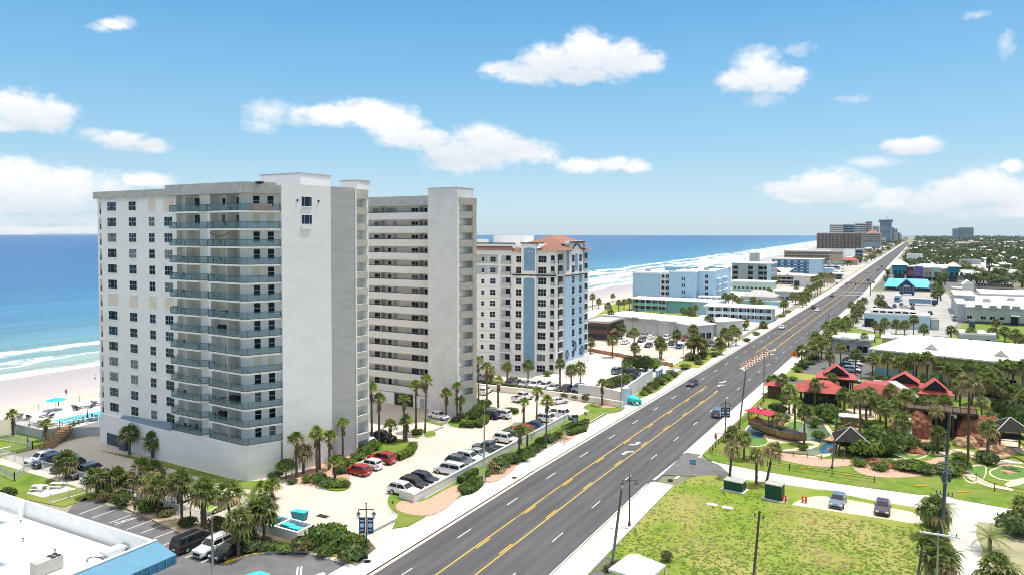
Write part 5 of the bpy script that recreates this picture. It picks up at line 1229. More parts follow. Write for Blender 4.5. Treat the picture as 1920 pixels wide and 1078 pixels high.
# ================================================================ near left: white flat roof with blue metal canopy
ZB = 5.0; RZB = 3.25
ra, rb, rc = at(50,937,ZB), at(290,1012,ZB), at(-60,960,ZB)
NB = thing('flat_roof_building', 'white flat roofed building with blue ribbed canopy in the near corner', 'building', (ra.x+6, ra.y-9, 0))
dx = Vector((rb.x-ra.x, rb.y-ra.y)).normalized(); dy = Vector((dx.y, -dx.x)); LL = math.hypot(rb.x-ra.x, rb.y-ra.y)
def Q2(s, t): p = Vector((ra.x, ra.y))+dx*s+dy*t; return (p.x, p.y)
part(NB, 'wall', lambda mb: mb.prism([Q2(-16,0),Q2(LL,0),Q2(LL,30),Q2(-16,30)], -.02, RZB, M['wallpaint'], M['roof_white']))
def para(mb):
 mb.prism([Q2(0,0),Q2(LL,0),Q2(LL,.32),Q2(0,.32)], RZB, ZB, M['white']); mb.prism([Q2(0,.33),Q2(.32,.33),Q2(.32,1.0),Q2(0,1.0)], RZB, ZB, M['white'])
 mb.prism([Q2(LL-.3,.33),Q2(LL,.33),Q2(LL,30),Q2(LL-.3,30)], RZB, ZB-.1, M['roof_grey'])
 mb.prism([Q2(-16,0),Q2(-.01,0),Q2(-.01,.3),Q2(-16,.3)], RZB, ZB, M['white'])
part(NB, 'parapet', para)
part(NB, 'gutter_line', lambda mb: mb.prism([Q2(.5,.45),Q2(LL-2,.45),Q2(LL-2,.65),Q2(.5,.65)], RZB+.001, RZB+.04, M['roof_grey']))
# blue canopy along the road-side edge
e0_, e1_ = LL+.02, LL+3.5; zc1, zc0 = ZB-.05, ZB-.75
cq = [Q2(e1_,.05)+(zc0,), Q2(e1_,30)+(zc0,), Q2(e0_,30)+(zc1,), Q2(e0_,-.1)+(zc1,)]
def can(mb):
 mb.poly([cq[0],cq[3],cq[2],cq[1]], M['metal_blue']); mb.poly([Q2(e1_,.05)+(zc0,),Q2(e0_,-.1)+(zc1,),Q2(e0_,.0)+(zc0-.01,)], M['metal_blue'])
 mb.prism([Q2(e0_,.0),Q2(e1_,.05),Q2(e1_,30),Q2(e0_,30)], zc0-.95, zc0-.01, mat('canopy_fascia', (.05,.17,.30), .5, .08, .8))
part(NB, 'canopy', can); seams(NB, [cq[0],cq[1],cq[2],Q2(e0_,0)+(zc1,)], 46, mat('seam_blue', (.045,.13,.24), .5, .05, 1), h=.10)
part(NB, 'canopy_rib', lambda mb: [mb.prism([Q2(e1_,.3+i*.9),Q2(e1_+.07,.3+i*.9),Q2(e1_+.07,.4+i*.9),Q2(e1_,.4+i*.9)], zc0-.95, zc0-.03, M['metal_blue']) for i in range(28)])
part(NB, 'ridge_cap', lambda mb: mb.prism([Q2(LL-.1,-.1),Q2(LL+.25,-.1),Q2(LL+.25,30),Q2(LL-.1,30)], zc1+.02, zc1+.12, M['white']))
# rooftop equipment, each its own thing
def roof_at(u, v): return at(u, v, RZB)
p = roof_at(92,1070); mb = MB(); th = math.atan2(dx.y, dx.x)
t = thing('air_conditioner', 'beige rooftop air conditioning unit with dark fans on the white roof', 'air conditioner', p, th+math.pi/2)
mb = MB(); mb.box(-1.5,1.1,-.6,.6,.1,1.35,mat('ac_case',(.42,.41,.38),.5,.06,2)); mb.build('casing', parent=t)
for x in (.25,.75):
 for y in (-.3,.3): mb = MB(); mb.cyl(x,y,1.352,1.40,.24,14,M['black']); mb.build('fan', parent=t)
mb = MB(); [mb.box(-1.3+i*.35,-1.1+i*.35,.602,.63,.3,1.1,M['alu']) for i in range(6)]; mb.build('grille', parent=t)
mb = MB(); mb.box(-1.4,1.0,-.5,.5,0,.1,M['metal']); mb.build('base', parent=t)
p = roof_at(214,1038); t = thing('roof_hood', 'glass topped vent box near the blue canopy on the white roof', 'vent', p, th+math.pi/2)
mb = MB(); mb.box(-.9,.9,-.45,.45,0,.35,M['white']); mb.build('base', parent=t); mb = MB(); mb.box(-1.2,1.2,-.6,.6,.35,.62,mat('hood_pale',(.5,.6,.62),.4,.08,2)); mb.build('cap', parent=t)
for i, (u, v, lab) in enumerate(((39,980,'upper left pipe vent on the white roof'),(43,1015,'middle pipe vent on the white roof'),(103,1036,'pipe vent beside the air conditioner on the white roof'))):
 mb = MB(); mb.cyl(0,0,0,.35,.09,10,M['metal']); mb.cyl(0,0,.35,.42,.16,10,M['dark'],.05); tag(mb.build('pipe_vent', loc=roof_at(u,v)), lab, 'vent', 'pipe vents')
p = roof_at(178,1050); mb = MB(); mb.tube([(p.x+.9*math.cos(a_*.35)*1.1, p.y+.6*math.sin(a_*.35), p.z+.06) for a_ in range(14)], .05, 6, M['dark'])
tag(mb.build('cable_loop'), 'loop of dark cable lying on the white roof', 'cable')
for i, (u, v, lab) in enumerate(((12,968,'upper white roof upstand with blue light well at the picture edge'),(12,1045,'lower white roof upstand with blue light well at the picture edge'))):
 p = at(u, v, ZB); t = thing('roof_upstand', lab, 'roof upstand', (p.x-.5,p.y-1,RZB), th)
 mb = MB(); mb.box(-3,.9,-1.2,-.9,0,1.1,M['white']); mb.box(.6,.9,-.899,1.2,0,1.1,M['white']); mb.box(-3,.599,1.0,1.2,0,1.1,M['white']); mb.build('wall', parent=t)
 mb = MB(); mb.box(-3,.59,-.89,.99,.25,.30,M['blue_mid']); mb.build('light_well', parent=t)
# ================================================================ vegetation
def fan_leaf(mb, rnd, o, d, pet, size, m, droop=.25, n=9, spread=1.75):
 d = d.normalized(); side = d.cross(Vector((0,0,1)))
 side = side.normalized() if side.length > .05 else Vector((1,0,0))
 up = side.cross(d); e = o+d*pet+Vector((0,0,-.12*pet*pet))
 mb.add([o-side*.02, o+side*.02, e+side*.02, e-side*.02], [[0,1,2,3]], m)
 roll = rnd.uniform(-.5,.5)
 for k in range(n):
  a = -spread+2*spread*k/(n-1)+rnd.uniform(-.08,.08)
  v = d*math.cos(a)+side*math.sin(a)*math.cos(roll)+up*math.sin(a)*math.sin(roll); l = size*(1-.25*abs(a)/spread)*rnd.uniform(.85,1.1)
  q = v.cross(up).normalized()*size*.12
  md = e+v*l*.55+up*.03; tp = e+v*l+Vector((0,0,-droop*l*rnd.uniform(.6,1.4)))
  mb.add([e, md+q, tp, md-q], [[0,1,2,3]], m)
def crown_mesh(name, seed, N_, e0, e1, pet, size, mats_, tanfrac, droop, skirt=0, n=9):
 rnd = random.Random(seed); mb = MB()
 for i in range(N_):
  t = (i+.5)/N_; elv = R(e0+(e1-e0)*t**.9+rnd.uniform(-9,9)); th = i*2.39996+rnd.uniform(-.3,.3)
  d = Vector((math.cos(th)*math.cos(elv), math.sin(th)*math.cos(elv), math.sin(elv)))
  m = mats_[1] if (t > 1-tanfrac and rnd.random() < .75) else (mats_[2] if len(mats_) > 2 and rnd.random() < .3 else mats_[0])
  fan_leaf(mb, rnd, Vector((0,0,rnd.uniform(-.12,.1))), d, pet*rnd.uniform(.75,1.15), size*rnd.uniform(.85,1.15), m, droop*(1 if elv > 0 else 1.6), n)
 if skirt:
  mb.cyl(0,0,-skirt,.05,.13,9,M['skirt'],.24)
  for i in range(26):
   th = i*2.4; z0 = rnd.uniform(-skirt,.0); r = .2; c = Vector((math.cos(th)*r, math.sin(th)*r, z0)); o = Vector((math.cos(th)*.42, math.sin(th)*.42, z0-.55)); s = Vector((-math.sin(th), math.cos(th), 0))*.12
   mb.add([c-s, c+s, o+s*.4, o-s*.4], [[0,1,2,3]], M['skirt'])
 mb.ball((0,0,-.05), .2,.2,.3, M['skirt'], 8, 5)
 o = mb.build(name); me = o.data; bpy.data.objects.remove(o); return me
def feather_crown(name, seed, N_, L_, m, m2):
 rnd = random.Random(seed); mb = MB()
 for i in range(N_):
  th = i*2.39996; el0 = R(80-75*i/N_+rnd.uniform(-6,6)); p = Vector((0,0,0)); a = el0; h = Vector((math.cos(th), math.sin(th), 0)); s = Vector((-math.sin(th), math.cos(th), 0)); sg = L_/7
  mt = m if rnd.random() < .7 else m2
  for k in range(7):
   d = h*math.cos(a)+Vector((0,0,math.sin(a))); q = p+d*sg; w = .38*L_*math.sin(math.pi*(k+.8)/8.2)*.5
   mb.add([p-s*.015, p+s*.015, q+s*.015, q-s*.015], [[0,1,2,3]], mt)
   for j in range(3):
    c = p.lerp(q, j/3);
    for sd_ in (-1,1):
     t = c+s*sd_*w+d*w*.6+Vector((0,0,-.25*w)); mb.add([c, c+d*.07, t], [[0,1,2]], mt)
   p = q; a -= rnd.uniform(.16,.26)
 o = mb.build(name); me = o.data; bpy.data.objects.remove(o); return me
def trunk_mesh(name, seed, r0, r1, bulge=0.0):
 rnd = random.Random(seed); mb = MB(); n = 12
 pts = [(rnd.uniform(-.03,.03)*(0<i<n), rnd.uniform(-.03,.03)*(0<i<n), i/n) for i in range(n+1)]
 rad = [(r0+(r1-r0)*i/n)*(1+.12*((i % 2)-.5))*(1.25 if i == 0 else 1)*(1+bulge*(i > n-4)) for i in range(n+1)]
 mb.tube(pts, rad, 8, M['trunk']); o = mb.build(name); me = o.data
 me.polygons.foreach_set('use_smooth', [True]*len(me.polygons)); bpy.data.objects.remove(o); return me
TR = [trunk_mesh('palm_trunk', i, .20, .17, .15) for i in range(2)]; TRT = [trunk_mesh('palm_trunk_tall', i+5, .22, .13) for i in range(2)]
CR = {'sabal': [crown_mesh('sabal_crown', i, 38, 82, -48, .85, .95, (M['frond'],M['frond_tan']), .34, .35, n=8) for i in range(4)],
      'fan': [crown_mesh('fan_crown', 20+i, 24, 84, -12, .75, .8, (M['frond_lime'],M['frond_tan'],M['frond']), .12, .3, skirt=1.6, n=8) for i in range(3)],
      'windy': [crown_mesh('worn_crown', 30+i, 26, 80, -40, .8, .9, (M['frond'],M['frond_tan'],M['frond_tan']), .5, .5, n=8) for i in range(2)],
      'feather': [feather_crown('feather_crown', 40+i, 22, 2.2, M['frond'], M['frond_lime']) for i in range(2)]}
_prnd = random.Random(11); N_PALM = [0]
def palm(u, vb, vt, kind='sabal', label=None, group=None, ub=None, z=.1, rad=None, cat='palm', pos=None, h=None, tag_=True):
 p = pos or at(ub if ub is not None else u, vb, z)
 if h is None: h = max(1.2, height(vt, p.x, p.y)-z)
 cs = rad or {'sabal': 1.12, 'fan': 1.1, 'windy': 1.05, 'feather': 1.0}[kind]; ch = max(.9, h-{'sabal': 1.35, 'fan': 1.0, 'windy': 1.2, 'feather': 1.4}[kind]*cs)
 t = thing('palm_tree', label or 'palm', cat, p, _prnd.uniform(0,6.28), group)
 if ub is not None:
  q = at(u, vb, z)-p; t.rotation_euler = (0,0,0); k = math.atan2(q.x*_cy+q.y*_sy, h)
  t.rotation_euler = (0, 0, 0); t.rotation_euler.rotate(Euler((0, k, 0)))
 N_PALM[0] += 1; i = N_PALM[0]; tr = TR if kind in ('sabal','windy','feather') else TRT
 a = bpy.data.objects.new('trunk', tr[i % 2]); COL.objects.link(a); a.parent = t; f = _prnd.uniform(.85,1.15); a.scale = (f,f,ch)
 b = bpy.data.objects.new('crown', CR[kind][i % len(CR[kind])]); COL.objects.link(b); b.parent = t; b.location = (0,0,ch); f = cs*_prnd.uniform(.9,1.1); b.scale = (f,f,f*_prnd.uniform(.9,1.05)); b.rotation_euler = (_prnd.uniform(-.08,.08),_prnd.uniform(-.08,.08),_prnd.uniform(0,6.28))
 return t
def palms(lst, group, phrase, kind='sabal', z=.1, rad=None, fix=False):
 "row of palms named from left to right in the picture's order along a described place"
 lst = sorted(lst, key=lambda q: q[0])
 if fix: lst = [(q[0], max(q[1], 708+(q[0]-1640)*.125+(i % 3)*4), q[2])+tuple(q[3:]) for i, q in enumerate(lst)]
 for i, q in enumerate(lst):
  k = q[3] if len(q) > 3 else kind; kn = {'sabal':'bushy cabbage palm','fan':'slender green fan palm','windy':'ragged brown fringed palm','feather':'feather leaved palm'}[k]
  lab = '%s, %s from the left %s' % (kn, ordw(i), phrase)
  palm(q[0], q[1], q[2], k, lab, group, z=z, rad=rad, ub=q[4] if len(q) > 4 else None)
palms([(124,897,843),(182,929,872),(219,927,875),(241,924,880,'windy'),(265,917,858,'fan'),(287,905,860,'sabal'),(283,938,884,'windy'),(298,963,889),(335,953,879),(341,978,880),(379,988,893),(384,991,894),(430,997,899),(447,1042,948),(478,1015,933),(495,1015,931),(488,933,904,'fan'),(510,935,895,'fan'),(471,952,919,'feather')], 'palms between the two near car parks', 'between the two near lots', rad=1.25)
palms([(24,816,768),(86.6,824,784)], 'palms by the pool wall', 'beside the pool wall', 'fan')
palms([(243,852,794),(286,858,807)], 'palms against the tower base', 'against the shaded tower base')
palms([(556,896,810),(569,888,832,'windy'),(594,885,801),(599,880,803),(618,880,806),(628,902,853),(643,864,782)], 'palms at the tower end wall', 'before the nearest tower end wall', 'fan')
palms([(697,832,717),(711,830,737),(732,828,786),(759,828,738,'fan',757),(762,826,778),(780,808,712),(801,812,702,'fan',797),(836.5,785,728),(857,789,715),(863,790,742),(887,768,724,'feather'),(897,752,668),(913,750,679),(934,764,705)], 'fan palms around the second tower', 'by the second tower', 'fan')
palms([(951,716,675),(990,718,672),(1050,729,669),(1071,726,682),(1088,723,677),(921,716,690,'fan')], 'palms in front of the third tower', 'in the row before the third tower')
palms([(982,793,744),(1008,791,724,'fan',1005.7),(1027,839,741,'fan',1023),(1129,760,710),(1175,697,677,'sabal'),(928,885,857,'windy'),(974,862,797),(988.5,850,795,'feather'),(1050,822,803,'feather')], 'palms along the long planter', 'along the white planter wall', 'fan')
palms([(1107,662,630),(1148,669,626),(1189,675,611),(1191,669,639),(1237,671,628),(1240,673,634),(1165,634,605),(1200.5,620,595),(1227,626,611),(1268,617.6,592),(1269,650,616),(1302,673,624),(1309,674,626),(1314,669,630),(1300,668,606),(1318,672,634),(1296,670,632),(1348,664,630),(1352,664,634),(1333,628,592),(1327,630,590),(1380,647,613),(1359,632,615),(1379,622,596),(1396,618,596),(1431,615.5,600),(1366,650,620),(1374,636,606)], 'palms around the motel car park', 'around the motel car park', rad=1.35)
palms([(1193,592,579),(1241,594,584),(1280,594,574),(1293,595,575),(1304,592,570),(1286,596,578),(1298,596,580),(1118,622,593),(1111,622,594),(1140,615,566),(1146,617,579),(1126,630,600)], 'palms on the motel lawn', 'about the motel lawn')
palms([(1111,580,550),(1122.6,577,559),(1149,567,549),(1160,585,560),(1170,585,560),(1180,582,558)], 'palms at the beach edge', 'at the edge of the beach')
palms([(1354,568,545),(1360,572,548),(1366,574,550),(1373,571,547),(1380,572,552),(1387,574,556),(1346,570,549),(1318,572,556),(1412,572,554),(1425,574,560),(1440,562,540),(1472,590,560),(1469,592,562),(1443,556,540),(1493,545,535),(1455,540,518)], 'palms among the low motels', 'among the low motels', rad=1.4)
palms([(1486,566,546),(1492,570,548),(1499,569,547),(1506,566,545),(1511,562,540),(1516,561,534),(1522,559,533),(1528,556,530),(1533,554,528),(1538,551,526),(1524,545,518),(1531,543,515),(1539,541,512),(1546,538,511),(1552,536,513),(1558,533,511),(1563,532,513),(1518,566,542),(1512,572,551),(1505,576,556)], 'roadside palms on the beach side', 'in the beach side roadside grove', rad=1.5)
palms([(1503,690,643),(1522,680,636),(1529,667,622),(1551,660,615),(1558,652,610),(1566,636,595),(1577,645,598),(1586,640,593),(1590,618,592),(1596,590,563),(1611,587,560),(1603,596,571),(1550,640,599),(1540,672,628),(1534,676,630),(1600,612,588),(1608,603,578),(1616,598,572),(1571,630,591),(1620,580,556),(1646,580,556),(1652,582,560)], 'roadside palms on the inland side', 'in the roadside row on the inland side', rad=1.5)
palms([(1556,690,657),(1576,688,642),(1604,702,652),(1620,663,621),(1608,655,632),(1640,640,600),(1650,632,606)], 'palms in the inland car park', 'in the car park behind the red pavilions')
palms([(1467,746,697),(1480,775,718),(1528,760,706),(1560,748,697),(1490,804,745,'fan'),(1612,812,728),(1508,830,756),(1624,788,726),(1661,803,752),(1679,800,743)], 'palms around the red pavilions', 'around the red roofed pavilions')
palms([(1636,705,660),(1664,712,656),(1687,712,664),(1696,708,668),(1712,708,657),(1718,708,658),(1738,692,658),(1762,717,668),(1766,716,673),(1781,748,680),(1792,748,683),(1816,712,672),(1838,714,675),(1851,740,690),(1877,727,672),(1889,722,670),(1899,724,673),(1917,692,672),(1710,728,706),(1731,722,698),(1751,722,708)], 'palms before the long store', 'in the rows before the long store', fix=True, rad=1.4)
palms([(1638,609,588),(1658,622,595),(1680,630,597),(1696,638,598),(1713,628,588),(1718,602,585),(1732,638,605),(1745,613,595),(1783,645,607),(1820,648,612),(1861,648,612),(1884,640,610),(1868,617,595),(1903,655,615),(1911,650,622)], 'palms on the bright inland lawn', 'on the bright lawn behind the long store', rad=1.45)
palms([(1725,806,741),(1755,830,755,'windy'),(1758,850,795),(1840,800,740,'windy'),(1852,860,785),(1890,702+10,680),(1895,756,721)], 'palms on the rock hill', 'by the rock hill of the golf course')
palm(1815, 865, 696, 'windy', 'tallest leaning palm in front of the red rock hill', 'palms on the rock hill', rad=1.5)
for (u, vb, vt, kd, ub, lab) in ((1374,893,825,'windy',1368,'ragged palm leaning over the side street left of the green box'),(1418,908,836,'windy',1418,'ragged palm standing between the two green boxes'),(1452,904,824,'windy',1437,'leaning palm just behind the taller green box'),
  (1373,828,797,'sabal',None,'short palm beside the golf pond bank'),(1395,860,806,'sabal',None,'short slim palm on the golf lawn near the side street'),(1457,818,770,'windy',None,'palm standing close to the ship bow')):
 palm(u, vb, vt, kd, lab, 'palms by the side street', ub=ub)
GP = 'palms by the gravel drive'
for (u, vb, vt, kd, rd, lab) in ((1752,1006,922,'sabal',1.45,'dense fan palm clump in front of the tall power pole'),(1766,1000,934,'feather',1.0,'feathery palm at the foot of the tall power pole'),(1763,1092,1012,'sabal',1.5,'bushy palm clump at the bottom left side of the gravel drive'),(1856,1032,986,'feather',1.1,'yellow green low palm, upper one right of the gravel drive'),(1868,1090,1030,'sabal',1.5,'low palm clump, lower one right of the gravel drive'),(1915,972,928,'sabal',1.2,'palm at the right edge above the gravel drive')):
 palm(u, vb, vt, kd, lab, GP, rad=rd)
# ---- shrubs
def shrub_mesh(name, seed, n, m, ls=.22, m2=None):
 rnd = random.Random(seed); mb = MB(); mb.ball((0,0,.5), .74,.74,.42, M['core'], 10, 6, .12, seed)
 for i in range(n):
  th = rnd.uniform(0,6.283); cz = rnd.uniform(-.35,1); r = math.sqrt(1-cz*cz)*rnd.uniform(.78,1.1); c = Vector((r*math.cos(th), r*math.sin(th), .5+.5*cz*rnd.uniform(.85,1.12)))
  d = (c-Vector((0,0,.45))).normalized()+Vector((rnd.uniform(-.7,.7),rnd.uniform(-.7,.7),rnd.uniform(-.5,.7))); d.normalize()
  a = d.cross(Vector((rnd.uniform(-1,1),rnd.uniform(-1,1),rnd.uniform(-1,1)))).normalized(); b = d.cross(a); s = ls*rnd.uniform(.6,1.2)
  mb.add([c-a*s*.5, c+b*s*.35, c+a*s*.6, c-b*s*.35], [[0,1,2,3]], m2 if m2 and rnd.random() < .3 else m)
 o = mb.build(name); me = o.data; bpy.data.objects.remove(o); return me
SH = {'green': [shrub_mesh('shrub_green', i, 330, M['leaf'], .24) for i in range(2)], 'lime': [shrub_mesh('shrub_lime', 3+i, 330, M['leaf_lime'], .22, M['leaf']) for i in range(2)],
      'dry': [shrub_mesh('shrub_dry', 6, 300, M['leaf_dry'], .26, M['leaf'])], 'dark': [shrub_mesh('shrub_dark', 8, 330, M['leaf_oak'], .26)]}
_srnd = random.Random(3)
def shrub(u, v, rx, h, kind='green', label='shrub', group='shrubs', ry=None, z=.15):
 p = at(u, v, z); me = SH[kind][_srnd.randrange(len(SH[kind]))]
 o = bpy.data.objects.new('shrub', me); COL.objects.link(o); o.location = p; o.scale = (rx, ry or rx, h); o.rotation_euler = (0,0,_srnd.uniform(0,6.28))
 return tag(o, label, 'shrub', group)
KN = {'green':'dark green shrub','lime':'lime green shrub','dry':'dry brownish shrub','dark':'dense dark shrub'}
def shrubs(lst, group, phrase):
 for i, q in enumerate(sorted(lst, key=lambda q: q[0])):
  shrub(q[0], q[1], q[2], q[3], q[4], '%s, %s from the left %s' % (KN[q[4]], ordw(i), phrase), group)
shrubs([(194,938,1.0,1.2,'dry'),(228,948,1.4,2.0,'green'),(277,958,1.6,1.7,'green'),(312,966,1.2,.9,'dry'),(352,985,1.2,1.0,'dark'),(405,992,1.3,1.5,'dry'),(437,1000,1.2,1.2,'lime'),(460,1022,1.5,1.8,'dark'),(470,1032,1.3,1.2,'dark')], 'shrubs of the planted bed', 'in the bed between the near car parks')
shrubs([(500,1030,1.1,.9,'dark'),(520,1030,1.2,.8,'green'),(540,1032,1.2,.7,'lime'),(568,1031,1.5,1.5,'dry'),(602,1020,1.9,2.2,'green'),(622,1014,1.9,2.0,'lime'),(640,1028,1.8,1.9,'green'),(610,1038,1.3,1.0,'green'),(663,1046,1.7,1.9,'dark'),(666,1040,1.6,2.3,'lime'),(653,1048,1.2,1.3,'green')], 'shrubs beside the dumpster enclosure', 'between the dumpster enclosure and the yellow kerb')
shrubs([(516,895,1.1,.9,'dark'),(575,904,.8,1.1,'lime'),(597,904,1.3,1.3,'green'),(612,910,1.4,1.1,'green'),(628,912,1.2,.9,'lime'),(645,912,1.0,.8,'green'),(640,886,1.1,1.2,'dark'),(655,872,1.2,1.1,'lime'),(672,862,1.3,1.2,'green'),(686,852,1.4,1.5,'green'),(700,843,1.4,1.6,'lime'),(636,866,1.0,1.1,'dark'),(548,905,.8,.6,'dark')], 'shrubs at the nearest tower', 'in the island bed at the nearest tower')
shrubs([(853,790,.9,.8,'dark'),(866,783,1.0,1.1,'dry'),(886,785,1.3,1.8,'green'),(897,780,1.5,2.2,'lime'),(905,770,1.4,2.3,'green'),(893,772,1.2,2.6,'green'),(912,762,1.2,1.5,'dark'),(787,813,.9,.9,'lime'),(779,813,.9,.9,'lime')], 'shrubs at the second tower', 'around the palm islands of the second tower')
shrubs([(868,920,.8,.9,'dark'),(884,915,.8,1.3,'green'),(902,902,.7,.7,'dry'),(937,880,1.3,2.0,'dark'),(948,874,1.2,2.0,'green'),(962,868,1.2,1.6,'dark'),(980,862,1.4,1.7,'green'),(995,853,1.2,1.5,'dark'),(1004,846,1.1,1.4,'green'),(1014,838,1.1,1.7,'green'),(1030,828,1.2,1.4,'dark'),(1046,820,.9,1.1,'dry'),(913,893,.6,.6,'lime'),(921,888,.6,.7,'dry'),(1085,806,.7,.8,'lime'),(1098,802,.7,.7,'lime')], 'shrubs along the long planter', 'along the white planter wall')
shrubs([(1040,742,1.2,1.3,'dry'),(1060,746,1.2,1.4,'green'),(1080,748,1.2,1.2,'dry'),(1100,752,1.2,1.6,'dry'),(1016,738,1.1,1.1,'dry'),(996,734,1.1,1.0,'green'),(975,730,1.1,1.0,'dry'),(1026,704,1.2,1.2,'green'),(1120,742,1.4,1.7,'dry')], 'shrubs on the terrace wall', 'along the terrace wall of the third tower')
shrubs([(1140,727,1.6,2.0,'green'),(1152,724,1.6,2.2,'green'),(1163,722,1.6,2.2,'dark'),(1174,718,1.6,2.1,'green'),(1182,690,2.2,3.2,'dark'),(1196,692,2.4,3.6,'green'),(1210,694,2.4,3.8,'dark'),(1224,694,2.2,3.2,'lime'),(1215,735,1.4,1.4,'dry'),(1225,728,1.5,1.6,'green'),(1238,720,1.6,1.7,'dry'),(1250,712,1.5,1.6,'lime'),(1262,706,1.4,1.4,'green'),(1207,740,1.1,.9,'lime')], 'shrubs at the blue sign wall', 'around the blue sign wall')
shrubs([(1296,675,1.8,2.2,'dark'),(1320,668,1.6,1.6,'green'),(1285,690,1.6,1.2,'lime'),(1340,668,1.5,1.4,'green'),(1310,682,1.3,1.0,'dry'),(1400,640,1.4,1.2,'green'),(1418,628,1.4,1.2,'green'),(1466,594,1.4,1.1,'green'),(1478,586,1.5,1.1,'green')], 'shrubs by the beach side pavement', 'along the beach side pavement')
shrubs([(1496,696,1.4,1.2,'green'),(1506,690,1.4,1.0,'dark'),(1518,682,1.5,1.2,'green'),(1527,672,1.4,1.0,'dark'),(1486,712,1.2,.9,'lime'),(1462,745,1.6,1.4,'dark'),(1472,756,1.5,1.8,'dark'),(1456,770,1.6,1.6,'dark'),(1466,772,1.3,1.3,'green'),(1550,790,2.4,3.4,'green'),(1540,714,1.4,.8,'green'),(1580,714,1.3,.9,'green'),(1525,792,1.2,1.0,'green'),(1526,800,1.1,1.6,'green')], 'shrubs round the golf entrance', 'round the golf entrance')
shrubs([(1600,846,2.6,2.8,'green'),(1622,856,2.8,3.2,'lime'),(1640,850,3.0,4.0,'green'),(1662,852,2.6,3.0,'green'),(1685,842,2.6,2.8,'green'),(1700,838,2.0,2.2,'dark'),(1612,872,1.3,1.0,'lime'),(1650,880,1.4,1.1,'green'),(1695,880,1.6,1.4,'green'),(1715,882,1.8,1.7,'lime'),(1735,886,1.6,1.5,'green'),(1780,888,2.0,1.6,'lime'),(1797,882,1.8,1.7,'green'),(1740,800,2.0,3.2,'green'),(1782,812,1.9,2.2,'green'),(1900,790,3.0,4.2,'dark'),(1918,800,2.6,4.0,'green'),(1850,868,1.6,2.0,'dark'),(1840,738,1.8,3.0,'dark'),(1756,736,1.3,2.2,'dark'),(1668,872,1.2,.9,'lime'),(1505,842,.9,.9,'green'),(1535,824,1.2,1.6,'green')], 'shrubs on the golf course', 'on the golf course slopes')
shrubs([(1640+i*14, 712+i*1.75+(i % 3)*2, 1.5+(i % 4)*.25, .9+(i*7 % 5)*.22, ('dark','green','dark','lime','green')[i % 5]) for i in range(21)], 'undergrowth before the long store', 'in the undergrowth along the long store')
shrubs([(1500+i*8, 686-i*7.0+(i % 2)*3, 1.5, .9+(i % 3)*.3, ('green','dark','lime')[i % 3]) for i in range(11)], 'undergrowth of the inland roadside row', 'under the inland roadside palms')
shrubs([(1470,788,1.2,1.2,'green'),(1515,775,1.4,1.5,'lime'),(1585,786,1.3,1.3,'green'),(1605,790,1.2,1.1,'dark'),(1625,800,1.3,1.4,'green'),(1645,812,1.5,1.5,'lime'),(1672,822,1.5,1.5,'green'),(1700,770,1.6,1.8,'green'),(1736,842,1.2,1.1,'dark'),(1762,842,1.5,1.6,'green'),(1800,858,1.2,.9,'lime'),(1870,812,2.0,2.4,'green'),(1862,790,1.7,1.8,'dark'),(1880,770,2.0,2.4,'green'),(1905,765,2.0,2.2,'green'),(1620,740,1.4,1.4,'dark'),(1600,752,1.3,1.3,'green'),(1575,806,1.0,.9,'lime')], 'shrubs between the golf greens', 'between the golf greens')
palms([(1448,738,700),(1540,756,716),(1583,770,724),(1602,776,728),(1632,778,722),(1650,790,740),(1670,772,716),(1700,784,728),(1716,776,722),(1735,800,738),(1770,800,735),(1800,765,706),(1822,758,700),(1836,756,698),(1860,762,704),(1878,768,706),(1905,772,716),(1915,790,735),(1745,770,716),(1690,820,770)], 'palms scattered over the golf course', 'scattered over the golf course', rad=1.25)
shrubs([(1250,1050,.7,1.0,'dry'),(1140,1070,.5,.6,'dry'),(1160,1058,.6,.5,'lime'),(1905,1000,2.2,2.4,'dark'),(1750,985,1.8,2.2,'green'),(1752,1040,1.7,2.0,'green'),(14,936,1.1,1.6,'dark')], 'shrubs on the near lawn edges', 'at the edges of the near lawns')
for u, v, lab in ((536,896,'small round clipped tree at the foot of the nearest tower'),):
 p = at(u, v, .2); t = thing('small_tree', lab, 'tree', p)
 mb = MB(); mb.tube([(0,0,0),(.05,0,1.3)], [.12,.08], 7, M['bark']); mb.build('trunk', parent=t)
 o = bpy.data.objects.new('crown', SH['green'][0]); COL.objects.link(o); o.parent = t; o.location = (0,0,.9); o.scale = (1.5,1.5,1.9)
# ---- clipped hedges
def hedge(a, b, wd, h, label, m='leaf_lime', group='clipped hedges', z=.15, curve=None):
 pts = [Vector((p.x,p.y)) for p in (curve or [a, b])]; rnd = random.Random(len(label)); mb = MB()
 for p, q in zip(pts, pts[1:]):
  d = (q-p).normalized(); n = Vector((-d.y, d.x)); l = (q-p).length
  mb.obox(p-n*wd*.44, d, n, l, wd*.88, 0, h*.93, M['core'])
  for i in range(int(min(420, 110*l*(wd+2*h)/3))):
   s = rnd.uniform(0,l); f = rnd.random(); top = f < wd/(wd+1.2*h)
   o_, z_ = (rnd.uniform(-.5,.5)*wd, h+rnd.uniform(-.06,.05)) if top else (rnd.choice((-.5,.5))*wd+rnd.uniform(-.05,.05), rnd.uniform(.05,1)*h)
   c = Vector((p.x+d.x*s+n.x*o_, p.y+d.y*s+n.y*o_, z_)); k = Vector((rnd.uniform(-1,1),rnd.uniform(-1,1),rnd.uniform(-1,1))).normalized(); e = k.cross(Vector((rnd.uniform(-1,1),rnd.uniform(-1,1),.3))).normalized(); g = rnd.uniform(.09,.19)
   mb.add([c-k*g, c+e*g*.6, c+k*g, c-e*g*.6], [[0,1,2,3]], M[m])
 return tag(mb.build('hedge', loc=(0,0,z)), label, 'hedge', group)
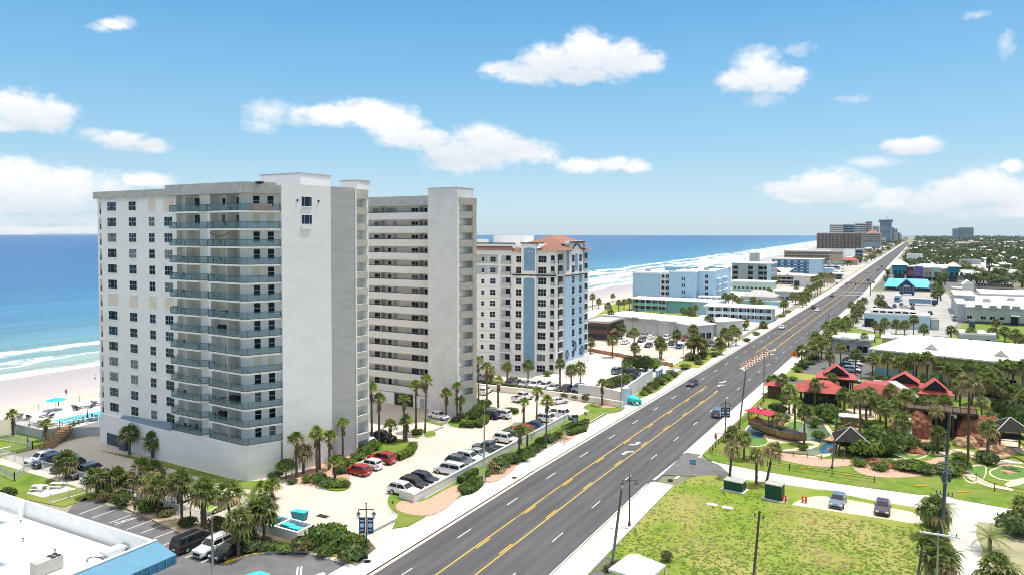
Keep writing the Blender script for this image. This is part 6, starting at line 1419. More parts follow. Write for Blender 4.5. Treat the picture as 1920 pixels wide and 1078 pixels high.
def arcpx(l, z=.15): return px(l, z)
hedge(0,0,1.4,1.0,'curved clipped hedge round the palm island by the red cars','leaf_lime',curve=arcpx([(715,862),(745,862),(768,852),(776,838)]))
hedge(0,0,1.6,.9,'clipped hedge round the lawn at the second tower corner','leaf_lime',curve=arcpx([(862,799),(890,800),(908,793),(911,782)]))
hedge(at(890,906),at(872,922),1.0,.9,'dark clipped hedge behind the pole planter','leaf'); hedge(at(862,908),at(893,890),1.0,1.0,'dark clipped hedge against the white planter wall','leaf')
hedge(0,0,1.0,.7,'dark curved hedge in front of the pole planter','leaf',curve=arcpx([(866,926),(880,924),(893,916),(900,908)]))
hedge(at(899,803),at(903,800),.8,.7,'short hedge stub beside the parked dark car','leaf')
hedge(at(948,774),at(970,776),1.6,.9,'rounded yellow hedge beside the white parked car','leaf_lime')
hedge(at(1056,809),at(1082,798),1.1,.8,'upper dark hedge by the stone sign','leaf'); hedge(at(1066,818),at(1096,808),1.3,.8,'middle dark hedge by the stone sign','leaf'); hedge(at(1086,803),at(1100,794),1.2,.8,'hedge behind the stone sign','leaf')
hedge(at(930,824),at(965,808),1.1,.9,'yellow green hedge stub between the parked pickups','leaf_lime'); hedge(at(890,716),at(1085,748),.9,.8,'long thin hedge along the terrace wall','leaf_dry')
# ---- broadleaf trees, far neighbourhood
def tree_mesh(seed, clumps, per, ls):
 rnd = random.Random(seed); mb = MB()
 for k in range(clumps):
  th = rnd.uniform(0,6.28); r = .62*math.sqrt(rnd.random()); c = Vector((r*math.cos(th), r*math.sin(th), rnd.uniform(-.25,.55))); cr_ = rnd.uniform(.28,.48)
  for i in range(per):
   d = Vector((rnd.gauss(0,1),rnd.gauss(0,1),rnd.gauss(0,1))).normalized(); p = c+d*cr_*rnd.uniform(.7,1.05); p.z = max(p.z, -.5)
   n_ = (d+Vector((rnd.uniform(-.6,.6),rnd.uniform(-.6,.6),rnd.uniform(-.2,.8)))).normalized(); a = n_.cross(Vector((rnd.uniform(-1,1),rnd.uniform(-1,1),rnd.uniform(-1,1)))).normalized(); b = n_.cross(a); s = ls*rnd.uniform(.6,1.2)
   mb.add([p-a*s, p+b*s*.7, p+a*s, p-b*s*.7], [[0,1,2,3]], M['leaf_oak'])
 o = mb.build('tree_crown'); me = o.data; bpy.data.objects.remove(o); return me
TC = [tree_mesh(50+i, 11, 22, .15) for i in range(3)]
mb = MB(); mb.tube([(0,0,0),(.03,0,.5),(0,.02,1)], [.09,.07,.05], 7, M['bark']); mb.tube([(0,0,.55),(.3,.1,1.05)], [.045,.02], 5, M['bark']); mb.tube([(0,0,.6),(-.25,-.15,1.1)], [.045,.02], 5, M['bark']); _o = mb.build('tree_trunk'); TT = _o.data; bpy.data.objects.remove(_o)
_trnd = random.Random(21)
def tree(p, h, r, label, group):
 t = thing('broadleaf_tree', label, 'tree', p, _trnd.uniform(0,6.28), group)
 a = bpy.data.objects.new('trunk', TT); COL.objects.link(a); a.parent = t; a.scale = (h*.6,h*.6,h*.55)
 b = bpy.data.objects.new('crown', TC[_trnd.randrange(3)]); COL.objects.link(b); b.parent = t; b.location = (0,0,h*.62); b.scale = (r,r,h*.48)
 return t
BLK = [(-28,14,510,560),(-28,60,630,670),(10,75,355,500),(15,65,500,570),(-30,20,300,352),(-28,75,195,300),(-30,30,100,200)]
def free(p, lst=BLK): return not any(a < p.x < b and c < p.y < d for a, b, c, d in lst)
n = 0
while n < 165:                                                      # inland neighbourhood trees, nearest ones are things
 u, v = _trnd.uniform(1690,1995), _trnd.uniform(462,548)
 if v > 505 and u < 1800: continue
 p = at(u, v)
 if not free(p) or p.x < -22+road_dx(p.y): continue
 tree(p, _trnd.uniform(6,11), _trnd.uniform(3.2,6), 'dark green tree among the roofs of the inland neighbourhood', 'trees of the inland neighbourhood'); n += 1
n = 0
while n < 60:                                                       # trees between hotels and road
 v = _trnd.uniform(462,500); p = at(_trnd.uniform(1580,1690), v)
 if not (-98 < p.x < -57+road_dx(p.y)): continue
 tree(p, _trnd.uniform(6,9), _trnd.uniform(2.8,4.4), 'green tree in the strip between the hotels and the road', 'trees between hotels and road'); n += 1
for i in range(70):
 p = at(_trnd.uniform(1800,1990), _trnd.uniform(492,546))
 if free(p): tree(p, _trnd.uniform(6,11), _trnd.uniform(3.4,6.5), 'dark green tree among the roofs of the inland neighbourhood', 'trees of the inland neighbourhood')
# individual trees near the blue roof store and shopping row
for i, (u, v, h, r) in enumerate(((1752,558,9,3.5),(1760,548,9,3.4),(1766,540,9,3.6),(1772,534,9,3.4),(1757,570,8,3.2),(1764,563,8,3),(1758,530,8,3.2),(1786,528,9,3.5),(1793,524,8,3.4),(1664,522,8,3),(1662,535,7,2.6),(1855,520,18,3.0),(1868,524,10,4),(1880,526,10,4),(1905,530,9,4),(1915,520,9,4),(1825,520,9,4),(1838,522,9,4),(1812,520,9,4),(1650,572,6,2.4),(1656,585,6,2.4))):
 tree(at(u, v), h, r, '%s dark tree counted from the left around the blue roof store and shopping row' % ordw(sorted([q[0] for q in ((1752,),(1760,),(1766,),(1772,),(1757,),(1764,),(1758,),(1786,),(1793,),(1664,),(1662,),(1855,),(1868,),(1880,),(1905,),(1915,),(1825,),(1838,),(1812,),(1650,),(1656,))]).index(u)), 'trees by the shopping row')
# far wood: too many to count
mb = MB(); rnd = random.Random(77)
def clump(mb, p, r, h, k):
 for i in range(k):
  c = Vector((p.x+rnd.gauss(0,.5)*r, p.y+rnd.gauss(0,.5)*r, h*rnd.uniform(.3,1.0))); s = r*rnd.uniform(.3,.6)
  a = Vector((rnd.gauss(0,1),rnd.gauss(0,1),rnd.gauss(0,.5))).normalized(); b = a.cross(Vector((rnd.gauss(0,1),rnd.gauss(0,1),rnd.gauss(0,1)))).normalized()
  mb.add([c-a*s, c+b*s*.7, c+a*s, c-b*s*.7], [[0,1,2,3]], M['leaf_oak'])
for i in range(2500):
 u = rnd.uniform(1690,2080); v = 445.4+(rnd.random()**1.5)*62
 p = at(u, v)
 if v > 470 and rnd.random() < .35: continue
 if not free(p) or p.x < -18+road_dx(p.y): continue
 clump(mb, p, rnd.uniform(4,8)*(1 if v > 455 else 2), rnd.uniform(6,11)*(1 if v > 455 else 1.3), 9)
for i in range(420):
 p = at(rnd.uniform(1600,1705), 447+rnd.random()*16)
 if -150 < p.x < -57+road_dx(p.y): clump(mb, p, rnd.uniform(3,6), rnd.uniform(5,9), 8)
tag(mb.build('far_wood'), kind='stuff')
# far houses
def house_mesh(L_, D_, H_, rise, roof, wall):
 a = MB(); a.box(-L_/2,L_/2,-D_/2,D_/2,0,H_,M[wall])
 for i in range(3): a.box(-L_/2+1+i*L_/3,-L_/2+2.4+i*L_/3,-D_/2-.03,-D_/2-.005,1,2.3,M['glass'])
 o = a.build('w'); w_ = o.data; bpy.data.objects.remove(o)
 b = MB(); X, Y = L_/2+.6, D_/2+.6; b.add([(-X,-Y,H_),(X,-Y,H_),(X,Y,H_),(-X,Y,H_),(-X+Y*.6,0,H_+rise),(X-Y*.6,0,H_+rise)], [[0,1,5,4],[1,2,5],[2,3,4,5],[3,0,4],[3,2,1,0]], M[roof])
 o = b.build('r'); r_ = o.data; bpy.data.objects.remove(o); return w_, r_
HT = [(house_mesh(14,10,3.4,2.2,'roof_white','wallpaint'),'white roofed house'),(house_mesh(17,11,3.6,2.4,'roof_grey','tan'),'grey roofed house'),(house_mesh(13,10,3.4,2.2,'tile','tan'),'terracotta roofed house'),(house_mesh(20,13,5.5,1.2,'roof_white','grey_wall'),'large white roofed building')]
n = 0
while n < 265:
 u, v = _trnd.uniform(1700,1990), 449.5+(_trnd.random()**1.25)*76; p = at(u, v)
 if not free(p) or p.x < -14+road_dx(p.y): continue
 (w_, r_), nm = HT[_trnd.choices((0,1,2,3),(5,3,1,3))[0]]
 t = thing('house', nm+' among the trees of the inland neighbourhood', 'house', p, _trnd.choice((0,1.57))+_trnd.uniform(-.1,.1), 'houses of the inland neighbourhood'); s = _trnd.uniform(.9,1.25)*(1 if v > 460 else 1.8); t.scale = (s,s,min(s,1.3))
 for nm_, me in (('wall',w_),('roof',r_)): o = bpy.data.objects.new(nm_, me); COL.objects.link(o); o.parent = t
 n += 1
n = 0
while n < 24:
 p = at(_trnd.uniform(1590,1690), _trnd.uniform(460,492))
 if not (-88 < p.x < -60+road_dx(p.y)): continue
 (w_, r_), nm = HT[_trnd.choices((0,1,2,3),(5,2,2,2))[0]]
 t = thing('house', nm+' in the strip between the hotels and the road', 'house', p, _trnd.choice((0,1.57)), 'buildings between hotels and road')
 for nm_, me in (('wall',w_),('roof',r_)): o = bpy.data.objects.new(nm_, me); COL.objects.link(o); o.parent = t
 n += 1
# grass tufts on the near lawns, too many to count
def inside(p, pl):
 r = False; n = len(pl)
 for i in range(n):
  a, b = pl[i], pl[i-1]
  if (a.y > p.y) != (b.y > p.y) and p.x < (b.x-a.x)*(p.y-a.y)/(b.y-a.y)+a.x: r = not r
 return r
mb = MB(); rnd = random.Random(9); tm = [leafmat('tuft_green', (.10,.185,.012), (.18,.25,.028), .3, 0), leafmat('tuft_dry', (.27,.23,.08), (.38,.31,.14), .3, 0)]
from mathutils import noise as NZ
k = 0
while k < 4200:
 p = at(rnd.uniform(1080,1780), 892+rnd.random()**.8*190)
 if not inside(p, NEARL) or (-17 < p.x < 3 and p.y > 103.2): continue
 k += 1; dry = NZ.noise(Vector((p.x*.13, p.y*.13, 3.3)))+rnd.uniform(-.25,.25) > .22; h = rnd.uniform(.02,.05); w = rnd.uniform(.07,.2)
 for q in range(2):
  a = rnd.uniform(0,6.28); e = Vector((math.cos(a),math.sin(a),0))*w; l = Vector((-e.y,e.x,0))*rnd.uniform(.8,1.8)+Vector((0,0,h))
  mb.add([p+Vector((0,0,.10))-e, p+Vector((0,0,.09))+e, p+Vector((0,0,.09))+e*.6+l, p+Vector((0,0,.09))-e*.6+l], [[0,1,2,3]], tm[1 if dry else 0])
tag(mb.build('grass'), kind='stuff')
# ================================================================ vehicles (front = +Y)
def loft(mb, secs, m, closed_ends=True):
 n = len(secs[0]); vs = [p for s in secs for p in s]; fs = []
 for i in range(len(secs)-1):
  for k in range(n): fs.append([i*n+k, i*n+(k+1)%n, (i+1)*n+(k+1)%n, (i+1)*n+k])
 if closed_ends: fs.append(list(range(n))); fs.append([(len(secs)-1)*n+k for k in range(n)][::-1])
 mb.add(vs, fs, m)
PAINT = CARC['white']
CT = {  # L, W, ground clearance, profile [(y, top z)], cabin (ws base, roof front, roof rear, rear base), base z, roof z, wheel r
 'sedan': (4.75,1.84,.22,[(2.37,.52),(2.25,.70),(1.1,.90),(-1.6,.95),(-2.2,.92),(-2.37,.62)],(1.05,.25,-1.0,-1.85),.90,1.44,.33),
 'hatch': (4.25,1.8,.22,[(2.12,.55),(2.0,.75),(1.0,.95),(-1.7,1.0),(-2.05,.98),(-2.12,.6)],(1.05,.3,-1.5,-2.02),.95,1.52,.33),
 'suv': (4.75,1.92,.27,[(2.37,.62),(2.28,.92),(1.1,1.06),(-2.2,1.10),(-2.32,1.06),(-2.37,.6)],(1.1,.4,-1.7,-2.27),1.03,1.68,.39),
 'van': (5.1,1.98,.24,[(2.55,.6),(2.4,.88),(1.6,1.05),(-2.4,1.10),(-2.5,1.05),(-2.55,.6)],(1.65,.8,-2.2,-2.48),1.05,1.78,.36),
 'pickup': (5.7,2.0,.34,[(2.85,.7),(2.75,1.05),(1.3,1.16),(-.95,1.18),(-2.75,1.16),(-2.85,.7)],(1.3,.65,-.65,-.95),1.15,1.88,.41),
 'convertible': (4.6,1.84,.2,[(2.3,.5),(2.2,.68),(1.0,.88),(-1.5,.92),(-2.2,.88),(-2.3,.6)],(1.05,.55,.5,.45),.88,1.28,.33)}
CP = {}
def car_proto(kind):
 L_, W_, gc, prof, cab, bz, rz_, wr = CT[kind]; hw = W_/2
 t = thing(kind, 'x', 'car', (0,0,0))
 mb = MB(); secs = []
 for y, z in prof:
  k = .86 if abs(y) > L_/2-.05 else (.95 if abs(y) > L_/2-.2 else 1.0)
  secs.append([(-hw*k*.93,y,gc),(-hw*k,y,gc+.2),(-hw*k,y,(gc+z)/2+.08),(-hw*k*.95,y,z-.06),(-hw*k*.84,y,z),(hw*k*.84,y,z),(hw*k*.95,y,z-.06),(hw*k,y,(gc+z)/2+.08),(hw*k,y,gc+.2),(hw*k*.93,y,gc)])
 loft(mb, secs, PAINT)
 ws, rf_, rr, rb_ = cab; b = hw*.9; tt = hw*.74
 if kind != 'convertible':
  def ring(y, zb, zt, w0, w1): return [(-w0,y,zb),(-w1,y,zt),(w1,y,zt),(w0,y,zb)]
  mb.add([(-b,ws,bz),(b,ws,bz),(tt,rf_,rz_-.02),(-tt,rf_,rz_-.02),(-tt,rr,rz_),(tt,rr,rz_),(b,rb_,bz+.04),(-b,rb_,bz+.04),(-tt,(rf_+rr)/2,rz_+.03),(tt,(rf_+rr)/2,rz_+.03)],
               [[0,1,2,3],[3,2,9,8],[8,9,5,4],[4,5,6,7],[0,3,8,4,7],[1,6,5,9,2]], PAINT)
 if kind == 'pickup': mb.box(-hw*.82, hw*.82, -2.72, -1.05, 1.0, 1.185, M['black'])
 if kind in ('suv','van'):
  for s in (-1,1): mb.box(s*tt*.92-.03, s*tt*.92+.03, rr+.2, rf_-.2, rz_+.03, rz_+.08, M['metal'])
 body = mb.build('body', parent=t)
 if kind == 'convertible':
  mb = MB(); mb.box(-hw*.72,hw*.72,-1.35,.6,.70,.935,M['black'])
  for x in (-.4,.4):
   for y in (.0,-.85): mb.box(x-.26,x+.26,y-.3,y+.2,.8,1.0,M['tan']); mb.box(x-.26,x+.26,y-.42,y-.3,.8,1.25,M['tan'])
  mb.build('seat', parent=t)
 def glass(name, P):
  mb = MB(); mb.poly(P, M['car_glass']); return mb.build(name, parent=t)
 e = .012
 glass('windscreen', [(-b*.9,ws-.08+e,bz+.09),(b*.9,ws-.08+e,bz+.09),(tt*.92,rf_+.07+e,rz_-.07+e),(-tt*.92,rf_+.07+e,rz_-.07+e)])
 if kind != 'convertible':
  glass('rear_window', [(b*.9,rb_+.06-e,bz+.14),(-b*.9,rb_+.06-e,bz+.14),(-tt*.9,rr-.04-e,rz_-.07),(tt*.9,rr-.04-e,rz_-.07)])
  def sp(s, y, f): w_ = b+(tt-b)*f; return (s*(w_+e), y, bz+(rz_-bz)*f)
  mid = (ws+rb_)/2-.05
  for s in (-1,1):
   y1, y2_ = ws-.32, ws+(rf_-ws)*.83-.05
   P = [sp(s,y1,.13),sp(s,y2_,.83),sp(s,mid+.06,.83),sp(s,mid+.06,.13)]; glass('side_window', P if s < 0 else P[::-1])
   q1, q2 = rb_+.28, rb_+(rr-rb_)*.83+.1
   P = [sp(s,mid-.04,.13),sp(s,mid-.04,.83),sp(s,q2,.83),sp(s,q1,.15)]; glass('side_window', P if s < 0 else P[::-1])
 for y in (L_*.30, -L_*.29):
  for s in (-1,1):
   mb = MB(); mb.tube([(s*(hw-.22),y,wr),(s*(hw+.015),y,wr)], wr, 14, M['tyre']); wh = mb.build('wheel', parent=t)
   mb = MB(); mb.tube([(s*(hw-.1),y,wr),(s*(hw+.03),y,wr)], wr*.62, 10, M['rim']); mb.build('rim', parent=wh)
 zf = prof[1][1]; zr = prof[-2][1]
 for s in (-1,1):
  mb = MB(); mb.box(s*hw*.62-.2, s*hw*.62+.2, L_/2-.13, L_/2+.0, zf-.17, zf-.02, M['lamp_white']); mb.build('headlight', parent=t)
  mb = MB(); mb.box(s*hw*.70-.14, s*hw*.70+.14, -L_/2-.015, -L_/2+.12, zr-.3, zr-.08, M['lamp_red']); mb.build('taillight', parent=t)
  mb = MB(); mb.box(s*(hw+.02)-.09, s*(hw+.02)+.09, ws-.45, ws-.3, bz, bz+.14, PAINT); mb.build('mirror', parent=t)
 mb = MB(); mb.box(-hw*.6,hw*.6,L_/2-.03,L_/2+.015,gc+.1,zf-.22,M['black']); mb.build('grille', parent=t)
 mb = MB(); mb.box(-.26,.26,-L_/2-.03,-L_/2-.005,gc+.28,gc+.42,M['plate']); mb.build('number_plate', parent=t)
 mb = MB(); mb.box(-hw*.93,hw*.93,-L_/2+.08,L_/2-.08,gc-.03,gc+.13,M['black']); mb.build('sill', parent=t)
 return t
_first = {}
NAMES = {'sedan':'sedan','hatch':'hatchback','suv':'suv','van':'minivan','pickup':'pickup_truck','convertible':'convertible'}
def recolor(o, pm):
 for i, s in enumerate(o.material_slots):
  if s.material == PAINT: s.link = 'OBJECT'; s.material = pm
def car(u, v, rz, kind, col, label, group='parked cars', z=.1, pos=None):
 p = pos or at(u, v, z)
 if kind not in CP: CP[kind] = car_proto(kind); t = CP[kind]; t.location = p; t.rotation_euler = (0,0,R(rz)); t['label'] = label; t['group'] = group; new = False
 else: t = dup(CP[kind], p, R(rz), label, group)
 t.name = NAMES[kind]
 for ch in t.children:
  if ch.data and len(ch.material_slots):
   for s in ch.material_slots:
    if s.material and (s.material == PAINT or s.material.name.startswith('car_') and s.material.name != 'car_glass'): s.link = 'OBJECT'; s.material = CARC[col]
 return t
# angles: 0 faces away along the road, 180 towards the camera, -90 towards the road, 90 towards the sea
Fx, Bx, Aw, To = -90, 90, 0, 180
G1 = 'cars parked along the white planter wall'; zc = .1
for a in ((757,926,Fx,'suv','white','white suv at the near end of the white planter wall'),(776,915,Fx,'suv','black','black suv with roof bars, second from the near end of the planter wall'),(795,906,Fx+2,'suv','navy','dark navy suv next to the black one by the planter wall'),
          (843,887,Bx,'van','white','white minivan backed up to the planter wall'),(862,873,Fx,'suv','grey','boxy dark grey off roader between white cars at the planter wall'),(880,865,Fx,'suv','white','white suv in the middle of the row along the planter wall'),
          (897,857,Fx,'sedan','silver','silver white sedan beside the grey pickup at the planter wall'),(916,847,Bx,'pickup','grey','grey pickup with dark bed backed to the planter wall'),(949,829,Fx,'suv','white','white suv just past the yellow green hedge stub'),
          (961,821,Fx,'sedan','blue','dark blue sedan behind the big feather palm'),(977,812,Bx,'suv','red','dark red suv behind the big feather palm'),(1006,803,Fx,'sedan','dkblue','blue sedan with pale bonnet at the planter wall'),
          (1028,791,Fx,'suv','white','long white suv near the far end of the planter wall'),(1055,783,Fx,'pickup','white','white pickup at the far end of the planter wall')): car(*a, G1)
G2 = 'cars parked by the tower entrances'
for a in ((671,888,Bx,'hatch','red','bright red hatchback nearest in the bay by the tower'),(694,877,Bx,'hatch','white','white hatchback between the two red cars'),(716,866,Bx,'suv','red','red suv beside the hedged palm island'),(714,826,Fx+5,'pickup','black','black pickup in the shade behind the palms'),
          (682,836,Bx,'suv','white','white car half hidden at the tower corner'),(823,784,-100,'sedan','white','white sedan parked in front of the plain grey pier'),(916,783,Bx,'suv','navy','dark navy suv beside the second tower island'),(938,782,Bx,'suv','white','white suv beside the small yellow hedge'),
          (910,737,10,'suv','white','white suv near the palms right of the second tower'),(980,750,-14,'pickup','white','white pickup parked against the terrace wall'),(1046,756,-28,'sedan','white','white sedan parked at an angle by the terrace wall')): car(*a, G2)
G3 = 'cars on the third tower terrace'
for a in ((886,708,To,'suv','silver','silver suv at the left end of the terrace row'),(893,711,To,'sedan','bluegrey','blue grey sedan beside the maroon suv on the terrace'),(912,714,To,'suv','maroon','maroon suv in the terrace row by the palms'),(958,721,To,'suv','black','black suv in the terrace row'),(968,722,To,'sedan','grey','dark grey sedan next to the black suv on the terrace'),(983,724,To,'sedan','silver','pale silver sedan in the terrace row'),(1003,726,To,'suv','white','white suv in the middle of the terrace row'),(1021,728,To,'suv','white','white suv right of the terrace palm'),(1037,731,To,'sedan','white','white sedan with dark windows in the terrace row'),
          (1060,735,To,'suv','purple','purple grey suv near the right end of the terrace row'),(1084,733,To,'suv','bluegrey','grey blue suv between the terrace palms'),(1100,739,To,'sedan','white','white sedan at the right end of the terrace row'),(1158,699,-5,'suv','bluegrey','grey blue suv alone on the third tower car park'),
          (1166,714,Fx,'sedan','maroon','maroon sedan behind the blue sign wall'),(1187,711,Fx,'sedan','purple','dark purple sedan at the blue sign wall'),(1184,703,Fx,'suv','black','black suv at the blue sign wall')): car(*a, G3)
G4 = 'cars on the near concrete lot'
for a in ((78,866,To,'suv','white','white suv at the left end of the near row, by the lawn fence'),(93,871,To,'suv','navy','navy blue suv beside the white one in the near row'),(128,880,To,'suv','navy','large navy suv in the near row behind the palm'),(160,891,To,'suv','grey','dark grey suv in the middle of the near row'),(181,899,To,'hatch','white','white compact beside the dark grey suv'),(200,904,To,'sedan','white','white sedan in the near row behind the palms'),(225,909,To,'sedan','black','black sedan at the right end of the near row'),
          (284,928,To,'sedan','white','white sedan standing alone left of the white pickup'),(336,941,To,'pickup','white','white pickup behind the palm row'),(411,954,To,'convertible','green','lime green open topped off roader behind the palm row')): car(*a, G4)
G5 = 'cars on the asphalt lot'
for a in ((362,1024,Aw,'van','black','black minivan nosed into the planted bed'),(401,1033,To,'suv','white','white suv between the two black cars'),(431,1039,To,'sedan','black','black sedan beside the yellow kerb end')): car(*a, G5)
G6 = 'cars driving on the road'
for a in ((1347,779,Aw,'suv','bluegrey','blue grey suv driving away in the right lane'),(1298,722,To,'sedan','purple','dark red sedan coming in the left kerb lane'),(1466,616,To,'sedan','white','white sedan coming past the motel'),(1525,578,To,'suv','black','black suv coming beyond the white sedan'),(1533,583,To,'sedan','white','small white sedan beside the black suv on the road'),(1560,556,To,'suv','grey','dark suv at the far crosswalk'),(1628,527,Aw,'suv','black','black suv behind the traffic signals'),(1638,531,Aw,'sedan','dkblue','dark blue sedan at the kerb behind the signals'),
          (1645,508,Aw,'sedan','black','black sedan far up the road'),(1653,501,Aw,'suv','black','leading black suv of the far cluster'),(1649,505,Aw,'sedan','grey','grey sedan in the far cluster'),(1657,506,Aw,'sedan','navy','navy sedan in the far cluster'),(1626,512,To,'sedan','silver','silver sedan coming down the far road')): car(*a, G6, 0.01)
G7 = 'cars at the lawn edge'
car(1571,944,178,'sedan','bluegrey','dark grey sedan parked on the dirt at the lawn edge', G7, .1); car(1655,957,180,'sedan','purple','dark purple sedan parked right of the grey one on the dirt', G7, .1)
G8 = 'cars on the motel car park'
for i, (u, v, k, c) in enumerate(((1144,634,'suv','white'),(1154,628,'suv','black'),(1163,630,'sedan','grey'),(1182,630,'sedan','black'),(1203,640,'suv','grey'),(1208,632,'suv','silver'),(1221,634,'sedan','white'),(1234,640,'sedan','white'),(1249,636,'suv','white'),(1261,646,'suv','grey'),(1285,638,'suv','red'),(1291,644,'sedan','white'),(1172,644,'sedan','white'),(1216,650,'sedan','black'),(1243,652,'sedan','silver'),(1275,652,'sedan','blue'),(1330,648,'suv','black'),(1340,655,'sedan','grey'))):
 car(u, v, To if i % 3 else Aw, k, c, '%s %s, %s from the left in the motel car park' % ({'grey':'grey','blue':'blue'}.get(c, c), k if k != 'suv' else 'suv', ordw(sorted([1144,1154,1163,1182,1203,1208,1221,1234,1249,1261,1285,1291,1172,1216,1243,1275,1330,1340]).index(u))), G8, .05)
G9 = 'cars on the inland car parks'
for a in ((1591,690,Fx,'suv','navy','navy suv behind the silver one by the red pavilions'),(1597,697,Fx,'suv','silver','silver suv parked behind the red pavilions'),(1600,684,Fx,'sedan','white','white sedan in the inland car park'),(1616,678,Fx,'suv','black','black suv at the far side of the inland car park'),(1596,678,Fx,'sedan','grey','dark sedan next to the white one in the inland car park'),(1596,716,Fx,'sedan','blue','blue sedan under the edge of the red roof'),(1635,726,Fx,'sedan','white','white sedan between the red pavilions'),
          (1653,727,Fx,'suv','white','white suv behind the broad red pyramid roof'),(1677,576,To,'suv','black','black suv left of the blue canopy lorry'),(1690,574,To,'suv','navy','navy suv in the pale car park'),(1711,579,To,'suv','blue','blue suv alone in the pale car park'),(1666,578,Fx,'sedan','grey','grey sedan at the left of the pale car park'),(1744,589,Aw,'suv','black','black suv by the strip building end'),(1791,573,Aw,'suv','navy','navy suv beside the warehouse wall'),(1793,580,Aw,'suv','black','black suv beside the warehouse corner'),(1797,600,Fx,'van','white','white van at the warehouse corner'),(1748,555,Aw,'suv','grey','dark grey suv near the blue roof store end'),(1640,580,Aw,'sedan','black','black sedan at the car park edge by the road'),(1785,557,Aw,'sedan','white','white sedan by the tan pavilion'),(1697,577,Fx,'sedan','white','white sedan in the pale car park')): car(*a, G9, .09)
# lorries
p = at(1729,572,.09)
t = thing('lorry', 'long blue trailer lorry standing in the pale car park', 'lorry', p, R(-90))
mb = MB(); mb.box(-1.25,1.25,-6,4,1.0,3.4,M['blue_mid'],M['white']); mb.build('trailer', parent=t); mb = MB(); mb.box(-1.2,1.2,4.2,6.4,.6,2.9,M['blue_dark']); mb.box(-1.0,1.0,6.4,6.44,1.7,2.6,M['car_glass']); mb.build('cab', parent=t)
for y in (-5,-3.8,5.3):
 for s in (-1,1): mb = MB(); mb.tube([(s*.8,y,.5),(s*1.22,y,.5)], .5, 12, M['tyre']); mb.build('wheel', parent=t)
p = at(1684,565,.09); t = thing('lorry', 'pale blue box lorry facing the strip building in the pale car park', 'lorry', p, R(172))
mb = MB(); mb.box(-1.3,1.3,-4,2.4,.9,3.6,M['blue_pale'],M['roof_white']); mb.build('box_body', parent=t); mb = MB(); mb.box(-1.2,1.2,2.45,4.4,.5,2.5,M['blue_mid']); mb.box(-1.0,1.0,4.4,4.44,1.5,2.3,M['car_glass']); mb.build('cab', parent=t)
for y in (-3,3.4):
 for s in (-1,1): mb = MB(); mb.tube([(s*.85,y,.45),(s*1.25,y,.45)], .45, 12, M['tyre']); mb.build('wheel', parent=t)
p = at(1701,553,.09); t = thing('lorry', 'dark blue flatbed lorry before the blue roof store', 'lorry', p, R(80))
mb = MB(); mb.box(-1.2,1.2,-4,2,.8,1.3,M['slate']); mb.box(-1.2,1.2,-3.6,1.6,1.31,2.4,M['blue_dark']); mb.build('flatbed', parent=t); mb = MB(); mb.box(-1.1,1.1,2.1,4,.5,2.5,M['blue_dark']); mb.box(-.9,.9,4.0,4.04,1.5,2.2,M['car_glass']); mb.build('cab', parent=t)
for y in (-3,3):
 for s in (-1,1): mb = MB(); mb.tube([(s*.8,y,.45),(s*1.2,y,.45)], .45, 12, M['tyre']); mb.build('wheel', parent=t)
# ================================================================ walls, fences, poles and small things
def wall_run(name, label, pts, h, t, m, cap=None, cat='wall', z=.05, rail=None, group=None):
 root = thing(name, label, cat, tuple(pts[0][:2])+(0,), 0, group); ps = [Vector((p[0],p[1])) for p in pts]
 def w_(mb):
  for a, b in zip(ps, ps[1:]):
   d = (b-a).normalized(); mb.obox(a-d*t*.5, d, Vector((-d.y,d.x)), (b-a).length+t*.5-.003, t, z-.1, z+h, m)
 part(root, 'wall', w_)
 if cap: part(root, 'coping', lambda mb: [mb.obox(a-(b-a).normalized()*t*.6-Vector((-(b-a).normalized().y,(b-a).normalized().x))*.05, (b-a).normalized(), Vector((-(b-a).normalized().y,(b-a).normalized().x)), (b-a).length+t*.4, t+.1, z+h+.002+.001*i, z+h+.09+.001*i, cap) for i, (a, b) in enumerate(zip(ps, ps[1:]))])
 if rail: part(root, 'handrail', lambda mb: [mb.tube([(a.x,a.y,z+h+rail),(b.x,b.y,z+h+rail)], .04, 6, M['rail_pale']) for a, b in zip(ps, ps[1:])]+[mb.tube([(q.x,q.y,z+h),(q.x,q.y,z+h+rail)], .03, 5, M['rail_pale']) for a, b in zip(ps, ps[1:]) for q in [a.lerp(b, k/max(1,int((b-a).length/2.2))) for k in range(int((b-a).length/2.2)+1)]])
 return root
F_ = Vector((-59.3, at(784,946).y, 0)); Lw = at(750,936)
wall_run('planter_wall', 'long white planter wall with rail in front of the row of parked cars', [Lw, F_, Vector((-59.3,98,0)), Vector((-59.3,113.5,0)), Vector((-59.4,132,0))], 1.25, .3, M['wallpaint'], M['white'], rail=.22)
mb = MB()
for i in range(4): mb.box(-59.34,-59.28,113.7+i*.55,113.95+i*.55,.3,1.25,M['grey_wall'])
tag(mb.build('wall_slot'), 'row of narrow upright slots in the planter wall', 'slot')
wall_run('terrace_wall', 'low beige terrace wall at the far side of the lot under the third tower', [at(870,728), at(917,733), at(1080,751), at(1167,766)], 1.35, .35, M['beige_stucco'], M['white'])
wall_run('terrace_wall', 'grey white end wall of the terrace beside the blue corner pillar', [at(1085,742), at(1128,748), at(1162,757)], 2.6, .3, M['wallpaint'], M['white'])
wb, we = at(1169,757), at(1224,716); hB = height(727, wb.x, wb.y)
wall_run('sign_wall', 'white road wall with recessed grey bay running to the blue sign pillar', [wb, we], hB-.3, .35, M['wallpaint'], M['white'], rail=.3)
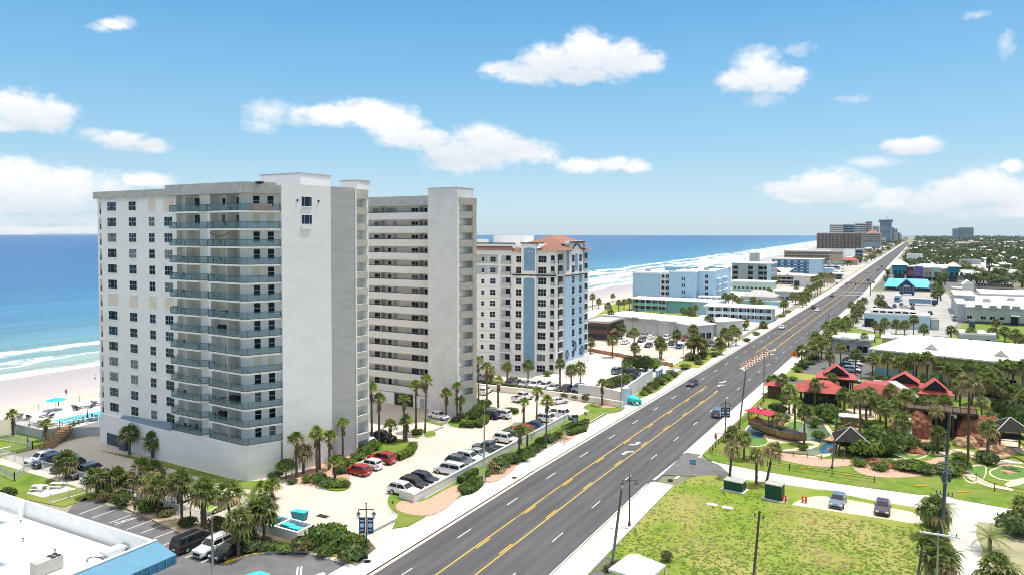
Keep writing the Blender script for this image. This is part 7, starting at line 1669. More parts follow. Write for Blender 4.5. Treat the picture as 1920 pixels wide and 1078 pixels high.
mb = MB(); d = (we-wb).normalized(); n = Vector((d.y,-d.x,0)); mb.obox(wb+d*2.4+n*.01, d, n, 4.2, .05, .1, hB-1.0, M['grey_wall']); tag(mb.build('wall_panel'), 'grey recessed panel in the road wall above the turquoise car', 'panel')
t = thing('corner_pillar', 'pale blue pillar at the near end of the road wall', 'pillar', wb); part(t, 'shaft', lambda mb: mb.obox(wb-d*1.2+n*.12, d, n, 1.25, .9, 0, hB+.1, M['blue_pale'])); part(t, 'cap', lambda mb: mb.obox(wb-d*1.3+n*.05, d, n, 1.45, 1.05, hB+.102, hB+.3, M['white']))
ps_ = at(1229,716); t = thing('sign_pillar', 'white and blue sign pillar with two dark letter panels at the end of the road wall', 'sign', ps_)
part(t, 'shaft', lambda mb: mb.obox(ps_, d, n, 4.2, .8, 0, 3.0, M['blue_pale'], M['white']))
for i in range(2): part(t, 'letter_panel', lambda mb: (mb.obox(ps_+d*(.5+i*1.8)+n*.802, d, n, 1.3, .05, 1.2, 2.7, M['blue_dark']), mb.obox(ps_+d*(.8+i*1.8)+n*.853, d, n, .6, .02, 1.8, 2.3, M['blue_pale'])))
p = at(1256,706); mb = MB(); mb.box(-1.4,1.4,-.1,.1,.5,1.9,M['grey_wall']); mb.box(-1.2,-1.05,-.06,.06,0,.5,M['metal']); mb.box(1.05,1.2,-.06,.06,0,.5,M['metal']); mb.box(-1.2,1.2,-.13,-.1,.9,1.5,M['green_pale']); tag(mb.build('motel_sign', loc=p, rz=R(60)), 'grey green board sign in the planting beside the blue sign pillar', 'sign')
t = thing('orange_fence', 'orange mesh fence round the empty sand lot', 'fence', at(1100,657)); a, b = at(1100,658), at(1262,688)
part(t, 'mesh', lambda mb: mb.obox(a, (b-a).normalized(), Vector((-(b-a).normalized().y,(b-a).normalized().x,0)), (b-a).length, .04, .05, 1.15, mat('orange_mesh', (.42,.22,.14), .9, .15, 2)))
for i in range(14): q = a.lerp(b, i/13); part(t, 'post', lambda mb: mb.cyl(q.x, q.y-.06, 0, 1.3, .04, 6, M['wood']))
# sculpture on the pavement
p = at(1187,757,.13); t = thing('sculpture', 'turquoise and green sea turtle like sculpture on the pavement by the sign wall', 'sculpture', p, R(-25))
mb = MB(); mb.ball((0,0,1.15), 1.7,1.15,.7, M['turq'], 14, 8); mb.ball((0,0,.95), 1.8,1.25,.4, M['turq'], 14, 6); mb.build('shell', parent=t, smooth=True)
for x, y in ((-1.1,-.7),(1.1,-.7),(-1.1,.7),(1.1,.7)): mb = MB(); mb.tube([(x*.9,y*.8,.9),(x*1.15,y*1.1,.4),(x*1.3,y*1.3,0)], [.35,.28,.34], 9, M['box_teal']); mb.build('flipper', parent=t, smooth=True)
mb = MB(); mb.tube([(1.5,0,1.0),(2.0,0,1.2),(2.4,0,1.1)], [.3,.38,.2], 10, M['turq']); mb.build('head', parent=t, smooth=True)
# stone monument sign
p = at(1078,800); t = thing('monument_sign', 'dark grey upright stone sign among the clipped hedges', 'sign', p, R(25))
mb = MB(); mb.box(-.6,.6,-.25,.25,.1,2.2,M['slate']); mb.build('slab', parent=t); mb = MB(); mb.box(-.75,.75,-.35,.35,0,.1,M['concrete']); mb.box(-.65,.65,-.3,.3,2.202,2.3,M['metal_dark']); mb.build('base', parent=t); mb = MB(); mb.box(-.4,.4,-.27,-.252,.9,1.8,M['grey_wall']); mb.build('face', parent=t)
def round_sign(u, vb, vt, label, m='metal', r=.38, group='small road signs'):
 p = at(u, vb, .13); h = height(vt, p.x, p.y)-.13; t = thing('road_sign', label, 'sign', p, R(-10), group)
 mb = MB(); mb.cyl(0,0,0,h-r*.5,.035,6,M['metal']); mb.build('post', parent=t); mb = MB(); mb.tube([(0,-.05,h-r),(0,-.09,h-r)], r, 16, M[m]); mb.build('disc', parent=t)
round_sign(1098.5,790,771,'round pale sign on a post at the far parking entrance'); round_sign(737,960,938,'small sign post at the rounded lawn tip of the planter','metal_dark',.2)
p = at(1299,893,.1); t = thing('street_sign', 'small blue street sign on a post at the side street corner', 'sign', p, R(10)); hs = height(866, p.x, p.y)
mb = MB(); mb.cyl(0,0,0,hs,.03,6,M['metal']); mb.build('post', parent=t); mb = MB(); mb.box(-.45,.45,-.03,.03,hs-.45,hs+.25,M['sign_blue']); mb.build('panel', parent=t); mb = MB(); [mb.box(-.3+i*.2,-.18+i*.2,-.04,-.031,hs-.2,hs+.02,M['blue_pale']) for i in range(4)]; mb.build('lettering', parent=t)
p = at(1489,690,.13); t = thing('warning_sign', 'orange diamond works sign beside the inland pavement', 'sign', p, R(5)); hs = height(664, p.x, p.y)
mb = MB(); mb.cyl(0,0,0,hs,.04,6,M['metal']); mb.build('post', parent=t); mb = MB(); k = .95; mb.add([(-k,-.06,hs),(0,-.06,hs-k),(k,-.06,hs),(0,-.06,hs+k),(-k,-.03,hs),(0,-.03,hs-k),(k,-.03,hs),(0,-.03,hs+k)], [[0,1,2,3],[7,6,5,4],[0,4,5,1],[1,5,6,2],[2,6,7,3],[3,7,4,0]], M['orange']); mb.build('diamond', parent=t); mb = MB(); mb.box(-.3,.3,-.075,-.061,hs-.25,hs-.1,M['black']); mb.box(-.15,.05,-.075,-.061,hs-.05,hs+.35,M['black']); mb.build('symbol', parent=t)
p = at(1412,796,.13); t = thing('arrow_sign', 'yellow orange arrow sign by the golf fence', 'sign', p, R(-15)); mb = MB(); mb.cyl(0,0,0,1.6,.04,6,M['metal']); mb.build('post', parent=t); mb = MB(); mb.box(-.9,.9,-.05,.0,1.0,1.7,M['yellow']); mb.build('panel', parent=t)
# ---- poles and lamps
def pole(u, vb, vt, r, label, m='metal', kind='light_pole', cat='pole', ub=None, group='tall poles', arms=None, z=.1):
 p = at(ub or u, vb, z); h = height(vt, p.x, p.y)-z; t = thing(kind, label, cat, p, 0, group)
 if ub:
  q = at(u, vb, z)-p; t.rotation_euler.rotate(Euler((0, math.atan2(q.x*_cy+q.y*_sy, h), 0)))
 mb = MB(); mb.cyl(0,0,0,h,r,10,M[m],r*.62); mb.build('shaft', parent=t, smooth=True)
 mb = MB(); mb.cyl(0,0,0,.35,r*1.7,10,M[m],r*1.4); mb.build('base', parent=t)
 if arms == 'cap': mb = MB(); mb.box(-.45,.45,-.05,.05,h-.62,h-.5,M['metal']); [mb.cyl(x,0,h-.5,h-.25,.07,8,M['metal_dark']) for x in (-.42,.42)]; mb.cyl(0,0,h,h+.12,r*.8,8,M['metal_dark']); mb.build('bracket', parent=t)
 return t, h
pole(909,905,757,.13,'tall plain grey light pole in the planter beside the road','metal',ub=907)
pole(399,1118,969,.13,'plain grey light pole on the asphalt lot near the black cars','metal')
pole(1166,770,667,.13,'tall grey pole at the far parking entrance','metal',ub=1164)
pole(1058,834,767,.06,'thin signal post on the pavement by the clipped hedges','metal')
t, h = pole(1397,803,694,.16,'tall dark pole on the inland side near the ship roof','pole_conc',ub=1386)
t, h = pole(1166,1056,912,.17,'tall leaning concrete pole at the corner of the near lawn','pole_conc',ub=1148)
t, h = pole(1422,1125,957,.16,'wooden pole with two small insulators on the near lawn','pole_wood',ub=1409,arms='cap')
t, h = pole(1727,1095,1019,.14,'short wooden pole with insulators at the bottom right of the lawn','pole_wood',ub=1719,arms='cap')
pole(1570,877,748,.14,'tall dark pole inside the golf course by the pond','pole_wood',ub=1560); pole(1491,804,742,.12,'thin dark pole beside the golf pavilion steps','pole_wood'); pole(1614,724,668,.13,'dark pole between the red pavilions and the car park','pole_wood'); pole(1771,722,650,.13,'dark pole in front of the long store roof','pole_wood'); pole(1281,690,642,.1,'grey pole on the verge of the motel car park','metal')
# big power pole with crossarms and transformers
t, h = pole(1775,1015,770,.23,'tall steel blue power pole with transformers and many insulators','slate','power_pole',ub=1765)
for k, f in enumerate((.36, .56)):
 mb = MB(); mb.box(-.9,.9,-.06,.06,h*f,h*f+.12,M['metal']); [mb.cyl(x,0,h*f+.12,h*f+.42,.06,8,M['metal_dark']) for x in (-.8,-.4,.4,.8)]; mb.build('crossarm', parent=t)
for a_ in range(3): mb = MB(); mb.cyl(.42*math.cos(a_*2.1),.42*math.sin(a_*2.1),h*.47,h*.47+1.0,.2,10,M['slate']); mb.build('transformer', parent=t)
mb = MB()
for i in range(18): mb.box(-.28+.1*(i % 3),.28-.08*(i % 2),-.2,.2,h*(.45+i*.013),h*(.45+i*.013)+.1,M['metal'])
mb.tube([(.1,.25,h*.5),(.15,.2,h)], .05, 5, M['metal']); mb.build('fitting', parent=t)
mb = MB(); mb.box(-.1,.7,-.06,.06,h-.4,h-.3,M['metal']); mb.cyl(.6,0,h-.65,h-.4,.16,8,M['metal']); mb.build('lamp_arm', parent=t)
t, h = pole(1757,1120,1001,.13,'pale pole with a long white crossarm in front of the steel blue power pole','metal','power_pole',ub=1756)
mb = MB(); mb.box(-1.6,1.9,-.07,.07,h-.1,h+.06,M['white']); [mb.cyl(x,0,h+.06,h+.3,.05,8,M['metal_dark']) for x in (-1.4,-.5,1.6)]; mb.build('crossarm', parent=t)
t.rotation_euler[2] += R(4)
def lamp_post(u, vb, vt, label, banners=False, ub=None, rz=28, group='double lantern street lamps', z=.13):
 p = at(ub or u, vb, z); h = height(vt, p.x, p.y)-z; t = thing('street_lamp', label, 'street lamp', p, R(rz), group); m = M['metal_dark']
 mb = MB(); mb.cyl(0,0,0,h,.10,9,m,.06); mb.ball((0,0,h), .09,.09,.14, m, 8, 4); mb.build('shaft', parent=t)
 mb = MB(); mb.cyl(0,0,0,.5,.2,10,m,.13); mb.build('base', parent=t)
 s = min(1.15, h*.14); za = h-.75
 mb = MB(); mb.box(-s,s,-.045,.045,za,za+.09,m); [mb.box(x-.03,x+.03,-.03,.03,za-.25,za,m) for x in (-s,s)]; mb.build('crossarm', parent=t)
 for x in (-s, s):
  mb = MB(); mb.cyl(x,0,za-.45,za-.25,.26,10,m,.08); mb.cyl(x,0,za-.9,za-.45,.1,10,mat('lantern_glass',(.55,.55,.52),.2,.05,4),.23); mb.cyl(x,0,za-.98,za-.9,.05,8,m,.1); mb.build('lantern', parent=t)
 if banners:
  for x in (-1, 1):
   mb = MB(); z0 = h*.46; z1 = z0+1.75; a_, b_ = (.12,.82) if x > 0 else (-.82,-.12); mb.box(a_,b_,-.02,.02,z0,z1,M['navy']); bn = mb.build('banner', parent=t)
   mb = MB(); c = (a_+b_)/2; mb.tube([(c,-.026,z0+.9),(c,-.032,z0+.9)], .26, 16, M['blue_pale']); mb.box(c-.26,c+.26,-.030,-.024,z0+1.35,z0+1.5,M['blue_pale']); mb.box(c-.2,c+.2,-.030,-.024,z0+.3,z0+.42,M['blue_pale']); mb.build('emblem', parent=bn)
   mb = MB(); mb.box(min(a_,0),max(b_,0),-.02,.02,z1,z1+.05,m); mb.box(min(a_,0),max(b_,0),-.02,.02,z0-.05,z0,m); mb.build('banner_arm', parent=t)
 return t
lamp_post(690,1046,943,'double lantern lamp with navy banners at the near parking entrance',True,ub=687)
lamp_post(1184,985,890,'double lantern lamp on the pavement beside the near lawn',ub=1180); lamp_post(1363,810,748,'double lantern lamp with banners beside the golf fence',True,ub=1360)
lamp_post(1436,752,655,'tallest double lantern lamp by the golf entrance',ub=1432)
for u, vb, vt, lab in ((1517,655,624,'double lantern lamp among the inland roadside palms'),(1553,612,588,'double lantern lamp opposite the motel, inland side'),(1455,600,570,'double lantern lamp on the beach side by the pale motel'),(1608,572,552,'distant double lantern lamp before the car park')): lamp_post(u, vb, vt, lab)
# traffic signals across the road
p = at(1632,553,.1); t = thing('traffic_signal', 'signal mast with three lights hanging over the far crosswalk', 'traffic light', p); h = height(532, p.x, p.y)
mb = MB(); mb.cyl(0,0,0,h+.4,.22,8,M['dark']); mb.build('post', parent=t); mb = MB(); mb.tube([(0,0,h-.3),(-20,0,h+.1)], [.17,.09], 8, M['dark']); mb.build('arm', parent=t)
for x in (-8,-13,-18.5): mb = MB(); mb.box(x-.3,x+.3,-.25,.25,h-1.3,h+.1,M['black']); [mb.cyl(x,-.27,h-1.1+i*.4,h-.85+i*.4,.12,8,M['lamp_red' if i == 2 else 'dark']) for i in range(3)]; mb.build('signal_head', parent=t)
# works barrels on the median
sheet('median', px([(1386,690),(1396,694),(1442,664),(1444,656),(1432,660)], .03), .03, M['concrete_pale'], thick=.06)
t = thing('traffic_barrel', 'x', 'barrel', (0,0,0)); mb = MB(); [mb.cyl(0,0,.08+i*.22,.30+i*.22,.28-.015*i,10,M['orange' if i % 2 == 0 else 'white'],.265-.015*i) for i in range(4)]; mb.cyl(0,0,.96,1.05,.2,8,M['orange'],.1); mb.build('drum', parent=t); mb = MB(); mb.cyl(0,0,0,.08,.38,10,M['black']); mb.build('base', parent=t)
_b0 = t; k = 0
for row, (a, b, nn, lab) in enumerate((((1389,689),(1438,659),11,'near'),((1398,691),(1442,663),10,'far'))):
 for i in range(nn):
  p = at(a[0]+(b[0]-a[0])*i/(nn-1), a[1]+(b[1]-a[1])*i/(nn-1), .06); L_ = '%s orange white barrel up the road in the %s side median row' % (ordw(i), 'sea' if row == 0 else 'inland')
  if k == 0: _b0.location = p; _b0['label'] = L_; _b0['group'] = 'works barrels on the median'
  else: dup(_b0, p, 0, L_, 'works barrels on the median')
  k += 1
# ---- green boxes, valves, slabs, tent on the near lawn
for (u, v, w, dd, hh, lab) in ((1374,921,2.7,1.7,1.35,'lower wider green utility box on the near lawn'),(1449,938,2.2,1.7,2.1,'taller green utility box on the near lawn')):
 p = at(u, v, .1); t = thing('utility_box', lab, 'utility box', p, R(-7), 'green utility boxes'); gm = mat('box_top', (.35,.36,.32), .7, .15, 2)
 mb = MB(); mb.box(-w/2,w/2,0,dd,.14,hh,M['box_green'],gm); mb.build('cabinet', parent=t); mb = MB(); mb.box(-w/2-.35,w/2+.35,-.35,dd+.3,-.05,.139,M['concrete_pale']); mb.build('pad', parent=t)
 mb = MB(); mb.box(-w/2-.05,w/2+.05,-.05,dd+.05,hh+.002,hh+.12,gm); mb.build('lid', parent=t)
 for i in range(2): mb = MB(); mb.box(-w/2+.1+i*w/2,-.1+i*w/2,-.03,-.004,.25,hh-.15,M['box_green']); mb.build('door', parent=t)
for u, v, lab in ((1470,941,'red valve beside the taller green box'),(1508,942,'red double headed valve alone on the lawn edge')):
 p = at(u, v, .1); t = thing('fire_valve', lab, 'fire hydrant', p, R(10), 'red fire valves')
 mb = MB(); [mb.cyl(x,0,0,.75,.11,8,M['red']) for x in (-.22,.22)]; mb.box(-.22,.22,-.07,.07,.3,.42,M['red']); mb.build('pipe', parent=t); mb = MB(); [mb.ball((x,0,.8), .15,.15,.12, M['red'], 8, 5) for x in (-.22,.22)]; mb.build('cap', parent=t); mb = MB(); mb.box(-.45,.45,-.25,.25,-.02,.06,M['concrete']); mb.build('base', parent=t)
for u, v, lab in ((1334,945,'left pale slab sunk in the near lawn'),(1363,951,'right pale slab sunk in the near lawn')):
 p = at(u, v, .09); mb = MB(); mb.prism(rnd_poly([(-.8,-.4),(.8,-.5),(.9,.4),(-.7,.5)], 2), -.05, .05, M['concrete_pale']); tag(mb.build('stone_slab', loc=p), lab, 'slab', 'slabs in the lawn')
tp = at(1207,1078); t = thing('canopy_tent', 'white peaked canopy tent at the bottom edge of the lawn', 'tent', (tp.x+.3,tp.y-3.0,.1), R(-8))
mb = MB(); e = 2.2; mb.add([(-e,-e,2.1),(e,-e,2.1),(e,e,2.1),(-e,e,2.1),(0,0,3.5),(-e,-e,1.85),(e,-e,1.85),(e,e,1.85),(-e,e,1.85)], [[0,1,4],[1,2,4],[2,3,4],[3,0,4],[5,6,1,0],[6,7,2,1],[7,8,3,2],[8,5,0,3]], mat('tent_cloth', (.62,.63,.65), .8, .03, 1, .1)); mb.build('canopy', parent=t)
for x in (-e+.1,e-.1):
 for y in (-e+.1,e-.1): mb = MB(); mb.cyl(x,y,0,2.1,.04,6,M['metal']); mb.build('leg', parent=t)
mb = MB(); mb.prism(rnd_poly([(-6,-4),(-2,-4.5),(-1,1.5),(-4,2.5),(-6.5,1)], 2), -.06, -.005, M['asphalt_old']); tag(mb.build('broken_slab', loc=(tp.x-1.5,tp.y,.1)), 'broken asphalt pad beside the tent', 'slab')
for u, v, lab in ((1510,878,'first yellow parking stop on the golf verge from the left'),(1593,890,'second yellow parking stop on the golf verge from the left'),(1728,911,'third yellow parking stop on the golf verge from the left'),(1807,922,'rightmost yellow parking stop on the golf verge')):
 p = at(u, v, .09); mb = MB(); mb.prism([(-.95,-.09),(.95,-.09),(.95,.09),(-.95,.09)], 0, .14, M['yellow']); mb.box(-.9,.9,-.05,.05,.141,.16,M['yellow']); tag(mb.build('parking_stop', loc=p, rz=R(38)), lab, 'parking stop', 'yellow parking stops')
# ---- fences
def fence(name, label, pts, h, style, z=.1, group=None, step=2.4):
 ps = [Vector((p.x,p.y,z)) for p in pts]; t = thing(name, label, 'fence', ps[0], 0, group); m = {'alu':M['alu'],'post':M['wood_dark'],'white':M['white']}[style]
 def panel_(mb):
  for a, b in zip(ps, ps[1:]):
   l = (b-a).length; d = (b-a)/l
   for zz in ((.15,h-.12) if style == 'alu' else (.45,h-.15)): mb.tube([a+Vector((0,0,zz)), b+Vector((0,0,zz))], .035, 4, m)
   if style == 'alu':
    for i in range(int(l/.17)): c = a+d*(i*.17); mb.box(c.x-.014,c.x+.014,c.y-.014,c.y+.014,c.z+.1,c.z+h,m)
 part(t, 'panel', panel_)
 for a, b in zip(ps, ps[1:]):
  k = max(1, int((b-a).length/step))
  for i in range(k+1):
   c = a.lerp(b, i/k); part(t, 'post', lambda mb: mb.box(c.x-.055,c.x+.055,c.y-.055,c.y+.055,c.z-.1,c.z+h+.08,m))
 return t
GF = 'white picket fences on the near lawns'
fence('picket_fence', 'white picket fence between the near lawn and the first row of cars', px([(-20,850),(62,876),(119,890),(182,911),(183,929)]), 1.35, 'alu', group=GF); fence('picket_fence', 'white picket fence along the asphalt lot end', px([(95,945),(163,925),(183,929)]), 1.3, 'alu', group=GF)
fence('picket_fence', 'white picket fence of the small dog run corner', px([(-20,880),(27,902),(62,877)]), 1.25, 'alu', group=GF); fence('picket_fence', 'white picket fence at the far lawn by the stairs', px([(-20,858),(61,842),(52,834),(-20,822)]), 1.25, 'alu', group=GF)
fence('picket_fence', 'long white picket fence behind the palm row between the two lots', px([(186,926),(250,937),(295,952),(357,973),(420,991),(462,1005)]), 1.3, 'alu', z=.16, group=GF)
fence('rail_fence', 'low post and rail fence between pavement and golf lawn', px([(1331,850),(1352,829),(1420,770),(1431,757)]), .95, 'post', step=1.6); fence('rail_fence', 'long dark post and rail fence along the side street', px([(1335,852),(1400,866),(1480,882),(1560,893),(1640,905)]), .95, 'post', z=.09, step=3.2)
fence('rail_fence', 'dark post and rail fence at the right end of the golf course', px([(1720,884),(1830,902),(1865,921),(1935,934)]), 1.1, 'post', z=.09, step=2.2)
# ---- dumpster enclosure and bins
A0, Bq, Cq = at(557,1014,.1), at(588,999,.1), at(474,991,.1); d1 = (Cq-A0); l1 = d1.length; d1 = d1/l1; d2 = Vector((-d1.y,d1.x,0)); d2 = d2 if d2.dot(Bq-A0) > 0 else -d2; l2 = abs((Bq-A0).dot(d2)); hE = height(996, A0.x, A0.y)-.1
t = thing('dumpster_enclosure', 'white walled dumpster enclosure with two blue bays', 'enclosure', A0)
part(t, 'wall', lambda mb: (mb.obox(A0, d1, d2, l1, .25, 0, hE, M['wallpaint'], M['white']), mb.obox(A0+d2*.251, d2, d1, l2-.25, .25, 0, hE, M['wallpaint'], M['white']), mb.obox(A0+d1*(l1*.5)+d2*.251, d2, d1, l2-.25, .25, 0, hE-.003, M['wallpaint'], M['white']), mb.obox(A0+d1*(l1-.25)+d2*.251, d2, d1, l2-.25, .25, 0, hE, M['wallpaint'], M['white']), mb.obox(A0+d2*l2, d1, d2, l1, .2, 0, hE-.006, M['wallpaint'], M['white'])))
part(t, 'lining', lambda mb: [mb.obox(A0+d1*(s+.27)+d2*(l2-.06), d1, d2, l1*.5-.3, .05, .1, hE-.15, M['blue_pale']) for s in (0,l1*.5)])
def bin_(c, lab, s=1.0, rz=0.0):
 t = thing('waste_bin', lab, 'bin', c, rz, 'turquoise bins'); mb = MB(); mb.add([(-.85*s,-.5*s,.12),(.85*s,-.5*s,.12),(.85*s,.5*s,.12),(-.85*s,.5*s,.12),(-1*s,-.62*s,1.05*s),(1*s,-.62*s,1.05*s),(1*s,.62*s,1.2*s),(-1*s,.62*s,1.2*s)], [[3,2,1,0],[0,1,5,4],[1,2,6,5],[2,3,7,6],[3,0,4,7]], M['teal']); mb.build('body', parent=t)
 mb = MB(); mb.add([(-1.05*s,-.68*s,1.06*s),(1.05*s,-.68*s,1.06*s),(1.05*s,.68*s,1.22*s),(-1.05*s,.68*s,1.22*s),(-1.05*s,-.68*s,1.14*s),(1.05*s,-.68*s,1.14*s),(1.05*s,.68*s,1.32*s),(-1.05*s,.68*s,1.32*s)], [[4,5,6,7],[0,1,5,4],[1,2,6,5],[2,3,7,6],[3,0,4,7]], M['turq']); mb.build('lid', parent=t)
 for x in (-.7,.7): mb = MB(); mb.tube([(x*s,-.6*s,.12),(x*s,.6*s,.12)], .12, 8, M['black']); mb.build('wheel', parent=t)
th = math.atan2(d1.y, d1.x)
bin_(A0+d1*1.4+d2*1.2, 'front turquoise bin in the right bay', .8, th); bin_(A0+d1*3.0+d2*1.5, 'rear turquoise bin in the right bay', .8, th); bin_(A0+d1*(l1*.5+2.2)+d2*1.4, 'turquoise bin in the left bay', 1.1, th); bin_(at(562,974,.1), 'large turquoise bin standing behind the enclosure', .95, th+.2)
a = at(640,1016,.1); wall_run('low_wall', 'short dark ended wall between the shrubs and the parking entrance', [at(628,1010), at(660,1020)], 1.1, .3, M['grey_wall'], M['slate'])
tq = at(480,1120,.06); t = thing('patio_umbrella', 'turquoise parasol cut by the bottom picture edge', 'umbrella', tq); hq = 2.7
mb = MB(); r = 1.45; mb.add([(r*math.cos(k*1.0472),r*math.sin(k*1.0472),hq-.6) for k in range(6)]+[(0,0,hq)], [[k,(k+1)%6,6] for k in range(6)], M['turq']); mb.build('canopy', parent=t); mb = MB(); mb.cyl(0,0,0,hq,.04,6,M['metal']); mb.build('post', parent=t)
# ---- pool deck, stairs and beach things
zd = height(794, *at(28,811).xy);
def dk(u, v): return at(u, v, zd)
D_ = [at(28,811), at(79,823), at(112,818), at(186,806)]
t = thing('pool_deck', 'raised pool deck with grey retaining wall beside the beach', 'pool deck', (D_[1].x, D_[1].y, 0))
dp = [(D_[0].x,D_[0].y),(D_[1].x,D_[1].y),(D_[2].x,D_[2].y),(D_[3].x+8,D_[3].y),(D_[3].x+6,D_[3].y+24),tuple(dk(187,745).xy),tuple(dk(30,778).xy)]
part(t, 'wall', lambda mb: mb.prism(dp, -.6, zd, M['grey_wall'], M['concrete_pale']))
pp = [dk(98,788), dk(215,765), dk(215,784), dk(118,794)]
part(t, 'pool', lambda mb: (mb.prism([(p.x,p.y) for p in pp], zd-.01, zd+.05, M['white'], M['white']), mb.prism([(p.x*.97+pp[0].lerp(pp[2],.5).x*.03, p.y*.97+pp[0].lerp(pp[2],.5).y*.03) for p in pp], zd+.04, zd+.06, M['pool'])))
fence('deck_fence', 'white fence along the sea edge of the pool deck', [dk(32,778), dk(110,760), dk(187,744)], 1.2, 'alu', z=zd, step=3); fence('deck_fence', 'white fence along the near edge of the pool deck', [dk(30,793), dk(82,804), dk(112,801), dk(187,790)], 1.1, 'alu', z=zd, step=3)
lc = thing('lounge_chair', 'x', 'lounge chair', (0,0,0)); m = M['slate']
mb = MB(); mb.box(-.35,.35,-.9,.3,.3,.36,m); mb.build('seat', parent=lc); mb = MB(); mb.add([(-.35,.3,.33),(.35,.3,.33),(.35,.95,.95),(-.35,.95,.95),(-.35,.34,.29),(.35,.34,.29),(.35,.99,.91),(-.35,.99,.91)], [[0,1,2,3],[7,6,5,4],[0,4,5,1],[2,6,7,3],[1,5,6,2],[3,7,4,0]], m); mb.build('backrest', parent=lc)
for x in (-.3,.3):
 for y in (-.8,.25): mb = MB(); mb.box(x-.03,x+.03,y-.03,y+.03,0,.3,m); mb.build('leg', parent=lc)
for i, (u, v) in enumerate(((36,786),(44,788),(54,784),(64,797),(74,799),(88,799),(96,782),(84,781),(142,768),(149,766),(167,764),(174,762),(180,759),(170,790),(160,792),(180,788),(97,798))):
 L_ = '%s dark lounge chair from the left on the pool deck' % ordw(sorted([36,44,54,64,74,88,96,84,142,149,167,174,180,170.1,160,180.1,97]).index(u) if u not in (170,180) else (13 if u == 170 else 15))
 if i == 0: lc.location = dk(u,v); lc.rotation_euler = (0,0,.6); lc['label'] = L_; lc['group'] = 'lounge chairs on the pool deck'
 else: dup(lc, dk(u,v), .6+i*1.7, L_, 'lounge chairs on the pool deck')
for u, v, hh, rr_, m_, lab in ((105,768,2.5,1.9,'metal_blue2','wide blue beach umbrella beyond the pool deck'),):
 p = dk(u, v); t = thing('beach_umbrella', lab, 'umbrella', p); mb = MB(); mb.add([(rr_*math.cos(k*.785),rr_*math.sin(k*.785),hh-.55) for k in range(8)]+[(0,0,hh)], [[k,(k+1)%8,8] for k in range(8)], M[m_]); mb.build('canopy', parent=t); mb = MB(); mb.cyl(0,0,0,hh,.05,6,M['wood']); mb.build('post', parent=t)
p = dk(164,792); t = thing('folded_umbrella', 'closed dark umbrella standing by the pool rail', 'umbrella', p); mb = MB(); mb.cyl(0,0,.8,2.6,.2,8,M['slate'],.03); mb.build('canopy', parent=t); mb = MB(); mb.cyl(0,0,0,2.7,.03,6,M['metal']); mb.build('post', parent=t)
# wooden stair from the lot up to the deck
sa_, sb_ = at(97,842,.05), at(135,815); sb_ = Vector((sb_.x+.6, sb_.y, 0)); dv = Vector((sb_.x-sa_.x, sb_.y-sa_.y, 0)); ls = dv.length; dv /= ls; nv = Vector((-dv.y,dv.x,0)); t = thing('wooden_stair', 'weathered wooden stair with railings up to the pool deck', 'stairs', sa_)
ns = 14
part(t, 'tread', lambda mb: [mb.obox(sa_+dv*(ls*i/ns), dv, nv, ls/ns-.03, 1.9, .05+zd*(i+1)/ns-.08, .05+zd*(i+1)/ns, M['wood']) for i in range(ns)])
for s in (0, 1.95):
 o = sa_+nv*s
 part(t, 'railing', lambda mb: (mb.tube([(o.x,o.y,.95),(o.x+dv.x*ls,o.y+dv.y*ls,zd+.95)], .06, 4, M['wood']), mb.tube([(o.x,o.y,.5),(o.x+dv.x*ls,o.y+dv.y*ls,zd+.5)], .05, 4, M['wood']), mb.tube([(o.x,o.y,.05),(o.x+dv.x*ls,o.y+dv.y*ls,zd)], .1, 4, M['wood']), [mb.box(o.x+dv.x*ls*i/5-.06,o.x+dv.x*ls*i/5+.06,o.y+dv.y*ls*i/5-.06,o.y+dv.y*ls*i/5+.06,0,zd*i/5+1.0,M['wood']) for i in range(6)]))
la, lb = sb_, Vector((D_[3].x-3, D_[3].y+.5, 0)); d_ = (lb-la).normalized(); n_ = Vector((-d_.y,d_.x,0))
part(t, 'landing', lambda mb: mb.obox(la, d_, n_, (lb-la).length, 2, zd-.12, zd, M['wood']))
for s in (0.02, 1.9): part(t, 'railing', lambda mb: (mb.tube([la+n_*s+Vector((0,0,zd+1)), lb+n_*s+Vector((0,0,zd+1))], .06, 4, M['wood']), mb.tube([la+n_*s+Vector((0,0,zd+.5)), lb+n_*s+Vector((0,0,zd+.5))], .05, 4, M['wood'])))
for i in range(5): q = la.lerp(lb, i/4); part(t, 'post', lambda mb: mb.box(q.x-.1,q.x+.1,q.y-.1,q.y+.1,0,zd+1.0,M['wood_dark']))
# picnic furniture on the white pad
for u, v, lab in ((73,919,'left white picnic table on the pale pad'),(108,914,'right white picnic table on the pale pad')):
 p = at(u, v, .12); t = thing('picnic_table', lab, 'table', p, .5, 'picnic tables on the pad'); mb = MB(); mb.box(-.9,.9,-.4,.4,.7,.76,M['white']); mb.build('tabletop', parent=t)
 for y in (-.75,.75): mb = MB(); mb.box(-.9,.9,y-.14,y+.14,.40,.45,M['white']); mb.build('bench', parent=t)
 for x in (-.7,.7): mb = MB(); mb.add([(x-.05,-.8,0),(x+.05,-.8,0),(x+.05,.8,0),(x-.05,.8,0),(x-.05,-.2,.7),(x+.05,-.2,.7),(x+.05,.2,.7),(x-.05,.2,.7)], [[0,1,5,4],[1,2,6,5],[2,3,7,6],[3,0,4,7]], M['metal']); mb.build('leg', parent=t)
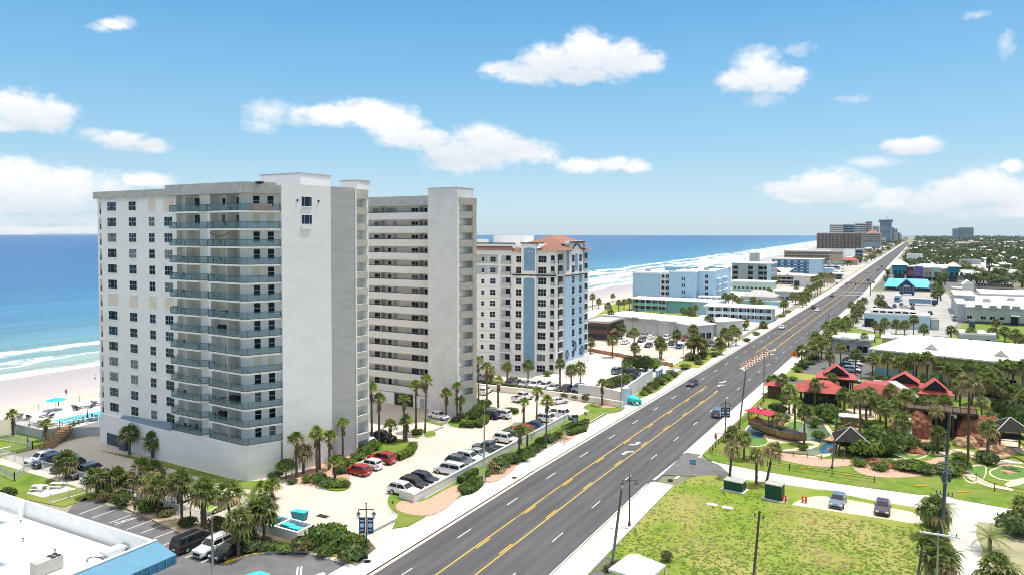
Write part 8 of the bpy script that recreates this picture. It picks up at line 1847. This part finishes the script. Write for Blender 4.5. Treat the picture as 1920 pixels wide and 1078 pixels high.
# ---- people
def person(loc, rz, shirt, trousers, hair, label, stride=.28, skin=(.45,.27,.18)):
 sm = mat('skin', skin, .6, .05, 4); s = stride
 V = [(0,0,.95),(0,0,1.15),(0,0,1.40),(0,0,1.50),(0,.02,1.63),(0,.02,1.75),
         (-.09,0,.90),(-.10,s*.5,.48),(-.10,s*.75,.07),(-.10,s*.75+.14,.04),(.09,0,.90),(.10,-s*.35,.48),(.10,-s*.95,.09),(.10,-s*.95+.14,.05),
         (-.19,0,1.40),(-.24,-s*.4,1.12),(-.24,-s*.3,.86),(-.24,-s*.3+.03,.76),(.19,0,1.40),(.24,s*.4,1.12),(.24,s*.6,.88),(.24,s*.65,.78)]
 E_ = [(0,1),(1,2),(2,3),(3,4),(4,5),(0,6),(6,7),(7,8),(8,9),(0,10),(10,11),(11,12),(12,13),(2,14),(14,15),(15,16),(16,17),(2,18),(18,19),(19,20),(20,21)]
 Rr = [.14,.13,.15,.06,.095,.08,.095,.065,.045,.035,.095,.065,.045,.035,.065,.048,.036,.035,.065,.048,.036,.035]
 me = bpy.data.meshes.new('p'); me.from_pydata(V, E_, []); o = bpy.data.objects.new('p', me); COL.objects.link(o)
 k = o.modifiers.new('s', 'SKIN');
 for i, r_ in enumerate(Rr): me.skin_vertices[0].data[i].radius = (r_, r_)
 me.skin_vertices[0].data[0].use_root = True
 o.modifiers.new('d', 'SUBSURF').levels = 1
 dg = bpy.context.evaluated_depsgraph_get(); m2 = bpy.data.meshes.new_from_object(o.evaluated_get(dg)); bpy.data.objects.remove(o)
 for m_ in (sm, M[shirt], M[trousers]): m2.materials.append(m_)
 for f in m2.polygons:
  z = f.center.z; x = abs(f.center.x); f.material_index = 1 if (1.0 < z < 1.47 and (x < .2 or z > 1.2)) else (2 if .45 < z <= 1.0 and x < .2 else 0); f.use_smooth = True
 b = bpy.data.objects.new('person', m2); COL.objects.link(b); b.location = loc; b.rotation_euler = (0,0,rz); tag(b, label, 'person')
 mb = MB(); mb.ball((0,-.015,1.72), .1,.11,.1, M[hair], 10, 6); mb.build('hair', parent=b); return b
person(at(124,742,-2.4)+Vector((0,0,.0)), .4, 'slate', 'dark', 'black', 'person in dark clothes walking on the wet beach'); person(at(179,714,-3.4), 1.4, 'white', 'slate', 'brown', 'person in a pale top walking at the waterline near the tower edge')
person(at(1566,856,.1), 2.4, 'slate', 'dark', 'black', 'golfer in dark clothes by the tall pole at the pond'); person(at(1583,860,.1), -1.9, 'dark', 'slate', 'brown', 'second golfer standing right of the tall pole at the pond'); person(at(1342,829,.13), .3, 'red', 'dark', 'brown', 'person in a red top on the pavement by the golf fence')
# ================================================================ mini golf
_bz = [0]
def blob(pts, z, m, name, n=2, kind='structure', thick=.05):
 _bz[0] += 1; z += .0011*_bz[0]; return sheet(name, rnd_poly(px(pts, z), n), z, m, kind, thick)
blob([(1392,808),(1412,788),(1430,800),(1440,820),(1475,812),(1500,800),(1512,770),(1530,764),(1545,785),(1560,808),(1580,825),(1570,850),(1535,858),(1480,856),(1440,848),(1470,842),(1510,838),(1535,832),(1500,828),(1440,832),(1405,828)], .115, M['path'], 'pond_bank')
blob([(1396,806),(1413,792),(1428,803),(1436,818),(1412,822)], .125, M['pond_blue'], 'pond', 2)
blob([(1480,815),(1502,802),(1518,776),(1530,770),(1541,790),(1555,812),(1573,826),(1564,846),(1530,853),(1480,851),(1450,846),(1476,845),(1520,842),(1540,833),(1530,826),(1505,826)], .128, M['pond'], 'pond', 2)
blob([(1535,838),(1550,828),(1570,832),(1563,848),(1538,851)], .133, M['pond_blue'], 'pond', 2)
for pts in ([(1372,822),(1400,814),(1440,820),(1438,834),(1400,836),(1376,834)],[(1470,795),(1495,786),(1512,796),(1505,810),(1478,808)],[(1545,780),(1585,772),(1600,788),(1575,800),(1555,795)],[(1665,842),(1720,830),(1750,846),(1715,862),(1680,852)],[(1850,884),(1885,872),(1925,876),(1925,896),(1880,900)],[(1800,880),(1850,868),(1845,900),(1815,905)],[(1850,780),(1875,772),(1890,782),(1870,790)]):
 blob([(u+(u-sum(q[0] for q in pts)/len(pts))*.12, v+(v-sum(q[1] for q in pts)/len(pts))*.16) for u, v in pts], .105, M['path'], 'green_edge'); blob(pts, .115, M['turf'], 'putting_green')
blob([(1560,790),(1590,762),(1640,752),(1660,772),(1630,790),(1590,800)], .1, M['path'], 'footpath'); blob([(1450,760),(1475,748),(1500,770),(1485,790),(1468,780)], .1, M['path'], 'footpath'); blob([(1440,838),(1540,862),(1600,858),(1605,872),(1530,876),(1440,856)], .108, M['mulch'], 'mulch_bed')
blob([(1590,860),(1640,870),(1730,868),(1765,852),(1790,870),(1760,885),(1700,896),(1610,892)], .104, M['mulch'], 'mulch_bed'); blob([(1690,835),(1730,812),(1760,822),(1735,850),(1700,856)], .112, M['rock_tan'], 'rock_bed'); blob([(1830,820),(1890,815),(1925,840),(1880,860),(1830,842)], .102, M['mulch'], 'mulch_bed')
for pts in ([(1750,846),(1800,838),(1870,862),(1900,870),(1895,877),(1860,868),(1800,848),(1755,855)],[(1790,872),(1815,880),(1850,905),(1900,915),(1900,921),(1840,910),(1800,886)],[(1880,905),(1925,892),(1925,905),(1890,914)],[(1600,852),(1650,858),(1700,858),(1700,863),(1640,865),(1600,858)],[(1860,800),(1905,828),(1935,850),(1935,858),(1890,838),(1858,810)]): blob(pts, .118, M['path'], 'footpath')
# ship
sh0, sh1 = at(1411,806), at(1512,834); dS = Vector((sh1.x-sh0.x, sh1.y-sh0.y, 0)); LS = dS.length; S = thing('pirate_ship', 'brown wooden play ship with a red canopy roof beside the pond', 'ship', sh0, math.atan2(dS.y, dS.x)-math.pi/2)
mb = MB(); secs = []
for y, w_, z0, z1 in ((-.2,1.1,1.0,2.5),(.4,1.5,.5,2.3),(LS*.3,1.75,.2,1.9),(LS*.6,1.6,.15,1.7),(LS*.85,1.0,.3,1.75),(LS,.12,.8,2.1)):
 secs.append([(-w_*.35,y,z0),(-w_*.85,y,z0+(z1-z0)*.4),(-w_,y,z1),(-w_+.1,y,z1),(-w_*.8,y,z1-.35),(w_*.8,y,z1-.35),(w_-.1,y,z1),(w_,y,z1),(w_*.85,y,z0+(z1-z0)*.4),(w_*.35,y,z0)])
loft(mb, secs, M['wood']); mb.build('hull', parent=S)
mb = MB(); mb.prism([(-1.3,.5),(1.3,.5),(1.5,LS*.3),(1.35,LS*.6),(.8,LS*.84),(-.8,LS*.84),(-1.35,LS*.6),(-1.5,LS*.3)], 1.25, 1.62, M['dark']); mb.build('deck', parent=S)
hc = height(781, sh0.x, sh0.y)+1.0; hc = max(3.9, min(5, hc))
mb = MB(); mb.add([(-1.9,-.3,hc),(1.9,-.3,hc),(1.9,5.2,hc),(-1.9,5.2,hc),(-1.9,-.3,hc+.12),(1.9,-.3,hc+.12),(1.9,5.2,hc+.12),(-1.9,5.2,hc+.12),(0,.3,hc+.5),(0,4.6,hc+.5)], [[3,2,1,0],[0,1,5,4],[1,2,6,5],[2,3,7,6],[3,0,4,7],[4,5,8],[5,6,9,8],[6,7,9],[7,4,8,9]], mat('red_canopy', (.55,.02,.06), .6, .06, 1)); mb.build('canopy', parent=S)
for x in (-1.3,1.3):
 for y in (.2,4.6): mb = MB(); mb.box(x-.07,x+.07,y-.07,y+.07,1.2,hc,M['wood_dark']); mb.build('post', parent=S)
mb = MB(); [mb.box(s*w_-.05,s*w_+.05,ya,yb,za+.02,za+.16,M['rock_tan']) for s in (-1,1) for ya, yb, w_, za in ((.5,LS*.3,1.66,2.0),(LS*.3,LS*.6,1.7,1.75))]; mb.build('gunwale', parent=S)
mb = MB(); [mb.box(x-.2,x+.2,y-.15,y+.15,hc+.5,hc+.75,M['slate'] if i % 2 else M['white']) for i, (x, y) in enumerate(((-.5,1.2),(.2,1.6),(.5,2.2),(-.2,2.6)))]; tag(mb.build('roof_cargo', loc=S.location, rz=S.rotation_euler.z), 'pile of white and dark bundles on the ship canopy', 'cargo')
# rocks
def rock(c, rx, ry, rz_, m, label, seed, group):
 rnd = random.Random(seed); bm = bmesh.new(); bmesh.ops.create_icosphere(bm, subdivisions=4, radius=1)
 from mathutils import noise as NZ
 for v in bm.verts:
  k = 1+.28*NZ.noise(v.co*1.3+Vector((seed*3.1,0,0)))+.16*NZ.noise(v.co*3.2+Vector((0,seed,0)))+.09*abs(NZ.noise(v.co*7+Vector((seed,0,0)))); v.co = Vector((v.co.x*rx*k, v.co.y*ry*k, max(-.3,v.co.z)*rz_*k))
 me = bpy.data.meshes.new('boulder'); bm.to_mesh(me); bm.free(); me.materials.append(m); o = bpy.data.objects.new('boulder', me); COL.objects.link(o); o.location = c
 return tag(o, label, 'boulder', group)
GR = 'red boulders of the golf hill'
for i, (u, v, rx, ry, rz_, m, lab) in enumerate(((1832,826,3.3,3.0,4.5,'rock','largest red boulder mass right of the cave'),(1852,818,2.5,2.6,4.0,'rock','right shoulder boulder of the red hill'),(1808,821,1.8,2.4,5.4,'rock','steep red boulder at the right lip of the cave'),(1722,818,2.3,2.6,4.7,'rock','tall red boulder left of the cave'),(1712,804,1.8,2.0,4.6,'rock_tan','pale crowned boulder behind the left cave pillar'),
 (1811,838,1.9,1.4,1.9,'rock_tan','pale rounded boulder below the cave lip'),(1827,836,1.6,1.3,2.1,'rock','red rounded boulder by the tall palm'),(1850,838,1.5,1.2,1.5,'rock_tan','small tan boulder on the path bend'),(1695,800,1.8,1.4,1.4,'rock_tan','tan boulder by the waterfall'),(1680,793,1.3,1.1,1.0,'rock_tan','little tan boulder left of the waterfall'),
 (1640,868,2.0,1.0,.8,'rock','low red ledge stone under the shrubs'),(1655,876,2.2,1.0,.9,'rock','second low red ledge stone under the shrubs'),(1718,850,1.6,1.2,.9,'rock','red stones at the striped rock bed'),(1560,846,.9,.7,.6,'rock_tan','tan stone at the pond edge'),(1750,880,1.2,.8,.9,'rock','orange stone by the power pole'),(1875,850,2.0,1.4,1.5,'rock_tan','tan boulder beside the right gazebo'),(1888,888,1.3,.8,.5,'rock_tan','flat stones on the right putting green'))):
 rock(at(u, v, -.1), rx, ry, rz_, M[m], lab, i+2, GR)
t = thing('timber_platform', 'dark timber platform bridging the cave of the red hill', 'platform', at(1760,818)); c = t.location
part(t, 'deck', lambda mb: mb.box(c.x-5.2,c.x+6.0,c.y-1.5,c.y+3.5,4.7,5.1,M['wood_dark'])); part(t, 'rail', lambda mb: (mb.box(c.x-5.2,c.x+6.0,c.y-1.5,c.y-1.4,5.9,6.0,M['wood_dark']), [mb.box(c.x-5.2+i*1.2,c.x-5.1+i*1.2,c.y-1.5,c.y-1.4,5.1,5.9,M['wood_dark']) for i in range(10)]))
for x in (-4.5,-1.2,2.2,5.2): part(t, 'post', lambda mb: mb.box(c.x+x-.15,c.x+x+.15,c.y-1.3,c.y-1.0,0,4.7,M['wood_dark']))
part(t, 'cave_shade', lambda mb: mb.box(c.x-4.2,c.x+5.0,c.y+.2,c.y+3.4,0,4.69,M['roof_dark']))  # dark box standing in for the shade inside the cave
mb = MB(); q = at(1703,822); mb.add([(q.x-.3,q.y+1.8,3.4),(q.x+.4,q.y+1.8,3.4),(q.x+.5,q.y,2.2),(q.x-.4,q.y,2.2),(q.x+.7,q.y-1.2,.1),(q.x-.6,q.y-1.2,.1),(q.x-.7,q.y+2.1,3.4),(q.x+.7,q.y+2.1,3.4)], [[0,3,2,1],[3,5,4,2],[0,1,7,6]], M['white']); tag(mb.build('waterfall'), 'small white waterfall left of the cave', 'waterfall')
def gazebo(u, v, w_, h, lab, rz=.2):
 p = at(u, v, .1); t = thing('gazebo', lab, 'gazebo', p, rz, 'dark golf gazebos')
 for x in (-w_,w_):
  for y in (-w_,w_): mb = MB(); mb.box(x-.12,x+.12,y-.12,y+.12,0,h,M['wood_dark']); mb.build('post', parent=t)
 mb = MB(); e = w_+.7; P = [(-e,-e,h),(e,-e,h),(e,e,h),(-e,e,h),(0,0,h+1.9)]; mb.add(P, [[0,1,4],[1,2,4],[2,3,4],[3,0,4],[3,2,1,0]], M['roof_dark']); mb.build('roof', parent=t)
 mb = MB(); [mb.tube([Vector(P[k])+Vector((0,0,.05)), Vector(P[4])+Vector((0,0,.05))], .09, 5, M['rail_pale']) for k in range(4)]; mb.build('hip_cap', parent=t)
 mb = MB(); [mb.box(-w_,w_,s-.05,s+.05,.9,1.0,M['wood_dark']) for s in (-w_,w_)]; [mb.box(s-.05,s+.05,-w_,w_,.9,1.0,M['wood_dark']) for s in (-w_,w_)]; mb.box(-w_,w_,-w_,w_,h*.62,h*.66,M['wood_dark']); mb.build('rail', parent=t)
gazebo(1893,842,2.1,3.6,'dark gazebo with pale ridge lines at the right of the golf course'); gazebo(1594,850,1.9,2.6,'dark gazebo with pale ridge lines behind the big shrubs')
p = at(1592,796,.1); t = thing('golf_hut', 'small hut with a pale flat roof beside the footbridge', 'hut', p, .15); mb = MB(); mb.box(-1.4,1.4,-1,1,0,1.7,M['wood']); mb.build('wall', parent=t); mb = MB(); mb.box(-1.9,1.9,-1.4,1.4,1.702,1.9,M['white']); mb.build('roof', parent=t)
fb0, fb1 = at(1560,832,.1), at(1612,808,.1); d_ = (fb1-fb0).normalized(); n_ = Vector((-d_.y,d_.x,0)); t = thing('footbridge', 'timber footbridge with pale deck over the pond', 'bridge', fb0)
part(t, 'deck', lambda mb: [mb.obox(fb0+d_*((fb1-fb0).length*i/16), d_, n_, (fb1-fb0).length/16-.05, 1.6, .5, .62, M['rock_tan']) for i in range(16)])
for s in (.02,1.55): part(t, 'railing', lambda mb: (mb.tube([fb0+n_*s+Vector((0,0,1.4)), fb1+n_*s+Vector((0,0,1.4))], .05, 4, M['wood']), [mb.box(q.x-.05,q.x+.05,q.y-.05,q.y+.05,.0,1.45,M['wood']) for q in [fb0.lerp(fb1, i/6)+n_*s for i in range(7)]]))
for u0, v0, u1, v1, lab in ((1750,840,1860,870,'dark low railing along the golf path on the slope'),(1436,850,1540,862,'dark low railing along the pond path')): fence('golf_rail', lab, px([(u0,v0),(u1,v1)]), .7, 'post', step=2.0)
p = at(1900,876,.1); t = thing('rope_bridge', 'dark arched timber arm by the right gazebo steps', 'arch', p, .4); mb = MB(); mb.tube([(-3,0,.1),(-2,0,1.2),(0,0,1.7),(1.6,0,1.0),(2.2,0,-.0)], .13, 6, M['wood_dark']); mb.build('arm', parent=t)
mb = MB()
for i in range(8): mb.box(-1.0,1.0,i*.75,i*.75+.5,.1+.16*(8-i)-.1,.1+.16*(8-i),M['white'])
tag(mb.build('garden_steps', loc=at(1905,884,.02), rz=R(20)), 'flight of pale garden steps below the right gazebo', 'steps')
# rooftop units, each its own thing
t = thing('roof_unit', 'x', 'air conditioner', (0,0,-500)); mb = MB(); mb.box(-1.3,1.3,-.8,.8,.15,1.25,M['metal']); mb.build('casing', parent=t)
mb = MB(); mb.cyl(-.5,0,1.252,1.36,.45,12,M['dark']); mb.cyl(.6,0,1.252,1.36,.45,12,M['dark']); mb.build('fan', parent=t); mb = MB(); mb.box(-1.35,1.35,-.85,.85,0,.15,M['roof_grey']); mb.build('base', parent=t); k = 0
def unit(x, y, z, lab):
 global k
 if k == 0: t.location = (x,y,z); t['label'] = lab; t['group'] = 'units on the low roofs'
 else: dup(t, (x,y,z), .2*(k % 3), lab, 'units on the low roofs')
 k += 1
dg = bpy.context.evaluated_depsgraph_get(); dg.update()
def drop(u, v, z, lab):
 "stand a unit on whatever roof is seen at this spot"
 h_, loc, *_ = sc.ray_cast(dg, Vector((0,0,CAM_H)), ray(u, v).normalized(), distance=3000)
 if h_ and loc.z > 2: unit(loc.x, loc.y, loc.z, lab)
for i, (u, v) in enumerate(((1835,577),(1862,579),(1885,578),(1905,580),(1850,566),(1895,564))): drop(u, v, 0, '%s metal roof unit from the left on the white warehouse' % ordw((2,3,4,5,0,1)[i]))
for i, (u, v) in enumerate(((1190,601),(1225,605),(1262,610))): drop(u, v, 0, '%s metal roof unit from the left on the long motel wing' % ordw(i))
for i, (u, v) in enumerate(((1215,509),(1290,505),(1325,507))): drop(u, v, 0, '%s metal roof unit from the left on the blue hotel' % ordw(i))
for i, (u, v) in enumerate(((1585,640),(1612,642))): drop(u, v, 0, '%s metal roof unit on the flat building by the roadside palms' % ordw(i))
# ================================================================ light, sky, camera
SUN_EL, SUN_AZ = R(73), R(33)          # azimuth measured from +Y towards +X
sd = Vector((math.sin(SUN_AZ)*math.cos(SUN_EL), math.cos(SUN_AZ)*math.cos(SUN_EL), math.sin(SUN_EL)))
sl = bpy.data.lights.new('sun', 'SUN'); sl.energy = 3.6; sl.angle = R(.53); sl.color = (1.0,.955,.89)
so = bpy.data.objects.new('sun', sl); COL.objects.link(so); so.location = (0,0,300)
so.rotation_euler = (-sd).to_track_quat('-Z', 'Y').to_euler()
w = bpy.data.worlds.new('World'); sc.world = w; w.use_nodes = True
nt = w.node_tree; N = nt.nodes; L = nt.links
bg = N['Background']; bg.inputs['Strength'].default_value = SKY_STR = .12
sky = N.new('ShaderNodeTexSky'); sky.sky_type = 'NISHITA'; sky.sun_disc = False; sky.sun_elevation = SUN_EL; sky.sun_rotation = SUN_AZ
sky.altitude = 0; sky.air_density = 1.0; sky.dust_density = .6; sky.ozone_density = 2.2
geo = N.new('ShaderNodeTexCoord')
def vm(op, a, b=None):
 n = N.new('ShaderNodeVectorMath'); n.operation = op
 for i, x in enumerate((a, b)):
  if x is None: continue
  if hasattr(x, 'links'): L.new(x, n.inputs[i])
  else: n.inputs[i].default_value = x
 return n
def mm(op, a, b=None, c=None, clamp=False):
 n = N.new('ShaderNodeMath'); n.operation = op; n.use_clamp = clamp
 for i, x in enumerate((a, b, c)):
  if x is None: continue
  if hasattr(x, 'links'): L.new(x, n.inputs[i])
  else: n.inputs[i].default_value = x
 return n.outputs[0]
D = geo.outputs['Generated']
sp = N.new('ShaderNodeSeparateXYZ'); L.new(D, sp.inputs['Vector'])
az = mm('MULTIPLY', mm('ARCTAN2', sp.outputs['X'], sp.outputs['Y']), 57.2958)     # degrees, 0 = +Y, + towards +X
el = mm('MULTIPLY', mm('ARCSINE', sp.outputs['Z']), 57.2958)
def azel(u, v):
 d = ray(u, v).normalized(); return math.degrees(math.atan2(d.x, d.y)), math.degrees(math.asin(d.z))
def cnoise(scale, det, off=(0,0,0), rough=.55):
 c = N.new('ShaderNodeCombineXYZ'); L.new(az, c.inputs['X']); L.new(mm('MULTIPLY', el, 1.5), c.inputs['Y'])
 a = vm('ADD', c.outputs['Vector'], off)
 n = N.new('ShaderNodeTexNoise'); n.inputs['Scale'].default_value = scale; n.inputs['Detail'].default_value = det; n.inputs['Roughness'].default_value = rough
 L.new(a.outputs[0], n.inputs['Vector']); return n.outputs['Fac']
n1 = cnoise(.42, 8, rough=.6); n2 = cnoise(.42, 8, (.35,.9,0), .6); n3 = cnoise(.14, 4, (40,3,0))
# cumulus puffs: (u, v, half width, half height, weight)
PUFF = [(985,138,88,20,1),(1040,120,70,42,1),(1100,100,62,46,1.05),(1165,112,60,40,1),(1215,116,40,24,.9),(1080,142,90,18,1),(935,130,42,16,.8),
 (1425,140,64,36,.95),(1470,150,50,28,.85),(1385,148,55,24,.75),(1432,186,34,14,.5),(1500,93,36,11,.3),(1415,112,45,22,.6),
 (620,216,84,24,1),(690,214,84,30,1.05),(745,236,66,34,1),(800,262,56,26,.9),(760,262,70,20,.7),(870,290,90,34,1),(905,262,66,32,1.05),(975,284,76,26,1),(850,312,60,14,.7),(505,212,42,22,.6),(490,236,34,12,.5),(560,222,40,14,.5),
 (1090,312,52,16,.75),(1150,308,52,16,.7),(1190,312,36,16,.7),
 (30,205,80,40,1),(85,215,66,34,.95),(20,235,60,16,.8),(220,262,60,20,.75),(285,275,44,16,.7),(180,252,40,13,.5),
 (40,345,120,46,1),(120,355,90,44,.95),(60,380,160,30,.8),(200,352,70,30,.55),(270,338,62,18,.75),(90,412,170,14,.6),(140,431,140,9,.9),(20,432,80,12,.8),(20,320,70,30,.9),
 (215,46,38,13,.62),(190,52,26,8,.5),(235,42,20,11,.55),(1886,85,17,22,.4),(1830,28,26,7,.3),(1600,185,32,7,.3),(1500,90,34,9,.28),
 (1480,358,58,22,.95),(1545,348,80,30,1.05),(1610,356,50,24,.95),(1540,372,110,10,.8),(1640,304,52,10,.6),(1575,320,34,10,.45),(1690,274,44,15,.9),(1730,272,52,18,.95),(1712,284,70,9,.7),
 (1670,372,56,24,.95),(1740,384,90,18,.9),(1790,364,80,34,1.0),(1850,352,70,40,1.05),(1905,370,60,36,1.0),(1900,312,30,18,.8),(1900,395,90,18,.9),(1830,400,100,10,.6),(1640,384,40,8,.5),
 (2050,340,120,50,1),(2250,300,150,50,1),(-120,330,140,60,1),(-250,250,120,50,1),(2500,200,160,50,.9),(-500,300,200,60,1)]
ae = N.new('ShaderNodeCombineXYZ'); L.new(az, ae.inputs['X']); L.new(el, ae.inputs['Y']); AE = ae.outputs['Vector']
def lens(u, v, ru, rv):
 a0, e0c = azel(u, v); a1, _ = azel(u+ru, v); _, e1c = azel(u, v-rv); sx, sy_ = 1/abs(a1-a0), 1/abs(e1c-e0c)
 n = vm('MULTIPLY_ADD', AE, (sx, sy_, 0)); n.inputs[2].default_value = (-a0*sx, -e0c*sy_, 0); return n.outputs[0]
dens = wisp = None
for (u, v, ru, rv, wt) in PUFF:
 if wt > .6:
  g = mm('MULTIPLY_ADD', vm('LENGTH', lens(u, v, ru*1.07, rv*1.12)).outputs['Value'], -1.0, .92+.25*(wt-1)); dens = g if dens is None else mm('SMOOTH_MAX', dens, g, .22)
 else:
  g = mm('MULTIPLY_ADD', vm('LENGTH', lens(u, v, ru*1.3, rv*1.4)).outputs['Value'], -wt*1.3, wt*1.3); wisp = g if wisp is None else mm('MAXIMUM', wisp, g)
low = None                                                     # shaded base of the larger clouds
for (u, v, ru, rv) in ((1080,112,190,62),(1430,150,105,60),(790,262,300,75),(60,210,110,55),(90,360,220,70),(1545,350,130,40),(1800,360,190,65),(1712,274,90,28),(235,262,100,30)):
 p_ = lens(u, v, ru, rv); g = mm('SUBTRACT', 1.0, vm('LENGTH', p_).outputs['Value'], None, True); y = N.new('ShaderNodeSeparateXYZ'); L.new(p_, y.inputs['Vector'])
 q = mm('MULTIPLY', mm('MULTIPLY', g, 2.5, None, True), mm('SUBTRACT', y.outputs['Y'], .25)); low = q if low is None else mm('ADD', low, q)
n4 = cnoise(1.5, 6, (7,2,0), .6)
cd = mm('ADD', mm('ADD', dens, mm('MULTIPLY', mm('SUBTRACT', n1, .5), 1.25)), mm('MULTIPLY', mm('SUBTRACT', n4, .5), .55))
cd2 = mm('ADD', dens, mm('MULTIPLY', mm('SUBTRACT', n2, .5), 1.25))
mr = N.new('ShaderNodeMapRange'); mr.interpolation_type = 'SMOOTHSTEP'; L.new(cd, mr.inputs['Value']); mr.inputs['From Min'].default_value = -.14; mr.inputs['From Max'].default_value = .50
wa = mm('MULTIPLY', mm('ADD', wisp, mm('MULTIPLY', mm('SUBTRACT', mm('MULTIPLY_ADD', n4, .5, mm('MULTIPLY', n1, .5)), .5), 1.6)), 1.2, None, True)
alpha = mm('MAXIMUM', mm('MULTIPLY', mr.outputs['Result'], .94), mm('MULTIPLY', mm('MULTIPLY', wa, mm('GREATER_THAN', wisp, .0)), .9))
lit = mm('ADD', mm('ADD', .66, mm('MULTIPLY', mm('SUBTRACT', cd, cd2), .55)), mm('MULTIPLY', low, .9), None, True)
ccol = N.new('ShaderNodeMix'); ccol.data_type = 'RGBA'; L.new(lit, ccol.inputs['Factor'])
ccol.inputs['A'].default_value = (5.3,5.65,6.1,1); ccol.inputs['B'].default_value = (7.6,7.45,7.3,1)
# sky by elevation: cleaner blue low down, unseen upper part brightened as added fill light
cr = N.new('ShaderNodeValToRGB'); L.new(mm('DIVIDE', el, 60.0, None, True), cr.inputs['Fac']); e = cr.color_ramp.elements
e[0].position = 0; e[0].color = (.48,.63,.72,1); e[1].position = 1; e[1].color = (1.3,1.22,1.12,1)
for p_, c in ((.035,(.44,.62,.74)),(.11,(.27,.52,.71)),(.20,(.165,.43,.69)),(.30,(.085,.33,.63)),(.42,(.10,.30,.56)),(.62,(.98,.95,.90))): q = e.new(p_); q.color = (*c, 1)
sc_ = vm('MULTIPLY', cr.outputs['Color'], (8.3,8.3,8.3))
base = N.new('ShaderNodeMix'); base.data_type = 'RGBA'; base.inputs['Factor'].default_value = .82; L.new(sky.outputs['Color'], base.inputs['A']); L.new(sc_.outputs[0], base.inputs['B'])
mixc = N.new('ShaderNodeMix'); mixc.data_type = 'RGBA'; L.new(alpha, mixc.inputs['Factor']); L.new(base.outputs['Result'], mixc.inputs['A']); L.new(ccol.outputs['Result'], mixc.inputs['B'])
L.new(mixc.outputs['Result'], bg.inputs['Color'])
# thin sea haze
hm = bpy.data.materials.new('haze'); hm.use_nodes = True; hn = hm.node_tree; hn.nodes.remove(hn.nodes['Principled BSDF'])
pv = hn.nodes.new('ShaderNodeVolumePrincipled'); pv.inputs['Color'].default_value = (.74,.86,.98,1); pv.inputs['Density'].default_value = 3.0e-5
hn.links.new(pv.outputs['Volume'], hn.nodes['Material Output'].inputs['Volume'])
mb = MB(); mb.box(-14500,9500,-500,11500,-9,150,hm); tag(mb.build('haze'), kind='stuff')
cam = bpy.data.cameras.new('camera'); co = bpy.data.objects.new('camera', cam); COL.objects.link(co); sc.camera = co
co.location = (0,0,CAM_H); co.rotation_euler = (math.pi/2-PITCH, 0, YAW)
cam.sensor_width = 36; cam.lens = 36*FPX/W; cam.shift_y = SHIFT; cam.clip_start = .5; cam.clip_end = 60000
vs = sc.view_settings; vs.view_transform = 'Standard'; vs.look = 'None'; vs.exposure = 0.33; vs.gamma = 1.0
sc.render.engine = 'CYCLES'; sc.cycles.use_denoising = True; sc.cycles.filter_width = 1.0; sc.cycles.max_bounces = 8; sc.cycles.diffuse_bounces = 5; sc.cycles.glossy_bounces = 3; sc.cycles.transparent_max_bounces = 12; sc.cycles.caustics_reflective = False; sc.cycles.caustics_refractive = False
sc.cycles.sample_clamp_indirect = 8
w.cycles.sampling_method = 'MANUAL'; w.cycles.sample_map_resolution = 512
